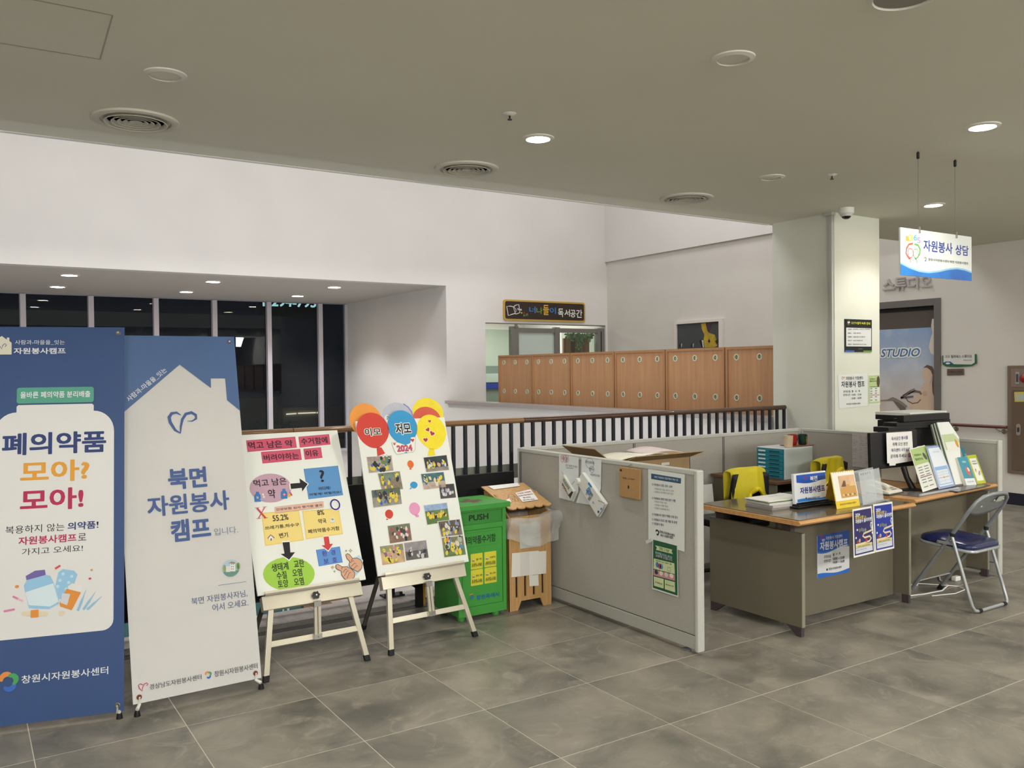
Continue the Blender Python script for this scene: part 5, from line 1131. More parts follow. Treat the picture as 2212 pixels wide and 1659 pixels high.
b = B(); b.text(f, '뚜껑 분리후', R(538, 242), R(600, 272), .0032, GYI, bold=.01); b.text(f, '펼쳐서', R(566, 292), R(598, 318), .0032, GYI); b.text(f, '배출해주세요', R(572, 332), R(640, 360), .0032, GYI)
c_ = R(582, 305); b.line(f, [(c_[0]+.026*math.cos(a), c_[1]+.022*math.sin(a)) for a in [i*.524 for i in range(12)]], .0022, .0032, GYI, closed=True)
c_ = R(568, 262); b.line(f, [(c_[0]+.045*math.cos(a), c_[1]+.036*math.sin(a)) for a in [i*.45 for i in range(14)]], .002, .0032, GYI, closed=True); b.line(f, R.L(528, 325, 520, 350, 545, 390, 575, 400), .0025, .0032, M('#b04a60', .6)); b.obj('handwriting', t)
def carton(name, label, pts, th, m):
    t_ = thing(name, label, 'carton', f.P(*R(*pts[:2]), 0)); P2 = R.L(*pts); b = B(); b.prism(f, P2, .004, .004+th, m); b.obj('carton_body', t_, bevel=.006); return t_
t = carton('milk_carton', 'small flattened milk carton with green print stuck on the left note', (370, 385, 400, 340, 475, 458, 450, 522, 440, 528), .022, M('#d3d3cd', .4))
b = B(); n = .0266; tline(b, '가나초코우유', 400, 372, 442, 440, .030, M('#3f6a3a', .5), R, n, .05); tline(b, '900ml', 392, 402, 440, 488, .018, M('#6b2c2c', .5), R, n, .05); b.poly(f, R.L(438, 480, 462, 455, 470, 465, 448, 510), n, M('#2c2c2c', .5)); b.obj('carton_lettering', t)
t = carton('water_carton', 'larger white water carton with blue print and screw cap stuck on the right note', (495, 390, 540, 322, 702, 545, 646, 642), .03, M('#dfdfdb', .4))
b = B(); n = .0346; tline(b, '물', 572, 470, 602, 440, .042, M('#4a86c4', .5), R, n, .05); tline(b, 'WATER', 585, 520, 612, 470, .030, M('#3a3f46', .5), R, n, .04); tline(b, 'BOTTLED', 568, 480, 582, 450, .012, M('#3a3f46', .5), R, n, .03)
b.poly(f, R.L(578, 400, 590, 392, 612, 425, 600, 432), n, M('#4a90cc', .5)); b.line(f, R.L(652, 520, 700, 540, 690, 580, 648, 640), .004, n, M('#55595e', .5)); b.poly(f, R.L(648, 600, 655, 588, 662, 600, 654, 612), n, M('#33373c', .5)); b.poly(f, R.L(668, 580, 675, 568, 682, 578, 674, 590), n, M('#3b78b8', .5)); b.line(f, R.L(612, 540, 618, 528, 625, 545), .006, n, M('#4a90cc', .5)); b.obj('carton_lettering', t)
B().lathe([(.022, 0), (.022, .02), (.019, .024), (0, .024)], f.P(*R(515, 385), .03), M('#e4e4e0', .4), ax=f.N, k=18).obj('screw_cap', t, smooth=True)
t = thing('kraft_notebook', 'brown kraft notebook board hanging on the partition from a clip', 'notebook', f.P(*R(858, 518), 0)); b = B(); b.prism(f, R.L(785, 284, 934, 305, 930, 521, 788, 492), .003, .018, M('#b08a5c', .7, var=.05, scale=30)); b.obj('cover', t, bevel=.004)
b = B(); n = .0184; b.text(f, '"손빛, 그 이상"', R(808, 356), R(898, 382), n, INK, bold=.02); b.text(f, '폐지로 만든 카드보드', R(828, 445), R(878, 452), n, GYI); b.text(f, '윤앤리컴퍼니', R(838, 458), R(872, 465), n, GYI); b.ell(f, *R(853, 428), .008, .012, n, INK, k=8); b.ob(f, R(794, 303)[0], R(794, 316)[1], n, R(806, 303)[0], R(800, 303)[1], n+.0003, INK); b.obj('cover_lettering', t)
B().tube([f.P(*R(858, 270), .0), f.P(*R(850, 278), .012), f.P(*R(858, 292), .012)], .003, STEEL, k=6).obj('hook', t)
t = thing('notice_sheet', 'tall white laminated notice with a blue heading on the partition', 'notice', f.P(*R(1105, 880), 0)); b = B(); b.prism(f, R.L(978, 302, 1235, 340, 1234, 885, 980, 800), .002, .0028, M('#dfe2df', .35)); b.obj('sheet', t)
b = B(); b.prism(f, R.L(1000, 334, 1210, 368, 1208, 406, 1000, 372), .0029, .0033, M('#2f5574', .5)); b.obj('heading_bar', t)
b = B(); n = .0038; b.text(f, '북면 자원봉사 캠프에서 하는 일', R(1022, 350), R(1188, 388), n, M('#d8dde0', .5), bold=.02)
GI = M('#4c4f55', .6); GL = M('#77797c', .6)
for s_, x0, y0, x1, y1, bb_ in (('○ 자원봉사 상담, 접수, 교육', 1006, 403, 1150, 436, 1), ('- 자원봉사자 상담, 배치 및 관리', 1018, 432, 1160, 468, 0), ('- 자원봉사 봉사활동 실적 입력', 1018, 455, 1155, 486, 0), ('○ 자원봉사 관련 민원 업무 수행', 1006, 497, 1170, 536, 1), ('- 자원봉사자증 신청', 1018, 525, 1108, 548, 0), ('- 자원봉사 통장 발급', 1018, 548, 1120, 572, 0), ('- 자원봉사 상해보험 청구', 1018, 568, 1128, 598, 0),
    ('○ 자원봉사자 할인가맹점 신청 접수', 1006, 608, 1188, 655, 1), ('○ 자원봉사 프로그램 개발 및 운영', 1006, 645, 1182, 690, 1), ('○ 자원봉사 홍보', 1006, 678, 1088, 702, 1)):
    k_ = (y1-y0)*.22; tline(b, s_, x0, (y0+ (y0+y1)/2)/2-1, x1, ((y0+y1)/2+y1)/2, .0155 if bb_ else .0125, M('#3f4470', .6) if bb_ else GL, R, n, .02 if bb_ else 0)
tline(b, '창원시자원봉사센터', 1060, 742, 1165, 770, .018, INK, R, n, .03); tline(b, '북면 자원봉사캠프', 1066, 768, 1155, 786, .016, INK, R, n, .03); b.obj('lettering', t)
b = B(); c_ = R(1043, 748); swirl(b, f, c_, .018, n, INK); b.obj('logo', t)
B().prism(f, R.L(960, 805, 1000, 790, 1003, 815, 965, 828), .003, .0036, film('#e6e6e0', .7, 'clear_tape', .3)).obj('tape', t)
t = thing('green_poster', 'small dark green poster with pale boxes under the tall notice', 'poster', f.P(*R(1100, 1200), 0)); b = B(); b.prism(f, R.L(1012, 792, 1185, 838, 1192, 1203, 1008, 1145), .004, .005, M('#d9ddd6', .4)); b.obj('sheet', t)
b = B(); n = .0052; DG, PG, PB_ = M('#22583c', .5), M('#c9d5a5', .5), M('#c98a90', .5)
b.poly(f, R.L(1016, 798, 1182, 842, 1187, 1192, 1013, 1136), n, DG); n += .0003
b.poly(f, R.L(1030, 838, 1150, 868, 1145, 882, 1155, 900, 1035, 870, 1042, 855), n, PG); b.poly(f, R.L(1020, 930, 1165, 965, 1168, 1040, 1018, 1002), n, PG); b.poly(f, R.L(1018, 1008, 1168, 1045, 1168, 1088, 1018, 1048), n, PB_)
b.poly(f, R.L(1020, 1056, 1090, 1075, 1090, 1142, 1022, 1122), n, PG); b.poly(f, R.L(1097, 1078, 1168, 1096, 1170, 1168, 1098, 1146), n, PG)
for i, x in enumerate((1038, 1072, 1108, 1145)): b.ell(f, *R(x, 1027+i*8.5), .016, .014, n+.0003, M(('#3a3f4a', '#d6d2c6', '#c9c4bc', '#e0ddd0')[i], .5), k=12)
for x, y, c in ((1045, 975, '#3f78b0'), (1062, 985, '#b04048'), (1075, 988, '#5a90c0')): b.ell(f, *R(x, y), .014, .018, n+.0003, M(c, .5), k=8)
b.line(f, R.L(1118, 992, 1138, 997, 1138, 1022, 1118, 1018), .003, n+.0003, GL, closed=True)
for s_, x0, y0, x1, y1, h, m_ in (('"손빛, 그 이상"', 1058, 858, 1130, 880, .020, DG), ('종이팩을 모으면, 휴지로', 1032, 888, 1150, 925, .016, M('#bcd3e6', .5)), ('교환해 드립니다', 1034, 908, 1150, 942, .016, M('#d8c0c4', .5)), ('종이팩 1kg = 휴지 1롤', 1036, 945, 1145, 972, .010, GYI), ('수거장소', 1030, 1075, 1060, 1082, .010, PG), ('운영', 1106, 1092, 1130, 1099, .010, PG), ('1층 민원실 2층', 1030, 1095, 1080, 1110, .010, GYI), ('평일 09:00~18:00', 1104, 1112, 1160, 1126, .008, GYI)):
    tline(b, s_, x0, y0, x1, y1, h, m_, R, n+.0007, .02)
b.obj('poster_print', t)
# cardboard box with papers behind the partition
t = thing('cardboard_box', 'open brown cardboard box with papers behind the near partition', 'box', (4.3, 5.2, 0)); KB = M('#a08660', .75, var=.05, scale=12)
bx0, bx1, by0, by1 = 4.02, 4.80, 4.88, 5.28; zc = .985
for q in ((bx0, by0, bx1, by0+.006), (bx0, by1-.006, bx1, by1), (bx0, by0, bx0+.006, by1), (bx1-.006, by0, bx1, by1)): B().box(q[0], q[1], .30, q[2], q[3], zc, KB).obj('side', t)
b = B(); b.box(bx0, by0, .29, bx1, by1, .30, KB); b.obj('bottom', t)
b = B(); g_ = Fr((bx0, by0, zc), (0, 1, 0), (-.8, 0, .55)); b.ob(g_, 0, 0, -.003, by1-by0, .20, .003, KB); b.obj('flap', t)
b = B(); g_ = Fr((bx0, by0, zc), (1, 0, 0), (0, -1, .35)); b.ob(g_, 0.1, 0, -.003, bx1-bx0, .16, .003, KB); b.obj('flap', t)
b = B(); g_ = Fr((bx1, by0, zc), (0, 1, 0), (1, 0, .05)); b.ob(g_, 0, 0, -.003, by1-by0, .14, .003, KB); b.obj('flap', t)
b = B(); b.ob(fy(by0-.001), bx1-.30, zc-.05, 0, bx1-.22, zc-.03, .001, M('#d8d8d0', .6)); b.obj('shipping_label', t)
t = thing('box_stand', 'low crate under the open cardboard box', 'crate', (4.4, 5.08, 0)); B().box(4.06, 4.9, 0, 4.76, 5.26, .288, M('#8f8f88', .6)).obj('crate', t)
for i, (x0, x1, a_) in enumerate(((4.12, 4.5, .03), (4.3, 4.68, -.02), (4.42, 4.78, .05))):
    t = thing('loose_papers', ('cream papers at the left on the cardboard box', 'white papers in the middle on the cardboard box', 'pinkish papers at the right on the cardboard box')[i], 'paper', ((x0+x1)/2, 5.05, zc))
    B().grid(lambda a, b_, x0=x0, x1=x1, a_=a_, i=i: Vector((x0+(x1-x0)*a, 4.93+.27*b_, zc+.005+.012*i+.022*math.sin(3.14*a)+a_*.3*b_)), 8, 3, M(('#ddd9c6', '#e6e5df', '#d8c9c4')[i], .7)).obj('sheets', t, smooth=True, solid=.004)
t = thing('foam_board', 'white foam board leaning behind the near end of the partition', 'board', (5.3, 5.25, 0))
g_ = Fr((5.02, 5.27, 0), (1, 0, 0), (0, .12, 1)); B().ob(g_, 0, 0, -.006, .50, .665, .006, WHT).obj('foam_panel', t)
t = thing('cardboard_sheet', 'brown cardboard sheet sticking up behind the white foam board', 'cardboard', (5.2, 5.36, 0)); g_ = Fr((4.98, 5.34, 0), (1, 0, 0), (0, .1, 1)); B().ob(g_, 0, 0, -.006, .44, .695, .004, KB).obj('cardboard_panel', t)

# ================================================================== DESKS
DZ = .74
def desk_top(g_, L, D, name='desk_top'):
    b = B(); k = 6; pts = []
    for i in range(k+1): a = -1.5708-3.1416*i/k; pts.append((.013*math.cos(a)+.013, -.014+.014*math.sin(a)*-1))
    prof = [(.013-.013*math.sin(3.1416*i/k), -.028+.028*i/k) for i in range(k+1)]+[(D, 0), (D, -.028)]
    h = Fr(g_.P(0, 0, 0), g_.V*1, (0, 0, 1))
    pr = prof; n0 = len(pr); vs = []
    for e in (0, L):
        for v, z in pr: q = g_.P(e, v, 0); q = Vector((q.x, q.y, DZ+z)); vs.append(q)
    fs = [list(range(n0)), list(range(2*n0-1, n0-1, -1))]+[(i, i+n0, (i+1) % n0+n0, (i+1) % n0) for i in range(n0)]
    return B().add(vs, fs, WOODD)
t = thing('office_desk', 'olive panelled desk with a wood top in front, at the left', 'desk', (4.95, 3.8, 0), 'reception desks')
g1 = Fr((4.255, 3.40, DZ), (1, 0, 0), (0, 1, 0)); desk_top(g1, 1.20, .87).obj('desk_top', t)
SX = 4.372
B().box(SX-.013, 3.475, .06, SX+.013, 4.245, .645, OLIVE).obj('side_panel', t)
B().box(SX-.0135, 3.470, .06, SX+.0135, 3.475, .645, OLIVEE).obj('edge_band', t)
for y in (3.56, 4.12): B().box(SX-.01, y, .60, SX+.03, y+.07, DZ-.028, PURP).obj('top_bracket', t)
for y0, y1 in ((3.478, 3.56), (4.15, 4.24)):
    B().prism(Fr((SX-.014, 0, 0), (0, 1, 0), (0, 0, 1)), [(y0, .06), (y0, .0), (y0+.035, .0), (y1+.03, .055), (y1+.03, .06)] if y0 < 3.9 else [(y0-.03, .06), (y0-.03, .055), (y1-.04, 0), (y1, 0), (y1, .06)], 0, .028, PURP).obj('desk_foot', t)
B().box(SX+.013, 3.66, .045, 5.585, 3.678, .70, OLIVE).obj('modesty_panel', t)
B().box(SX+.1, 3.645, .66, 5.5, 3.66, .712, M('#4a463b', .5)).obj('cable_tray', t)
B().box(5.30, 3.70, .05, 5.44, 4.2, .70, OLIVE).obj('pedestal', t)
t = thing('desk_glass', 'dark tinted glass sheet lying on the left desk', 'glass', (4.9, 3.8, DZ))
B().box(4.275, 3.425, DZ+.0005, 5.44, 4.25, DZ+.005, M('#6a604f', .12, spec=.5)).obj('sheet', t, bevel=.001)
yaw = math.radians(4.4); cU = Vector((math.cos(yaw), math.sin(yaw), 0)); cV = Vector((-math.sin(yaw), math.cos(yaw), 0))
D2 = Vector((5.595, 3.489, 0)); g2 = Fr(D2+Vector((0, 0, DZ)), cU, cV)
t = thing('office_desk', 'olive panelled desk with a wood top behind the folding chair', 'desk', (6.27, 3.8, 0), 'reception desks')
desk_top(g2, 1.262, .80).obj('desk_top', t)
h2 = Fr(D2, cU, (0, 0, 1))   # facing the viewer
def lb(u0, v0, z0, u1, v1, z1, m):
    return B().add([D2+cU*u+cV*v+Vector((0, 0, z)) for z in (z0, z1) for u, v in ((u0, v0), (u1, v0), (u1, v1), (u0, v1))], [(3, 2, 1, 0), (4, 5, 6, 7), (0, 1, 5, 4), (1, 2, 6, 5), (2, 3, 7, 6), (3, 0, 4, 7)], m)
lb(.01, .06, .06, .034, .74, .68, OLIVE).obj('side_panel', t); lb(.009, .055, .06, .035, .06, .68, OLIVEE).obj('edge_band', t)
lb(1.215, .06, .06, 1.239, .74, .68, OLIVE).obj('side_panel', t); lb(1.214, .055, .06, 1.240, .06, .68, OLIVEE).obj('edge_band', t)
for u in (.008, 1.213):
    for v in (.06, .66): lb(u, v, 0, u+.028, v+.05, .06, PURP).obj('desk_foot', t)
    lb(u+.002, .2, .68, u+.04, .28, DZ-.028, PURP).obj('top_bracket', t); lb(u+.002, .55, .68, u+.04, .62, DZ-.028, PURP).obj('top_bracket', t)
lb(.034, .22, .05, 1.215, .238, .70, OLIVE).obj('modesty_panel', t)
lb(.1, .205, .64, 1.15, .22, .712, M('#4a463b', .5)).obj('cable_tray', t)

def sheet_print(t, f, R, items, n):
    b = B()
    for it in items: tline(b, it[0], *it[1:5], it[5], it[6], R, n, it[7] if len(it) > 7 else 0)
    return b.obj('lettering', t)
# blue sign on the front of the left desk
f = fy(3.66); R = Rg(f, 1500, 1080, 4.809)
t = thing('camp_sign', 'blue and white opening hours sign stuck on the left desk front', 'sign', f.P(*R(1440, 820), 0)); WS = M('#dcdee0', .35); BS = M('#2456b4', .4)
a, c_ = R(1272, 372), R(1604, 318); ua, ub = R(1273, 600)[0], R(1604, 550)[0]; vt, vb = (R(1272, 372)[1]+R(1604, 312)[1])/2, (R(1273, 822)[1]+R(1604, 742)[1])/2
B().prism(f, rrect(ua, vb, ub, vt, .006), .0005, .004, WS).obj('plate', t)
def wavy(u0, u1, v, amp, n, ph=0): return [(u0+(u1-u0)*i/n, v+amp*math.sin(6.2832*i/n*.9+ph)) for i in range(n+1)]
b = B(); hh = vt-vb; b.poly(f, [(ua, vt), (ub, vt)]+wavy(ua, ub, vt-.40*hh, .012, 16, 3.4)[::-1], .0044, M('#2f7fd0', .4)); b.poly(f, [(ua, vt), (ub, vt)]+wavy(ua, ub, vt-.36*hh, .014, 16, 3.2)[::-1], .0047, BS); b.poly(f, [(ua, vb), (ub, vb)]+wavy(ua, ub, vb+.085*hh, .008, 16, 1.2)[::-1], .0044, M('#2a6cc8', .4)); b.obj('wave_print', t)
b = B(); n = .0052; WL_ = M('#e4e8ee', .5)
tline(b, '자원봉사 거점센터', 1358, 398, 1528, 370, .022, WL_, R, n, .02); tline(b, '자원봉사캠프', 1298, 482, 1585, 438, .058, WL_, R, n, .05)
IN2 = M('#4c4a52', .6)
for s_, x0, y0, x1, y1, h in (('운영요일', 1340, 590, 1410, 582, .020), ('월 · 수 · 목', 1432, 568, 1510, 552, .019), ('운영시간', 1340, 634, 1410, 626, .020), ('10:00 ~ 12:00', 1434, 610, 1552, 594, .018), ('14:00 ~ 16:00', 1434, 648, 1552, 632, .018), ('창원시자원봉사센터', 1390, 718, 1522, 694, .017)): tline(b, s_, x0, y0, x1, y1, h, IN2, R, n, .03)
b.obj('lettering', t)
b = B(); c_ = R(1318, 390); b.line(f, [(c_[0]+.013*math.cos(a), c_[1]+.014*math.sin(a)) for a in [i*.6 for i in range(9)]], .007, n, M('#b83048', .5)); b.text(f, '캠프', R(1318, 405), R(1350, 425), n+.0003, WL_, bold=.04); c_ = R(1372, 722); b.ell(f, *c_, .009, .008, n, M('#2c3c60', .5), k=10); b.obj('logo', t)
# two environment posters hanging over the desk edge
def envposter(label, x, y, k_, f, R, edge, bg, off):
    t = thing('hanging_poster', label, 'poster', f.P(*R(*edge[6:8]), 0), 'posters on the desk edge')
    P2 = R.L(*edge); TL_, TR_, BR_, BL_2 = P2
    def at(a, c): return ((TL_[0]*(1-a)+TR_[0]*a)*(1-c)+(BL_2[0]*(1-a)+BR_[0]*a)*c, (TL_[1]*(1-a)+TR_[1]*a)*(1-c)+(BL_2[1]*(1-a)+BR_[1]*a)*c)
    B().grid(lambda a, c: f.P(*at(a, 1-c), off-.006*math.sin(3.14*c)*0+.0), 6, 8, PAPER).obj('sheet', t, solid=.0008)
    b = B(); n = off+.0012; m0 = .05
    b.poly(f, [at(m0, .04), at(1-m0, .04), at(1-m0, .96), at(m0, .96)], n, bg); b.poly(f, [at(.1, .82), at(.9, .82), at(.9, .93), at(.1, .93)], n+.0003, M('#cfd2dc', .5)); b.poly(f, [at(.1, .755), at(.9, .755), at(.9, .815), at(.1, .815)], n+.0003, M('#cfcf8a', .5))
    CRR = M('#e2cfa5', .5)
    b.line(f, [at(a, c) for a, c in ((.95, .50), (.75, .52), (.52, .54), (.46, .59), (.55, .63), (.8, .62), (.86, .67), (.78, .72), (.45, .74), (.1, .745))], .012, n+.0004, CRR)
    for a, c, q in ((.32, .46, '#6d7f6a'), (.42, .45, '#86705f'), (.6, .475, '#7f8a6a'), (.88, .40, '#9aa4c4'), (.2, .69, '#8a4a3a'), (.3, .67, '#caa58a'), (.62, .69, '#c23a3a'), (.92, .44, '#d8d4cc'), (.5, .47, '#5f7a9a')): b.ell(f, *at(a, c), .010, .013, n+.0006, M(q, .5), k=8)
    for a, c in ((.2, .44), (.13, .60), (.9, .35), (.93, .56)): b.ell(f, *at(a, c), .007, .007, n+.0007, M('#e4e6ea', .5), k=12)
    b.obj('poster_print', t)
    b = B(); e = n+.001
    def tl(s_, a0, c0, a1, c1, h, m, bo=.03): b.text(f, s_, at(a0, c0), at(a1, c1), e, m, rot=h, bold=bo)
    tl('2024', .12, .13, .36, .13, .020, WL_, .05); tl('환경사랑 ⊙', .12, .195, .66, .195, .024, M('#d9b84a', .5), .05); tl('자원봉사 플리마켓', .12, .265, .93, .265, .026, WL_, .05); tl('참여자 모집 안내 2024', .2, .79, .78, .79, .010, M('#a04a20', .5), .02); tl('신청 기간 및 장소 안내', .14, .86, .6, .86, .008, GYI, 0)
    b.obj('lettering', t)
fP = fy(3.388); R = Rg(fP, 1500, 1080, 4.809)
envposter('purple-blue flea market poster hanging from the desk edge, left one', 0, 0, 0, fP, R, (1638, 98, 1838, 62, 1872, 548, 1652, 602), M('#332f66', .45), .002)
envposter('bright blue flea market poster hanging from the desk edge, right one', 0, 0, 0, fP, R, (1850, 45, 2050, 16, 2070, 500, 1872, 545), M('#26389a', .45), .004)

# ---- things on the desks
S9 = 5.53
def Dp(x, y, z=DZ+.006): return on(x, y, 2, z)
# paper and folder stack
t0 = None; base = Vector((4.40, 3.70, DZ+.0055)); zz = DZ+.0056
STK = [('bottom folder of the pile on the left desk', '#8f8a86', .0, .012, 0), ('grey papers low in the pile on the left desk', '#b9b3ac', .01, .016, .02), ('clear sleeve of papers in the pile on the left desk', '#cfcdca', .0, .014, -.03), ('dark green folder in the pile on the left desk', '#2f4a4a', .03, .004, .05), ('light green folder in the pile on the left desk', '#a4bf8a', -.01, .003, .0), ('topmost white sheets of the pile on the left desk', '#e8e7e2', -.01, .004, .04)]
for i, (lab, c_, dx, th, ro) in enumerate(STK):
    t = thing('paper_pile' if i not in (3, 4) else 'document_folder', lab, 'papers', (4.66, 3.86, zz), 'pile of folders')
    q = Fr((4.62+dx, 3.86, zz), (math.cos(ro-.06), math.sin(ro-.06), 0), (-math.sin(ro-.06), math.cos(ro-.06), 0)); wx = .19 if i != 3 else .24
    if i == 3: q.O.x += .12; q.O.y += .04
    b = B(); b.ob(q, -wx, -.115+.006*i, 0, wx, .125, th, M(c_, .5)); b.obj('sheets', t); zz += th+.0006
    if i == 5: b = B(); tline2 = b.text(q, '자원봉사 활동 일지 2024', (-.02, .07), (.12, .05), th+.0006, GL); b.obj('print', t)
t = thing('open_brochure', 'light blue brochure lying behind the pile on the left desk', 'brochure', (4.95, 4.1, DZ+.006)); g_ = Fr((4.98, 4.06, DZ+.0062), (.96, .28, 0), (-.28, .96, 0)); B().ob(g_, -.15, -.05, 0, .13, .14, .006, M('#cfdbe6', .5)).obj('cover', t)
# acrylic desk sign
g_ = Fr(Dp(1718, 1098)+Vector((0, 0, .026)), (1, .0, 0), (0, .06, 1)); f = g_
q = f.px(1787, 1086)[0]; vt = f.px(1752, 1020)[1]
t = thing('desk_sign', 'white and blue upright sign in a black holder on the left desk', 'sign', f.P(q/2, 0, 0)); b = B(); b.ob(f, 0, 0, -.022, q, vt, 0, M('#e0e3e8', .2, coat=.3)); b.obj('block', t, bevel=.002)
R = Rg(f, 1500, 900, S9); b = B(); n = .0006; i0, i1 = .035*q+.012, q-.004
b.poly(f, [(i0, vt*.95), (i1, vt*.95)]+wavy(i0, i1, vt*.68, .007, 14, 2.4)[::-1], n, BS); b.poly(f, [(i0, vt*.05), (i1, vt*.05)]+wavy(i0, i1, vt*.13, .005, 14, .5)[::-1], n, M('#2f7fd0', .4)); b.obj('wave_print', t)
b = B(); b.text(f, '북면', R(1378, 712), R(1468, 762), n+.0006, WL_, bold=.06); b.text(f, '자원봉사캠프', R(1260, 848), R(1558, 888), n+.0006, M('#23307a', .5), bold=.05); b.text(f, '창원시자원봉사센터', R(1355, 965), R(1500, 975), n+.0006, GYI, bold=.02); b.obj('lettering', t)
b = B(); b.line(f, [(R(1332, 735)[0]+.012*math.cos(a), R(1332, 735)[1]+.013*math.sin(a)) for a in [i*.6 for i in range(9)]], .006, n+.0006, M('#9c3058', .5)); b.ell(f, *R(1335, 975), .007, .008, n+.0006, GYI, k=8); b.obj('logo', t)
b = B(); b.ob(f, -.03, -.022, -.06, q+.06, -.012, .05, BLKG).ob(f, .0, -.012, -.04, q+.03, -.004, .03, BLKG).ob(f, .01, -.004, -.03, q+.01, .012, -.023, BLKG).ob(f, .01, -.004, .001, q+.01, .008, .008, BLKG); b.obj('holder', t, bevel=.003)
# desk calendar
p0 = Dp(1808, 1100); p1 = Dp(1858, 1092); U_ = (p1-p0); g_ = Fr(p0, U_, Vector((-.0, .09, .42))); f = g_; wv = U_.length; 
ctop = f.px(1820, 1018)[1]
t = thing('desk_calendar', 'yellow tent calendar with a desert picture on the left desk', 'calendar', p0); CAL = M('#e5c52e', .5)
N3 = Vector((U_.y, -U_.x, 0)).normalized()
B().ob(f, 0, 0, -.002, wv, ctop, 0, CAL).obj('stand_front', t)
apex = f.P(0, ctop, -.002); back = Dp(1790, 1088); g3 = Fr(back+Vector((.0, .03, 0)), U_, apex-(back+Vector((.0, .03, 0)))); B().ob(g3, 0, 0, -.002, wv, (apex-(back+Vector((.0, .03, 0)))).length, 0, M('#d9a92e', .5)).obj('stand_back', t)
R = Rg(f, 1500, 900, S9); b = B(); b.prism(f, [(.004, ctop*.20), (wv-.004, ctop*.20), (wv-.004, ctop*.985), (.004, ctop*.985)], .0, .003, M('#ece8dc', .5)); b.obj('pages', t)
b = B(); n = .0036; x0_, x1_ = wv*.26, wv*.95; y0_, y1_ = ctop*.27, ctop*.88
b.poly(f, [(x0_, y0_), (x1_, y0_), (x1_, y1_), (x0_, y1_)], n, M('#d8b08a', .5, var=.1, scale=20)); b.poly(f, [(x0_, y0_), (x1_, y0_), (x1_, (y0_+y1_)/2), ((x0_+x1_)/2, y0_*.4+y1_*.6), (x0_, (y0_+y1_)/2.2)], n+.0003, M('#c99a52', .5)); b.poly(f, [(x0_*.9+x1_*.1, (y0_+y1_)/2), (x0_*.6+x1_*.4, (y0_+y1_)/2), (x0_*.6+x1_*.4, y0_*.25+y1_*.75), (x0_*.7+x1_*.3, y0_*.22+y1_*.78)], n+.0005, M('#6a4a34', .5))
b.poly(f, [(x0_*.4+x1_*.6, (y0_+y1_)/2), (x1_, (y0_+y1_)/2), (x0_*.2+x1_*.8, y0_*.25+y1_*.75)], n+.0005, M('#dcc088', .5))
for k in range(6): b.ell(f, x0_+(x1_-x0_)*(.15+.14*k), y0_+(y1_-y0_)*.12, .005, .008, n+.0006, M(('#e6e0d2', '#5a4030')[k % 2], .5), k=7)
b.obj('picture_print', t); b = B(); b.text(f, '경상남도자원봉사센터', (wv*.15, ctop*.13), (wv*.85, ctop*.08), .0008, M('#6a5410', .5), bold=.02); b.obj('base_lettering', t)
b = B()
for k in range(9): c0 = f.P(wv*(.1+.1*k), ctop, .0); b.tube([c0+N3*.008*math.cos(a)+Vector((0, 0, .008*math.sin(a))) for a in [i*.785 for i in range(8)]], .0012, STEEL, k=5, closed=True)
b.obj('wire_binding', t, label='wire spiral binding')['kind'] = 'stuff'
# clear document tray
t = thing('document_holder', 'empty clear plastic document holder on the left desk', 'holder', Dp(1890, 1085)); CLR = film('#dfe6e8', .34, 'clear_plastic', .12)
a = Dp(1865, 1092); c_ = Dp(1908, 1080); U_ = (c_-a); f = Fr(a, U_, (.12, .25, 1)); wv = U_.length-.03; B().ob(f, 0, .002, -.003, wv+.04, .225, 0, CLR).obj('front_sheet', t); B().ob(f, .01, .002, -.05, wv+.05, .235, -.047, CLR).obj('back_sheet', t); B().ob(f, 0, 0, -.06, wv+.04, .003, .05, CLR).obj('base', t)
b = B(); [b.ob(f, .03+.035*k, .20, .0005, .036+.035*k, .212, .001, GL) for k in range(5)]; b.obj('index_marks', t, label='small grey index marks')['kind'] = 'stuff'
# telephone
t = thing('desk_telephone', 'white desk telephone with its handset down on the right desk', 'telephone', (5.72, 3.78, DZ)); TW = M('#dcdacb', .4)
g_ = Fr((5.60, 3.70, DZ+.001), (.98, .1, 0), (-.1, .98, 0))
pr_ = [(0, 0), (.16, 0), (.16, .03), (.10, .06), (0, .045)]
b = B(); q = Fr(g_.P(0, 0, 0), g_.V, (0, 0, 1)); b.prism(Fr(g_.P(.20, 0, 0), g_.V, (0, 0, 1)), [(0, .0), (.17, .0), (.17, .07), (.10, .055), (0, .028)], -.20 if False else 0, -.20, TW); b.obj('phone_body', t, bevel=.006)
b = B(); b.prism(Fr(g_.P(.20, 0, 0), g_.V, (0, 0, 1)), [(-.006, .0), (.176, .0), (.176, .014), (-.006, .014)], .004, -.204, M('#4a4a48', .5)); b.obj('phone_base', t)
b = B(); b.tube([g_.P(.03, .02, .05), g_.P(.03, .04, .066), g_.P(.035, .09, .082), g_.P(.035, .15, .088), g_.P(.03, .175, .075)], [.022, .019, .013, .017, .022], TW, k=12); b.obj('handset', t, smooth=True)
b = B(); [b.ob(Fr(g_.P(.09, .02, .031), g_.U, g_.V+Vector((0, 0, .27))), .026*i, .026*j, 0, .026*i+.018, .026*j+.016, .004, M('#8b8b85', .5)) for i in range(3) for j in range(4)]; b.obj('keypad', t)['kind'] = 'stuff'
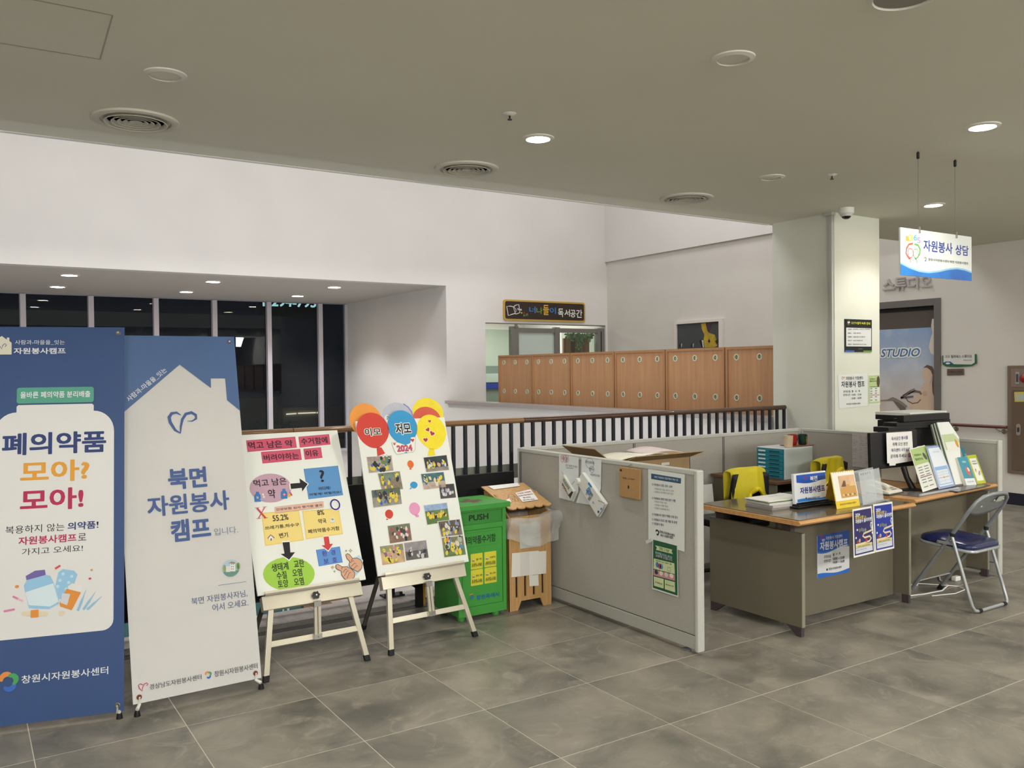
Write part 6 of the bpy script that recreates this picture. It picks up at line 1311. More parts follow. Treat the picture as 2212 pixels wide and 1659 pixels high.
# monitor
t = thing('computer_monitor', 'black monitor with a taped notice on the right desk', 'monitor', (6.07, 3.85, DZ)); f = Fr((5.9, 3.86, 0), (1, -.06, 0), (0, .03, 1)); R = Rg(f, 1860, 860, 6.145)
a, c_ = R(138, 945), R(745, 430); MB = M('#0e0f11', .45)
B().ob(f, a[0], R(140, 955)[1], -.03, c_[0], R(450, 440)[1], 0, MB).obj('screen_housing', t, bevel=.006)
B().ob(f, (a[0]+c_[0])/2-.1, R(140, 940)[1]+.06, .0, (a[0]+c_[0])/2+.16, R(140, 700)[1], .02, MB).obj('rear_bulge', t, bevel=.008)
nk0 = Vector((5.98, 3.83, R(500, 900)[1])); nk1 = Dp(1972, 1058); nk1.z = DZ+.012
B().tube([nk0, nk0.lerp(nk1, .5)+Vector((0, .01, 0)), nk1], [.022, .02, .024], MB, k=10).obj('stand_neck', t, smooth=True)
B().lathe([(.09, 0), (.09, .006), (.03, .018), (0, .02)], (nk1.x, nk1.y, DZ+.001), MB, k=26).obj('stand_base', t, smooth=True)
t2 = paper('monitor_notice', 'white notice about reading space volunteers taped on the monitor back', f, R.L(303, 460, 642, 437, 665, 828, 428, 868, 425, 890, 345, 895, 342, 862, 315, 862), PAPER, n=.022); b = B(); n = .0235; PR_, BK_ = M('#4a4078', .6), M('#3c3c44', .6)
for s_, x0, y0, x1, y1, m_ in (('독서공간 봉사를', 370, 540, 588, 520, PR_), ('위해 오신 분은', 385, 612, 588, 602, BK_), ('복지센터 사무실로', 368, 692, 615, 675, PR_), ('문의해 주세요!', 358, 772, 575, 757, BK_)): tline(b, s_, x0, y0, x1, y1, .028, m_, R, n, .03)
b.obj('lettering', t2); b = B(); b.prism(f, R.L(590, 730, 620, 725, 622, 775, 592, 780), .0232, .024, RED); b.ell(f, *R(606, 752), .007, .009, .0246, M('#ead9d4', .5), k=8); b.obj('red_stamp', t2)
# printer on the right end of the desk
PY = 3.97; PW = M('#d9dbd3', .4)
t = thing('printer', 'black and white multifunction printer with stepped trays at the right', 'printer', (6.6, 4.1, DZ)); R = Rg(fy(PY), 1860, 860, 6.145)
def pb(nm, x0, y0, x1, y1, Y0, Y1, m, R=R, bev=.004):
    a = R(x0, y0); c_ = R(x1, y1); return B().box(a[0], Y0, c_[1], min(c_[0], 6.855), Y1, a[1], m).obj(nm, t, bevel=bev)
pb('scanner_lid', 700, 200, 1290, 232, PY+.03, PY+.34, PW); pb('scanner_bed', 700, 232, 1115, 275, PY+.02, PY+.34, BLKG); pb('control_panel', 505, 230, 1115, 275, PY-.04, PY+.02, MB); pb('panel_underside', 580, 275, 1030, 312, PY-.02, PY+.1, MB); pb('output_tray', 412, 328, 1000, 375, PY-.04, PY+.08, MB); pb('paper_tray', 285, 385, 640, 425, PY-.05, PY+.08, MB); pb('printer_body', 700, 312, 1238, 592, PY, PY+.32, BLK)
pb('side_cover', 1112, 236, 1297, 350, PY+.01, PY+.33, PW); pb('side_cover', 1238, 350, 1297, 560, PY+.01, PY+.32, M('#3a3334', .5))
a = R(735, 592); B().box(a[0], PY+.003, DZ+.002, 6.85, PY+.31, a[1]+.002, PW).obj('lower_drawer_unit', t, bevel=.004)
# acrylic leaflet stands on the right desk
LG, LBl = M('#a9c07c', .5), M('#8fa3cc', .5)
def leaflet(label, TLx, TLy, TRx, TRy, BRx, BRy, BLx, BLy, back, col_, kind_):
    a, c_ = Dp(BLx, BLy, DZ+.012), Dp(BRx, BRy, DZ+.012); U_ = c_-a; U_.z = 0; f = Fr(a, U_, (0, back, 1))
    P2 = [f.px(*p) for p in ((TLx, TLy), (TRx, TRy), (BRx, BRy), (BLx, BLy))]
    t = thing('leaflet', label, 'leaflet', a, 'leaflets on the right desk'); B().prism(f, P2, -.004, 0, PAPER).obj('sheet', t)
    TL_, TR_, BR_, BL_2 = P2
    def at(x, y): return ((TL_[0]*(1-x)+TR_[0]*x)*(1-y)+(BL_2[0]*(1-x)+BR_[0]*x)*y, (TL_[1]*(1-x)+TR_[1]*x)*(1-y)+(BL_2[1]*(1-x)+BR_[1]*x)*y)
    def q(x0, y0, x1, y1): return [at(x0, y0), at(x1, y0), at(x1, y1), at(x0, y1)]
    return t, f, at, q
t, f, at, q = leaflet('leaflet with a green top and dark circle, left of the two in the clear stand', 1963, 972, 1998, 967, 2028, 1056, 1994, 1063, .62, LG, 0)
b = B(); n = .0008; b.poly(f, q(.02, .02, .98, .42), n, LG); b.poly(f, q(.06, .40, .9, .97), n+.0002, M('#dfe0d6', .5)); b.ell(f, *at(.78, .25), .022, .030, n+.0004, M('#54504c', .5), k=14)
for y in (.46, .52, .58, .64, .74, .80, .9): b.poly(f, q(.14, y, .42, y+.02), n+.0004, GL); b.poly(f, q(.52, y, .8, y+.02), n+.0004, GL)
b.poly(f, q(.1, .68, .88, .70), n+.0004, M('#7a5a58', .5)); b.obj('leaflet_print', t); b = B(); b.text(f, '자원봉사', at(.12, .14), at(.6, .22), n+.0006, M('#4f6a34', .5), bold=.04); b.text(f, '활동안내', at(.12, .24), at(.62, .32), n+.0006, M('#4f6a34', .5), bold=.04); b.obj('lettering', t)
t, f, at, q = leaflet('leaflet with a blue rim and a map, right of the two in the clear stand', 2000, 966, 2034, 963, 2064, 1051, 2029, 1057, .62, LBl, 0)
b = B(); b.poly(f, q(0, 0, 1, 1), n, LBl); b.poly(f, q(.07, .05, .93, .95), n+.0002, M('#dee3ea', .5)); b.poly(f, q(.1, .5, .9, .92), n+.0003, M('#8fb2dc', .5)); b.poly(f, q(.14, .58, .86, .9), n+.0004, M('#d5dde4', .5))
for y in (.64, .7, .76, .84): b.line(f, [at(.14, y), at(.86, y-.01)], .002, n+.0006, M('#9fb0c4', .5))
b.line(f, [at(.2, .76), at(.8, .76)], .004, n+.0008, M('#d9774a', .5)); b.line(f, [at(.5, .6), at(.5, .9)], .002, n+.0007, M('#9fb0c4', .5)); b.ell(f, *at(.5, .76), .007, .007, n+.001, M('#d9774a', .5), k=8); b.obj('map_print', t); b = B(); b.text(f, '오시는 길 안내', at(.3, .13), at(.7, .17), n+.0006, M('#5868a0', .5)); b.obj('lettering', t)
t = thing('leaflet_stand', 'low clear acrylic stand holding two leaflets', 'stand', Dp(2010, 1065)); a, c_ = Dp(1982, 1073, DZ+.001), Dp(2068, 1057, DZ+.001); f = Fr(a, c_-a, (0, 0, 1)); L_ = (c_-a).length
B().ob(f, -.02, 0, -.16, L_, .006, .02, M('#8a8480', .15, alpha=.7)).obj('stand_base', t); B().ob(f, .0, .006, .012, L_-.01, .02, .016, CLR).obj('front_lip', t)
# tall magazine holder and booklets
t = thing('booklet_stack', 'tall bundle of white and green booklets leaning in a holder at the desk end', 'booklets', Dp(2060, 1040)); a = Dp(2052, 1052, DZ+.01); f = Fr(a, (1, .02, 0), (.0, .42, 1)); R = Rg(f, 1860, 860, 6.145)
for k in range(6):
    P2 = [(u-.008*k, v) for u, v in R.L(1045, 322, 1165, 318, 1300, 520, 1300, 990, 1180, 960)]
    B().prism(f, [(P2[0][0]-.04+.006*k, P2[0][1]), P2[1], (P2[2][0], P2[2][1]), (P2[3][0], .01), (P2[4][0], .01)], -.010*k-.008, -.010*k-.001, M(('#e4e6e2', '#5a6a50', '#dfe1dd', '#4d5c48', '#d5d8d2', '#66745c')[k], .5)).obj('booklet', t)
b = B(); b.poly(f, R.L(1065, 490, 1225, 475, 1300, 560, 1300, 680, 1130, 690), .0005, M('#bccb9c', .5)); b.poly(f, R.L(1115, 590, 1245, 575, 1300, 600, 1300, 690, 1150, 700), .001, M('#e5e4da', .5)); b.ell(f, *R(1268, 605), .02, .035, .0015, M('#d19a48', .5), k=14); b.obj('cover_print', t)
t = thing('magazine_holder', 'clear tall holder behind the booklets', 'holder', Dp(2070, 1040)); B().ob(f, -.10, 0, -.085, .12, .34, -.082, CLR).obj('back_sheet', t); B().ob(f, -.10, -.002, -.09, .14, .002, .02, CLR).obj('base', t)
def booklet(label, tlx, tly, trx, try_, brx, bry, blx, bly, back, face, extra):
    a, c_ = Dp(blx, bly, DZ+.01), Dp(brx, bry, DZ+.01); U_ = c_-a; U_.z = 0; f = Fr(a, U_, (0, back, 1)); P2 = [f.px(*p) for p in ((tlx, tly), (trx, try_), (brx, bry), (blx, bly))]
    t = thing('brochure', label, 'brochure', a, 'brochures at the desk end'); b = B(); b.prism(f, P2, -.026, 0, M('#d9d8cc', .5)); b.obj('pages', t)
    TL_, TR_, BR_, BL_2 = P2
    def at(x, y): return ((TL_[0]*(1-x)+TR_[0]*x)*(1-y)+(BL_2[0]*(1-x)+BR_[0]*x)*y, (TL_[1]*(1-x)+TR_[1]*x)*(1-y)+(BL_2[1]*(1-x)+BR_[1]*x)*y)
    def q(x0, y0, x1, y1): return [at(x0, y0), at(x1, y0), at(x1, y1), at(x0, y1)]
    b = B(); b.prism(f, P2, .0002, .001, M(face, .4)); b.obj('cover', t); b = B(); extra(b, f, at, q); b.obj('cover_print', t); return t
rz = lambda x, y: (1860+x/6.145, 860+y/6.145)
YG, TB = '#b9c23a', '#3f93a8'
def ex1(b, f, at, q): b.poly(f, q(.42, .1, .95, .3), .0014, M('#e9e9e0', .5)); b.text(f, '가이드', at(.5, .17), at(.88, .25), .0018, M('#7a3040', .5), bold=.03)
def ex2(b, f, at, q): b.text(f, '자원봉사', at(.25, .18), at(.75, .26), .0014, M('#bfe0e4', .5), bold=.04); b.text(f, '안내', at(.3, .32), at(.7, .42), .0014, M('#bfe0e4', .5), bold=.04)
def ex3(b, f, at, q): b.poly(f, q(0, .76, 1, 1), .0014, M('#dfe2e2', .5)); b.text(f, '자원봉사', at(.3, .14), at(.75, .21), .0014, M('#cfe6e8', .5), bold=.04); b.ell(f, *at(.6, .52), .020, .040, .0014, M('#d2695a', .5), k=10); b.ell(f, *at(.7, .45), .012, .018, .0018, M('#e8ddd2', .5), k=10); b.text(f, '재가봉사센터', at(.15, .86), at(.85, .9), .0018, GYI)
def ex4(b, f, at, q): b.poly(f, q(.12, .12, .85, .9), .0014, M('#e8e9e0', .5)); b.text(f, '사회복지', at(.22, .2), at(.75, .25), .0018, INK, bold=.03); b.text(f, '자원봉사', at(.22, .28), at(.82, .34), .0018, M('#33407a', .5), bold=.04); [b.ell(f, *at(.5+.2*math.cos(k*1.3), .6+.09*math.sin(k*1.7)), .008, .010, .0018, M(('#b05a50', '#8fa0b8', '#c9b48a')[k % 3], .5), k=7) for k in range(6)]
booklet('yellow-green brochure partly behind the teal one', *rz(1170, 685), *rz(1325, 672), *rz(1400, 1045), *rz(1265, 1060), .45, YG, ex1)
booklet('teal brochure standing farthest back at the desk end', *rz(1315, 662), *rz(1420, 655), *rz(1560, 1095), *rz(1452, 1112), .52, TB, ex2)
booklet('teal and white brochure in front at the desk end', *rz(1285, 782), *rz(1408, 768), *rz(1530, 1145), *rz(1400, 1160), .5, TB, ex3)
booklet('yellow-green brochure with a white panel, rightmost on the desk', *rz(1405, 762), *rz(1522, 748), *rz(1660, 1125), *rz(1545, 1142), .5, YG, ex4)
t = thing('brochure_tray', 'dark clear tray under the brochures at the desk end', 'tray', Dp(2100, 1052)); a, c_ = Dp(2070, 1064, DZ+.001), Dp(2140, 1050, DZ+.001); f = Fr(a, c_-a, (0, 0, 1)); B().ob(f, 0, 0, -.14, (c_-a).length, .008, .0, M('#4f4a50', .2)).obj('tray_base', t, bevel=.002)

# ---- things inside the enclosure
t = thing('side_table', 'brown side table along the back partition', 'table', (6.2, 5.0, 0)); B().box(5.60, 4.70, .712, 6.84, 5.44, .737, M('#6d4c36', .4)).obj('table_top', t, bevel=.003); B().box(5.62, 4.74, 0, 5.65, 5.42, .711, OLIVE).obj('side_panel', t); B().box(6.79, 4.74, 0, 6.82, 5.42, .711, OLIVE).obj('side_panel', t); B().box(5.65, 5.36, .1, 6.79, 5.38, .711, OLIVE).obj('back_panel', t)
# drawer organiser
t = thing('drawer_organiser', 'white desktop organiser with teal drawers on the side table', 'drawers', (5.86, 4.82, .738)); ox, oy = 5.735, 4.735
dw, dd, dh = .36, .30, .262; DW = M('#c9d2d2', .35); TQ = M('#1f7f92', .35); TQ2 = M('#17606f', .4)
B().box(ox+.004, oy, .738, ox+dw, oy+dd, .738+dh, DW).obj('case', t, bevel=.008)
g_ = Fr((ox, oy+dd, .738), (0, -1, 0), (0, 0, 1)); nd = 7
B().ob(g_, .008, .008, -.003, dd-.012, dh-.008, .002, TQ2).obj('front_frame', t)
for k in range(nd):
    z0 = .012+k*(dh-.024)/nd; z1 = z0+(dh-.024)/nd-.003
    o = B().ob(g_, .012, z0, .0, dd-.016, z1, .010, TQ).obj('drawer', t, bevel=.002); B().ob(g_, dd*.5, z0+.012, .010, dd*.5+.10, z0+.020, .016, M('#0e3f4a', .4)).obj('handle', o); B().ob(g_, .03, z0+.010, .010, .105, z0+.022, .0115, M('#dfe3e0', .5)).obj('label_card', o)
zt = .738+dh+.001
t = thing('paper_cup', 'beige straight cup on the drawer organiser', 'cup', (5.86, 4.80, zt)); B().lathe([(.034, 0), (.037, .05), (.0385, .098), (.036, .098), (.033, .004), (0, .004)], (5.86, 4.80, zt), M('#cdb99c', .6), k=28).obj('cup_body', t, smooth=True)
t = thing('wooden_tray', 'reddish wooden tray under the two mugs', 'tray', (6.06, 4.86, zt)); B().box(5.93, 4.77, zt, 6.16, 4.95, zt+.008, M('#8f5540', .45)).obj('tray_board', t, bevel=.003)
for (x, y, c_, lab) in ((5.985, 4.86, '#a3201f', 'glossy red mug on the wooden tray'), (6.08, 4.83, '#12382e', 'dark green mug with a gold motif on the wooden tray')):
    t = thing('mug', lab, 'mug', (x, y, zt+.009), 'mugs on the tray'); mm = M(c_, .15, coat=.4); B().lathe([(.030, 0), (.036, .006), (.041, .05), (.041, .086), (.038, .088), (.036, .01), (0, .008)], (x, y, zt+.009), mm, k=26).obj('mug_body', t, smooth=True)
    hx = -1 if c_ == '#a3201f' else 1
    B().tube([(x+hx*.039, y, zt+.075), (x+hx*.062, y+.0, zt+.068), (x+hx*.066, y, zt+.045), (x+hx*.04, y, zt+.03)] if hx < 0 else [(x+.0, y+.04, zt+.075), (x, y+.062, zt+.06), (x, y+.04, zt+.03)], .006, mm, k=8).obj('handle', t, smooth=True)
    if hx > 0: b = B(); g4 = Fr((x, y-.0425, zt+.009), (1, 0, 0), (0, 0, 1)); b.ob(g4, -.006, .015, -.001, .006, .062, .003, M('#c9a64a', .3, metal=.7)); b.lathe([(.010, 0), (.010, .003)], g4.P(0, .062, 0), M('#c9a64a', .3, metal=.7), ax=g4.N, k=12); b.obj('gold_motif', t)
# office chairs with yellow vests
YV = film('#dccc1c', .74, 'vest_mesh', .6); YV2 = M('#e2cf10', .55)
def ochair(label, cx, cy, zt, ang, group='office chairs'):
    t = thing('office_chair', label, 'chair', (cx, cy, 0), group); ca, sa = math.cos(ang), math.sin(ang)
    F_ = Fr((cx, cy, 0), (ca, sa, 0), (0, 0, 1))      # N faces the viewer: the rear of the chair faces the viewer's side
    def sh(a, b_, off=0, wtop=.17, wbot=.20, zb=.50):
        v = zb+(zt-zb)*b_; w_ = (wbot+(wtop-wbot)*b_)*math.sqrt(max(0.02, 1-max(0, b_-.86)**2*42*0)); x = (2*a-1)*w_; return F_.P(x, v-.035*(2*a-1)**2*b_**4, -.03+.05*(1-(2*a-1)**2)*-1+.04*b_+off)
    B().grid(lambda a, b_: sh(a, b_), 10, 10, BLK).obj('backrest', t, smooth=True, solid=.035)
    b = B(); b.add([F_.P(u, v, n) for v in (.44, .50) for u, n in ((-.22, -.02), (.22, -.02), (.22, -.46), (-.22, -.46))], [(0, 1, 2, 3)[::-1], (4, 5, 6, 7), (0, 1, 5, 4), (1, 2, 6, 5), (2, 3, 7, 6), (3, 0, 4, 7)], BLK); b.obj('seat', t, bevel=.02)
    B().tube([F_.P(0, .08, -.24), F_.P(0, .44, -.24)], .025, BLKG, k=10).obj('gas_column', t, smooth=True)
    for k in range(5):
        a = k*1.2566; e = F_.P(.27*math.cos(a), .06, -.24+.27*math.sin(a)); B().tube([F_.P(0, .10, -.24), e], [.022, .014], BLKG, k=6).obj('base_arm', t); B().lathe([(0, 0), (.02, .006), (.022, .022), (.015, .04)], (e.x, e.y, 0), BLKG, k=10).obj('caster', t, smooth=True)
    B().tube([F_.P(0, .46, -.06), F_.P(0, .55, .02), F_.P(0, .62, .0)], .016, BLKG, k=8).obj('back_bracket', t, smooth=True)
    return t, F_, sh
def vest(label, F_, sh, zt, drop, sd):
    t = thing('safety_vest', label, 'vest', F_.P(0, zt-drop, .03), 'yellow vests on the chairs'); rnd = random.Random(sd); ph = rnd.uniform(0, 6)
    def fn(a, b_):
        s_ = 2*a-1; fold = .006*math.sin(11*a+ph+3*b_)+.003*math.sin(27*a-6*b_)
        arch = math.exp(-((s_-.12)/.42)**2)*(drop*.52)
        if b_ < .45: q_ = b_/.45; z = zt+.014-(drop*(1+.12*math.sin(2*s_+ph))-arch)*(1-q_); n = .045+fold-.02*q_-.05*s_*s_; wd = .188-.012*q_
        elif b_ < .6: q_ = (b_-.45)/.15; z = zt+.014+.008*math.sin(q_*3.14); n = .025+fold*.5-.085*q_-.05*s_*s_; wd = .176
        else: q_ = (b_-.6)/.4; z = zt+.012-drop*.8*q_; n = -.07-fold-.03*s_*s_; wd = .18
        return F_.P(s_*wd, z-.03*s_**4, n)
    B().grid(fn, 30, 24, YV).obj('vest_cloth', t, smooth=True, solid=.0015)
    path = [fn(i/24, .0)+F_.N*(.006+.006*math.sin(i*1.7)) for i in range(25)]
    B().tube(path, [.008+.008*math.exp(-((i-13)/6)**2)+.003*math.sin(i*2.3) for i in range(25)], YV2, k=7).obj('gathered_hem', t, smooth=True)
    for a in (.06, .94): B().tube([fn(a, .02+.045*i)+F_.N*.002 for i in range(11)], .0035, YV2, k=6).obj('edge_binding', t, smooth=True)
    return t
t, F1_, s1_ = ochair('black office chair draped with a yellow vest, nearer the left desk', 5.06, 4.50, .895, -.10)
vest('yellow mesh vest over the chair nearer the left desk', F1_, s1_, .895, .26, 1)
t, F2_, s2_ = ochair('black office chair draped with a yellow vest, behind the desk calendar', 5.96, 4.42, .925, .12)
vest('yellow mesh vest over the chair behind the desk calendar', F2_, s2_, .925, .2, 2)
# paper on the right partition
f = fx(6.858); R = Rg(f, 1500, 900, S9); t = paper('schedule_sheet', 'grey printed schedule sheets on the right partition beside the monitor', f, R.L(1888, 198, 2125, 208, 2112, 625, 1890, 592), M('#c9c6c4', .6)); b = B(); rnd = random.Random(5)
for x in (1898, 1975, 2045): 
    for k in range(22):
        y = 225+k*16; w_ = rnd.uniform(15, 58)
        if rnd.random() < .8: b.poly(f, R.L(x, y, x+w_, y+2, x+w_, y+6, x, y+4), .0032, M('#8f8c8c', .6))
b.obj('table_print', t)
# folding chair
FR = M('#8f9497', .3, metal=.35, spec=.6); FRL = M('#a9adae', .3, metal=.35)
t = thing('folding_chair', 'grey metal folding chair with a dark blue padded seat by the right desk', 'chair', (5.93, 3.38, 0))
XL, XR = 5.715, 6.145
def side_pts(X): return [(X, 3.645, .0), (X, 3.30, .50), (X, 3.135, .735)]
def arc(p): return p
topz = .785; yt = 3.112
path = [(XL, 3.645, .012), (XL, 3.30, .515), (XL, 3.175, .70), (XL+.02, 3.142, .755), (XL+.07, 3.122, .787), (XL+.14, 3.115, .798), ((XL+XR)/2, 3.113, .80), (XR-.14, 3.115, .798), (XR-.07, 3.122, .787), (XR-.02, 3.142, .755), (XR, 3.175, .70), (XR, 3.30, .515), (XR, 3.645, .012)]
B().tube(path, .0125, FR, k=12).obj('front_frame', t, smooth=True)
path = [(XL-.004, 3.30, .505), (XL-.004, 3.20, .14), (XL-.002, 3.178, .05), (XL+.012, 3.168, .02), (XL+.045, 3.163, .0135), (XR-.045, 3.163, .0135), (XR-.012, 3.168, .02), (XR+.002, 3.178, .05), (XR+.004, 3.20, .14), (XR+.004, 3.30, .505)]
B().tube([(x, y+(.0 if z > .3 else -.02*(1-z/.3)), z) for x, y, z in path], .0118, FRL, k=12).obj('rear_leg', t, smooth=True)
for x in (XL+.06, XR-.06): B().tube([(x-.018, 3.143, .0138), (x+.018, 3.143, .0138)], .0138, RUB, k=12).obj('rubber_sleeve', t, smooth=True)
for X in (XL, XR):
    B().tube([(X, 3.652, 0), (X, 3.628, .035)], .017, RUB, k=10).obj('rubber_foot', t, smooth=True)
    B().tube([(X, 3.30, .50), (X, 3.297, .525)], .0165, RUB, k=10).obj('leg_cap', t, smooth=True)
    s_ = -1 if X == XL else 1
    B().ob(Fr((X+s_*.010, 0, 0), (0, 1, 0), (0, 0, 1)), 3.29, .442, -.003, 3.40, .462, .003, FRL).obj('hinge_link', t)
    for y, z in ((3.30, .455), (3.375, .405), (3.395, .45)): B().lathe([(.008, -.004), (.008, .004)], (X+s_*.014, y, z), STEEL, ax=(1, 0, 0), k=10).obj('rivet', t)
B().tube([(XL, 3.56, .14), (XR, 3.56, .14)], .006, FRL, k=8).obj('cross_bar', t, smooth=True)
# backrest: curved plate filling the loop
g_ = Fr((XL, 3.30, .515), (1, 0, 0), Vector((0, 3.113-3.30, .80-.515)))
def bk(a, b_):
    lo = .155-.045*math.sin(3.1416*a)*1.0; up_ = [0.215, .29, .318, .332, .338, .340, .340, .338, .332, .318, .29, .215]; k = a*11; i = min(10, int(k)); hi = up_[i]+(up_[i+1]-up_[i])*(k-i)
    lo = .215-.085*math.sin(3.1416*a)**.7 if 0 < a < 1 else .215
    return g_.P(.008+a*(XR-XL-.016), lo+(hi-lo)*b_, -.012*math.sin(3.1416*a))
B().grid(bk, 22, 6, M('#85898b', .35, metal=.3)).obj('backrest', t, smooth=True, solid=.004)
b = B(); c0 = g_.P(.275, .262, .004); b.ob(Fr(c0, g_.U, g_.V), 0, 0, -.001, .075, .045, .001, M('#b9bbb2', .5)); b.obj('asset_label', t)
for u, v in ((.13, .235), (.255, .275), (.37, .275)): B().lathe([(.008, -.001), (.008, .003), (0, .005)], g_.P(u, v, .001), M('#d2d0c0', .4), ax=g_.N, k=12).obj('button_rivet', t, smooth=True)
# seat cushion with metal rim
SZ, NVY = .405, M('#1b2350', .3, coat=.15)
def seat_out(k): # rounded, slightly tapering outline
    pts = []
    for cx_, cy_, a0 in ((XR-.085, 3.165+.08, -1.5708), (XR-.10, 3.165+.42-.1, 0), (XL+.10, 3.165+.42-.1, 1.5708), (XL+.085, 3.165+.08, 3.1416)):
        r_ = .07 if cy_ < 3.3 else .09
        for i in range(6): a = a0+1.5708*i/5; pts.append((cx_+r_*k*math.cos(a)+(k-1)*0, cy_+r_*k*math.sin(a)))
    return pts
tilt = lambda y: .03*(y-3.165)/.42
o0 = seat_out(1); cxm = (XL+XR)/2; cym = 3.375
def lift(pts, sc_, z): return [Vector((cxm+(x-cxm)*sc_, cym+(y-cym)*sc_, z+tilt(y))) for x, y in pts]
rings = [lift(o0, .985, SZ+.004), lift(o0, 1.0, SZ+.018), lift(o0, .985, SZ+.034), lift(o0, .93, SZ+.044), lift(o0, .6, SZ+.052), lift(o0, .0, SZ+.054)]
vs = [p for r_ in rings for p in r_]; K_ = len(o0); fs = [tuple(range(K_-1, -1, -1))]+[(j*K_+i, j*K_+(i+1) % K_, (j+1)*K_+(i+1) % K_, (j+1)*K_+i) for j in range(5) for i in range(K_)]
B().add(vs, fs, NVY).obj('seat_cushion', t, smooth=True)
B().tube(lift(o0, 1.0, SZ), .011, FRL, k=8, closed=True).obj('seat_rim', t, smooth=True)
# power strip and cables under the desk
t = thing('power_strip', 'white power strip with cables on the floor under the right desk', 'power strip', (5.98, 3.9, 0)); B().box(5.86, 3.80, 0, 6.12, 3.85, .03, WHT).obj('strip_body', t, bevel=.004)
for k in range(3): B().lathe([(.018, 0), (.018, .004)], (5.9+.07*k, 3.825, .03), M('#c9c9c4', .5), k=12).obj('socket', t)
B().box(6.085, 3.81, .03, 6.105, 3.83, .036, M('#5a6cff', .4, emit=2)).obj('indicator', t, label='glowing blue switch')
t = thing('power_cable', 'white cable lying on the floor behind the folding chair', 'cable', (6.2, 3.7, 0)); B().tube([(5.75, 3.66, .006), (5.9, 3.62, .006), (6.1, 3.60, .006), (6.28, 3.66, .006), (6.38, 3.78, .006), (6.5, 3.86, .006)], .005, WHT, k=8).obj('cord', t, smooth=True)
t = thing('power_cable', 'second white cable curving from the power strip', 'cable', (6.3, 3.75, 0)); B().tube([(6.12, 3.82, .012), (6.22, 3.74, .006), (6.32, 3.60, .006), (6.26, 3.52, .006), (6.1, 3.50, .006), (5.9, 3.56, .006)], .004, WHT, k=8).obj('cord', t, smooth=True)
t = thing('power_plug', 'white plug end lying by the desk foot', 'plug', (6.5, 3.72, 0)); B().box(6.46, 3.70, 0, 6.53, 3.74, .035, WHT).obj('plug_body', t, bevel=.006)

# ================================================================== NOTICES ON THE COLUMN
f = fy(5.23); R = Rg(f, 1780, 640, 5.12)
t = thing('cctv_notice', 'black and white camera notice plate high on the column', 'sign', f.P(*R(372, 618), 0)); b = B(); a, c_ = R(223, 250), R(522, 618); u0, v1, u1, v0 = a[0], a[1]-.001, c_[0], c_[1]
B().ob(f, u0, v0, 0, u1, v1, .008, M('#17191a', .3)).obj('plate', t); b = B(); b.poly(f, rrect(u0+.018, v0+.055, u1-.012, v1-.083, .008), .0086, M('#dadcda', .4)); b.obj('white_field', t)
b = B(); b.ob(f, u0, v0, .008, u0+(u1-u0)*.34, v0+.016, .0086, M('#3a6ab8', .4)).ob(f, u0+(u1-u0)*.68, v0, .008, u1, v0+.016, .0086, M('#6a9a3a', .4)); b.obj('colour_bars', t)
b = B(); b.text(f, 'CCTV설치·녹화 안내', R(292, 280), R(502, 316), .009, M('#d8d43a', .5), bold=.04)
for k, (l_, r_) in enumerate((('설치목적', '범죄예방, 시설안전, 화재예방'), ('촬영장소', '시설물 건물 내부'), ('촬영범위', '시설물 출입구 및 건물 내부'), ('촬영시간', '24시간 연속촬영·녹화'), ('책임자', '행정복지센터 055-212-5600'))):
    y = (365, 408, 450, 490, 532)[k]; tline(b, l_, 255, y, 296, y, .013, IN2, R, .0094, .03); tline(b, r_, 312, y, (500, 398, 445, 418, 458)[k], y+(0), .013, IN2, R, .0094, .02)
tline(b, '창원특례시', 372, 582, 420, 582, .010, M('#8a8c8a', .5), R, .009, .02); b.obj('lettering', t)
b = B(); c_ = R(264, 292); b.line(f, [(c_[0]+.021*math.cos(a), c_[1]+.023*math.sin(a)) for a in [i*.45 for i in range(14)]], .002, .009, M('#b9bb4a', .5), closed=True); b.poly(f, R.L(250, 285, 270, 276, 280, 290, 268, 300, 256, 296), .009, M('#e4e4e0', .5)); b.line(f, R.L(264, 296, 258, 308), .005, .009, M('#e4e4e0', .5)); b.obj('camera_symbol', t)
t = paper('opening_hours_notice', 'white opening hours paper taped low on the column', f, R.L(150, 872, 478, 850, 478, 1210, 165, 1243), M('#dfe3e0', .5), n=.002)
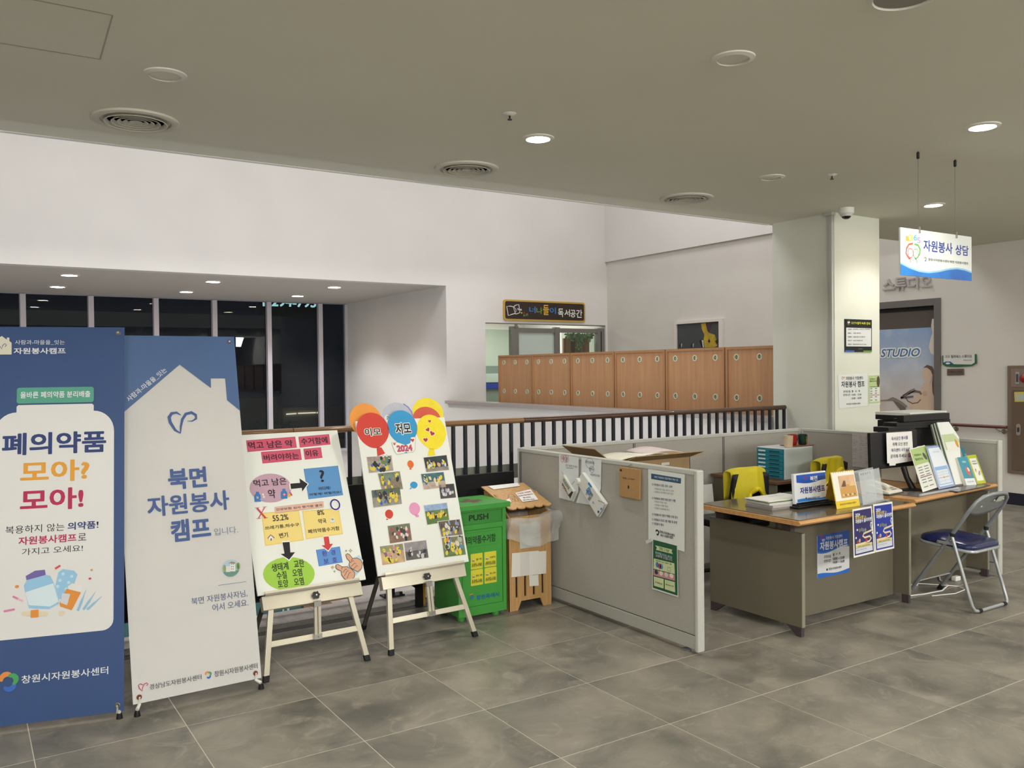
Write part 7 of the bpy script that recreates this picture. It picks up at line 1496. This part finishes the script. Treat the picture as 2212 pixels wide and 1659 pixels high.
b = B(); tline(b, '자원봉사 거점센터', 238, 908, 425, 903, .034, IN2, R, .0034, .04); tline(b, '자원봉사 캠프', 188, 975, 445, 968, .060, INK, R, .0034, .04)
for s_, x0, y0, x1, y1, h in (('운영요일  월 · 수 · 목', 210, 1054, 395, 1048, .022), ('운영시간  10:00 - 12:00', 210, 1092, 410, 1085, .022), ('14:00 - 16:00', 300, 1130, 410, 1123, .020), ('창원시자원봉사센터', 262, 1192, 398, 1185, .018)): tline(b, s_, x0, y0, x1, y1, h, GYI, R, .0034, .03)
b.obj('lettering', t); b = B(); b.line(f, R.L(205, 925, 192, 905, 198, 888, 208, 895, 210, 915, 215, 895, 225, 890, 222, 908), .005, .0034, M('#c04a48', .5)); b.ell(f, *R(252, 1192), .008, .007, .0034, GYI, k=8); b.obj('logo', t)
t = paper('activity_leaflet', 'narrow green-topped leaflet taped at the right edge of the column', f, R.L(486, 852, 612, 848, 618, 1195, 490, 1210), M('#dfe2da', .5), n=.002)
b = B(); n = .003; b.poly(f, R.L(490, 878, 615, 870, 618, 1180, 492, 1190), n, M('#b9cd8f', .5)); b.poly(f, R.L(505, 1010, 610, 1005, 612, 1160, 508, 1168), n+.0003, M('#dfe2da', .5)); b.ell(f, *R(596, 942), .027, .055, n+.0005, M('#5a4a3c', .5), k=16); b.line(f, R.L(505, 1003, 612, 998), .006, n+.0005, M('#4f7a3a', .5))
for y in (1018, 1045, 1070, 1110, 1145): b.poly(f, R.L(510, y, 530, y-1, 530, y+9, 510, y+10), n+.0006, GL); b.poly(f, R.L(560, y-3, 582, y-4, 582, y+6, 560, y+7), n+.0006, GL)
b.line(f, R.L(508, 1093, 608, 1090), .006, n+.0006, M('#a05a4a', .5)); b.obj('leaflet_print', t)
b = B(); b.text(f, '자원봉사', R(500, 908), R(565, 922), n+.0008, M('#4f6a34', .5), bold=.04); b.text(f, '활동안내', R(500, 930), R(570, 946), n+.0008, M('#4f6a34', .5), bold=.04); b.obj('lettering', t)
bpy.data.objects.remove(_fo); bpy.data.curves.remove(_fc)
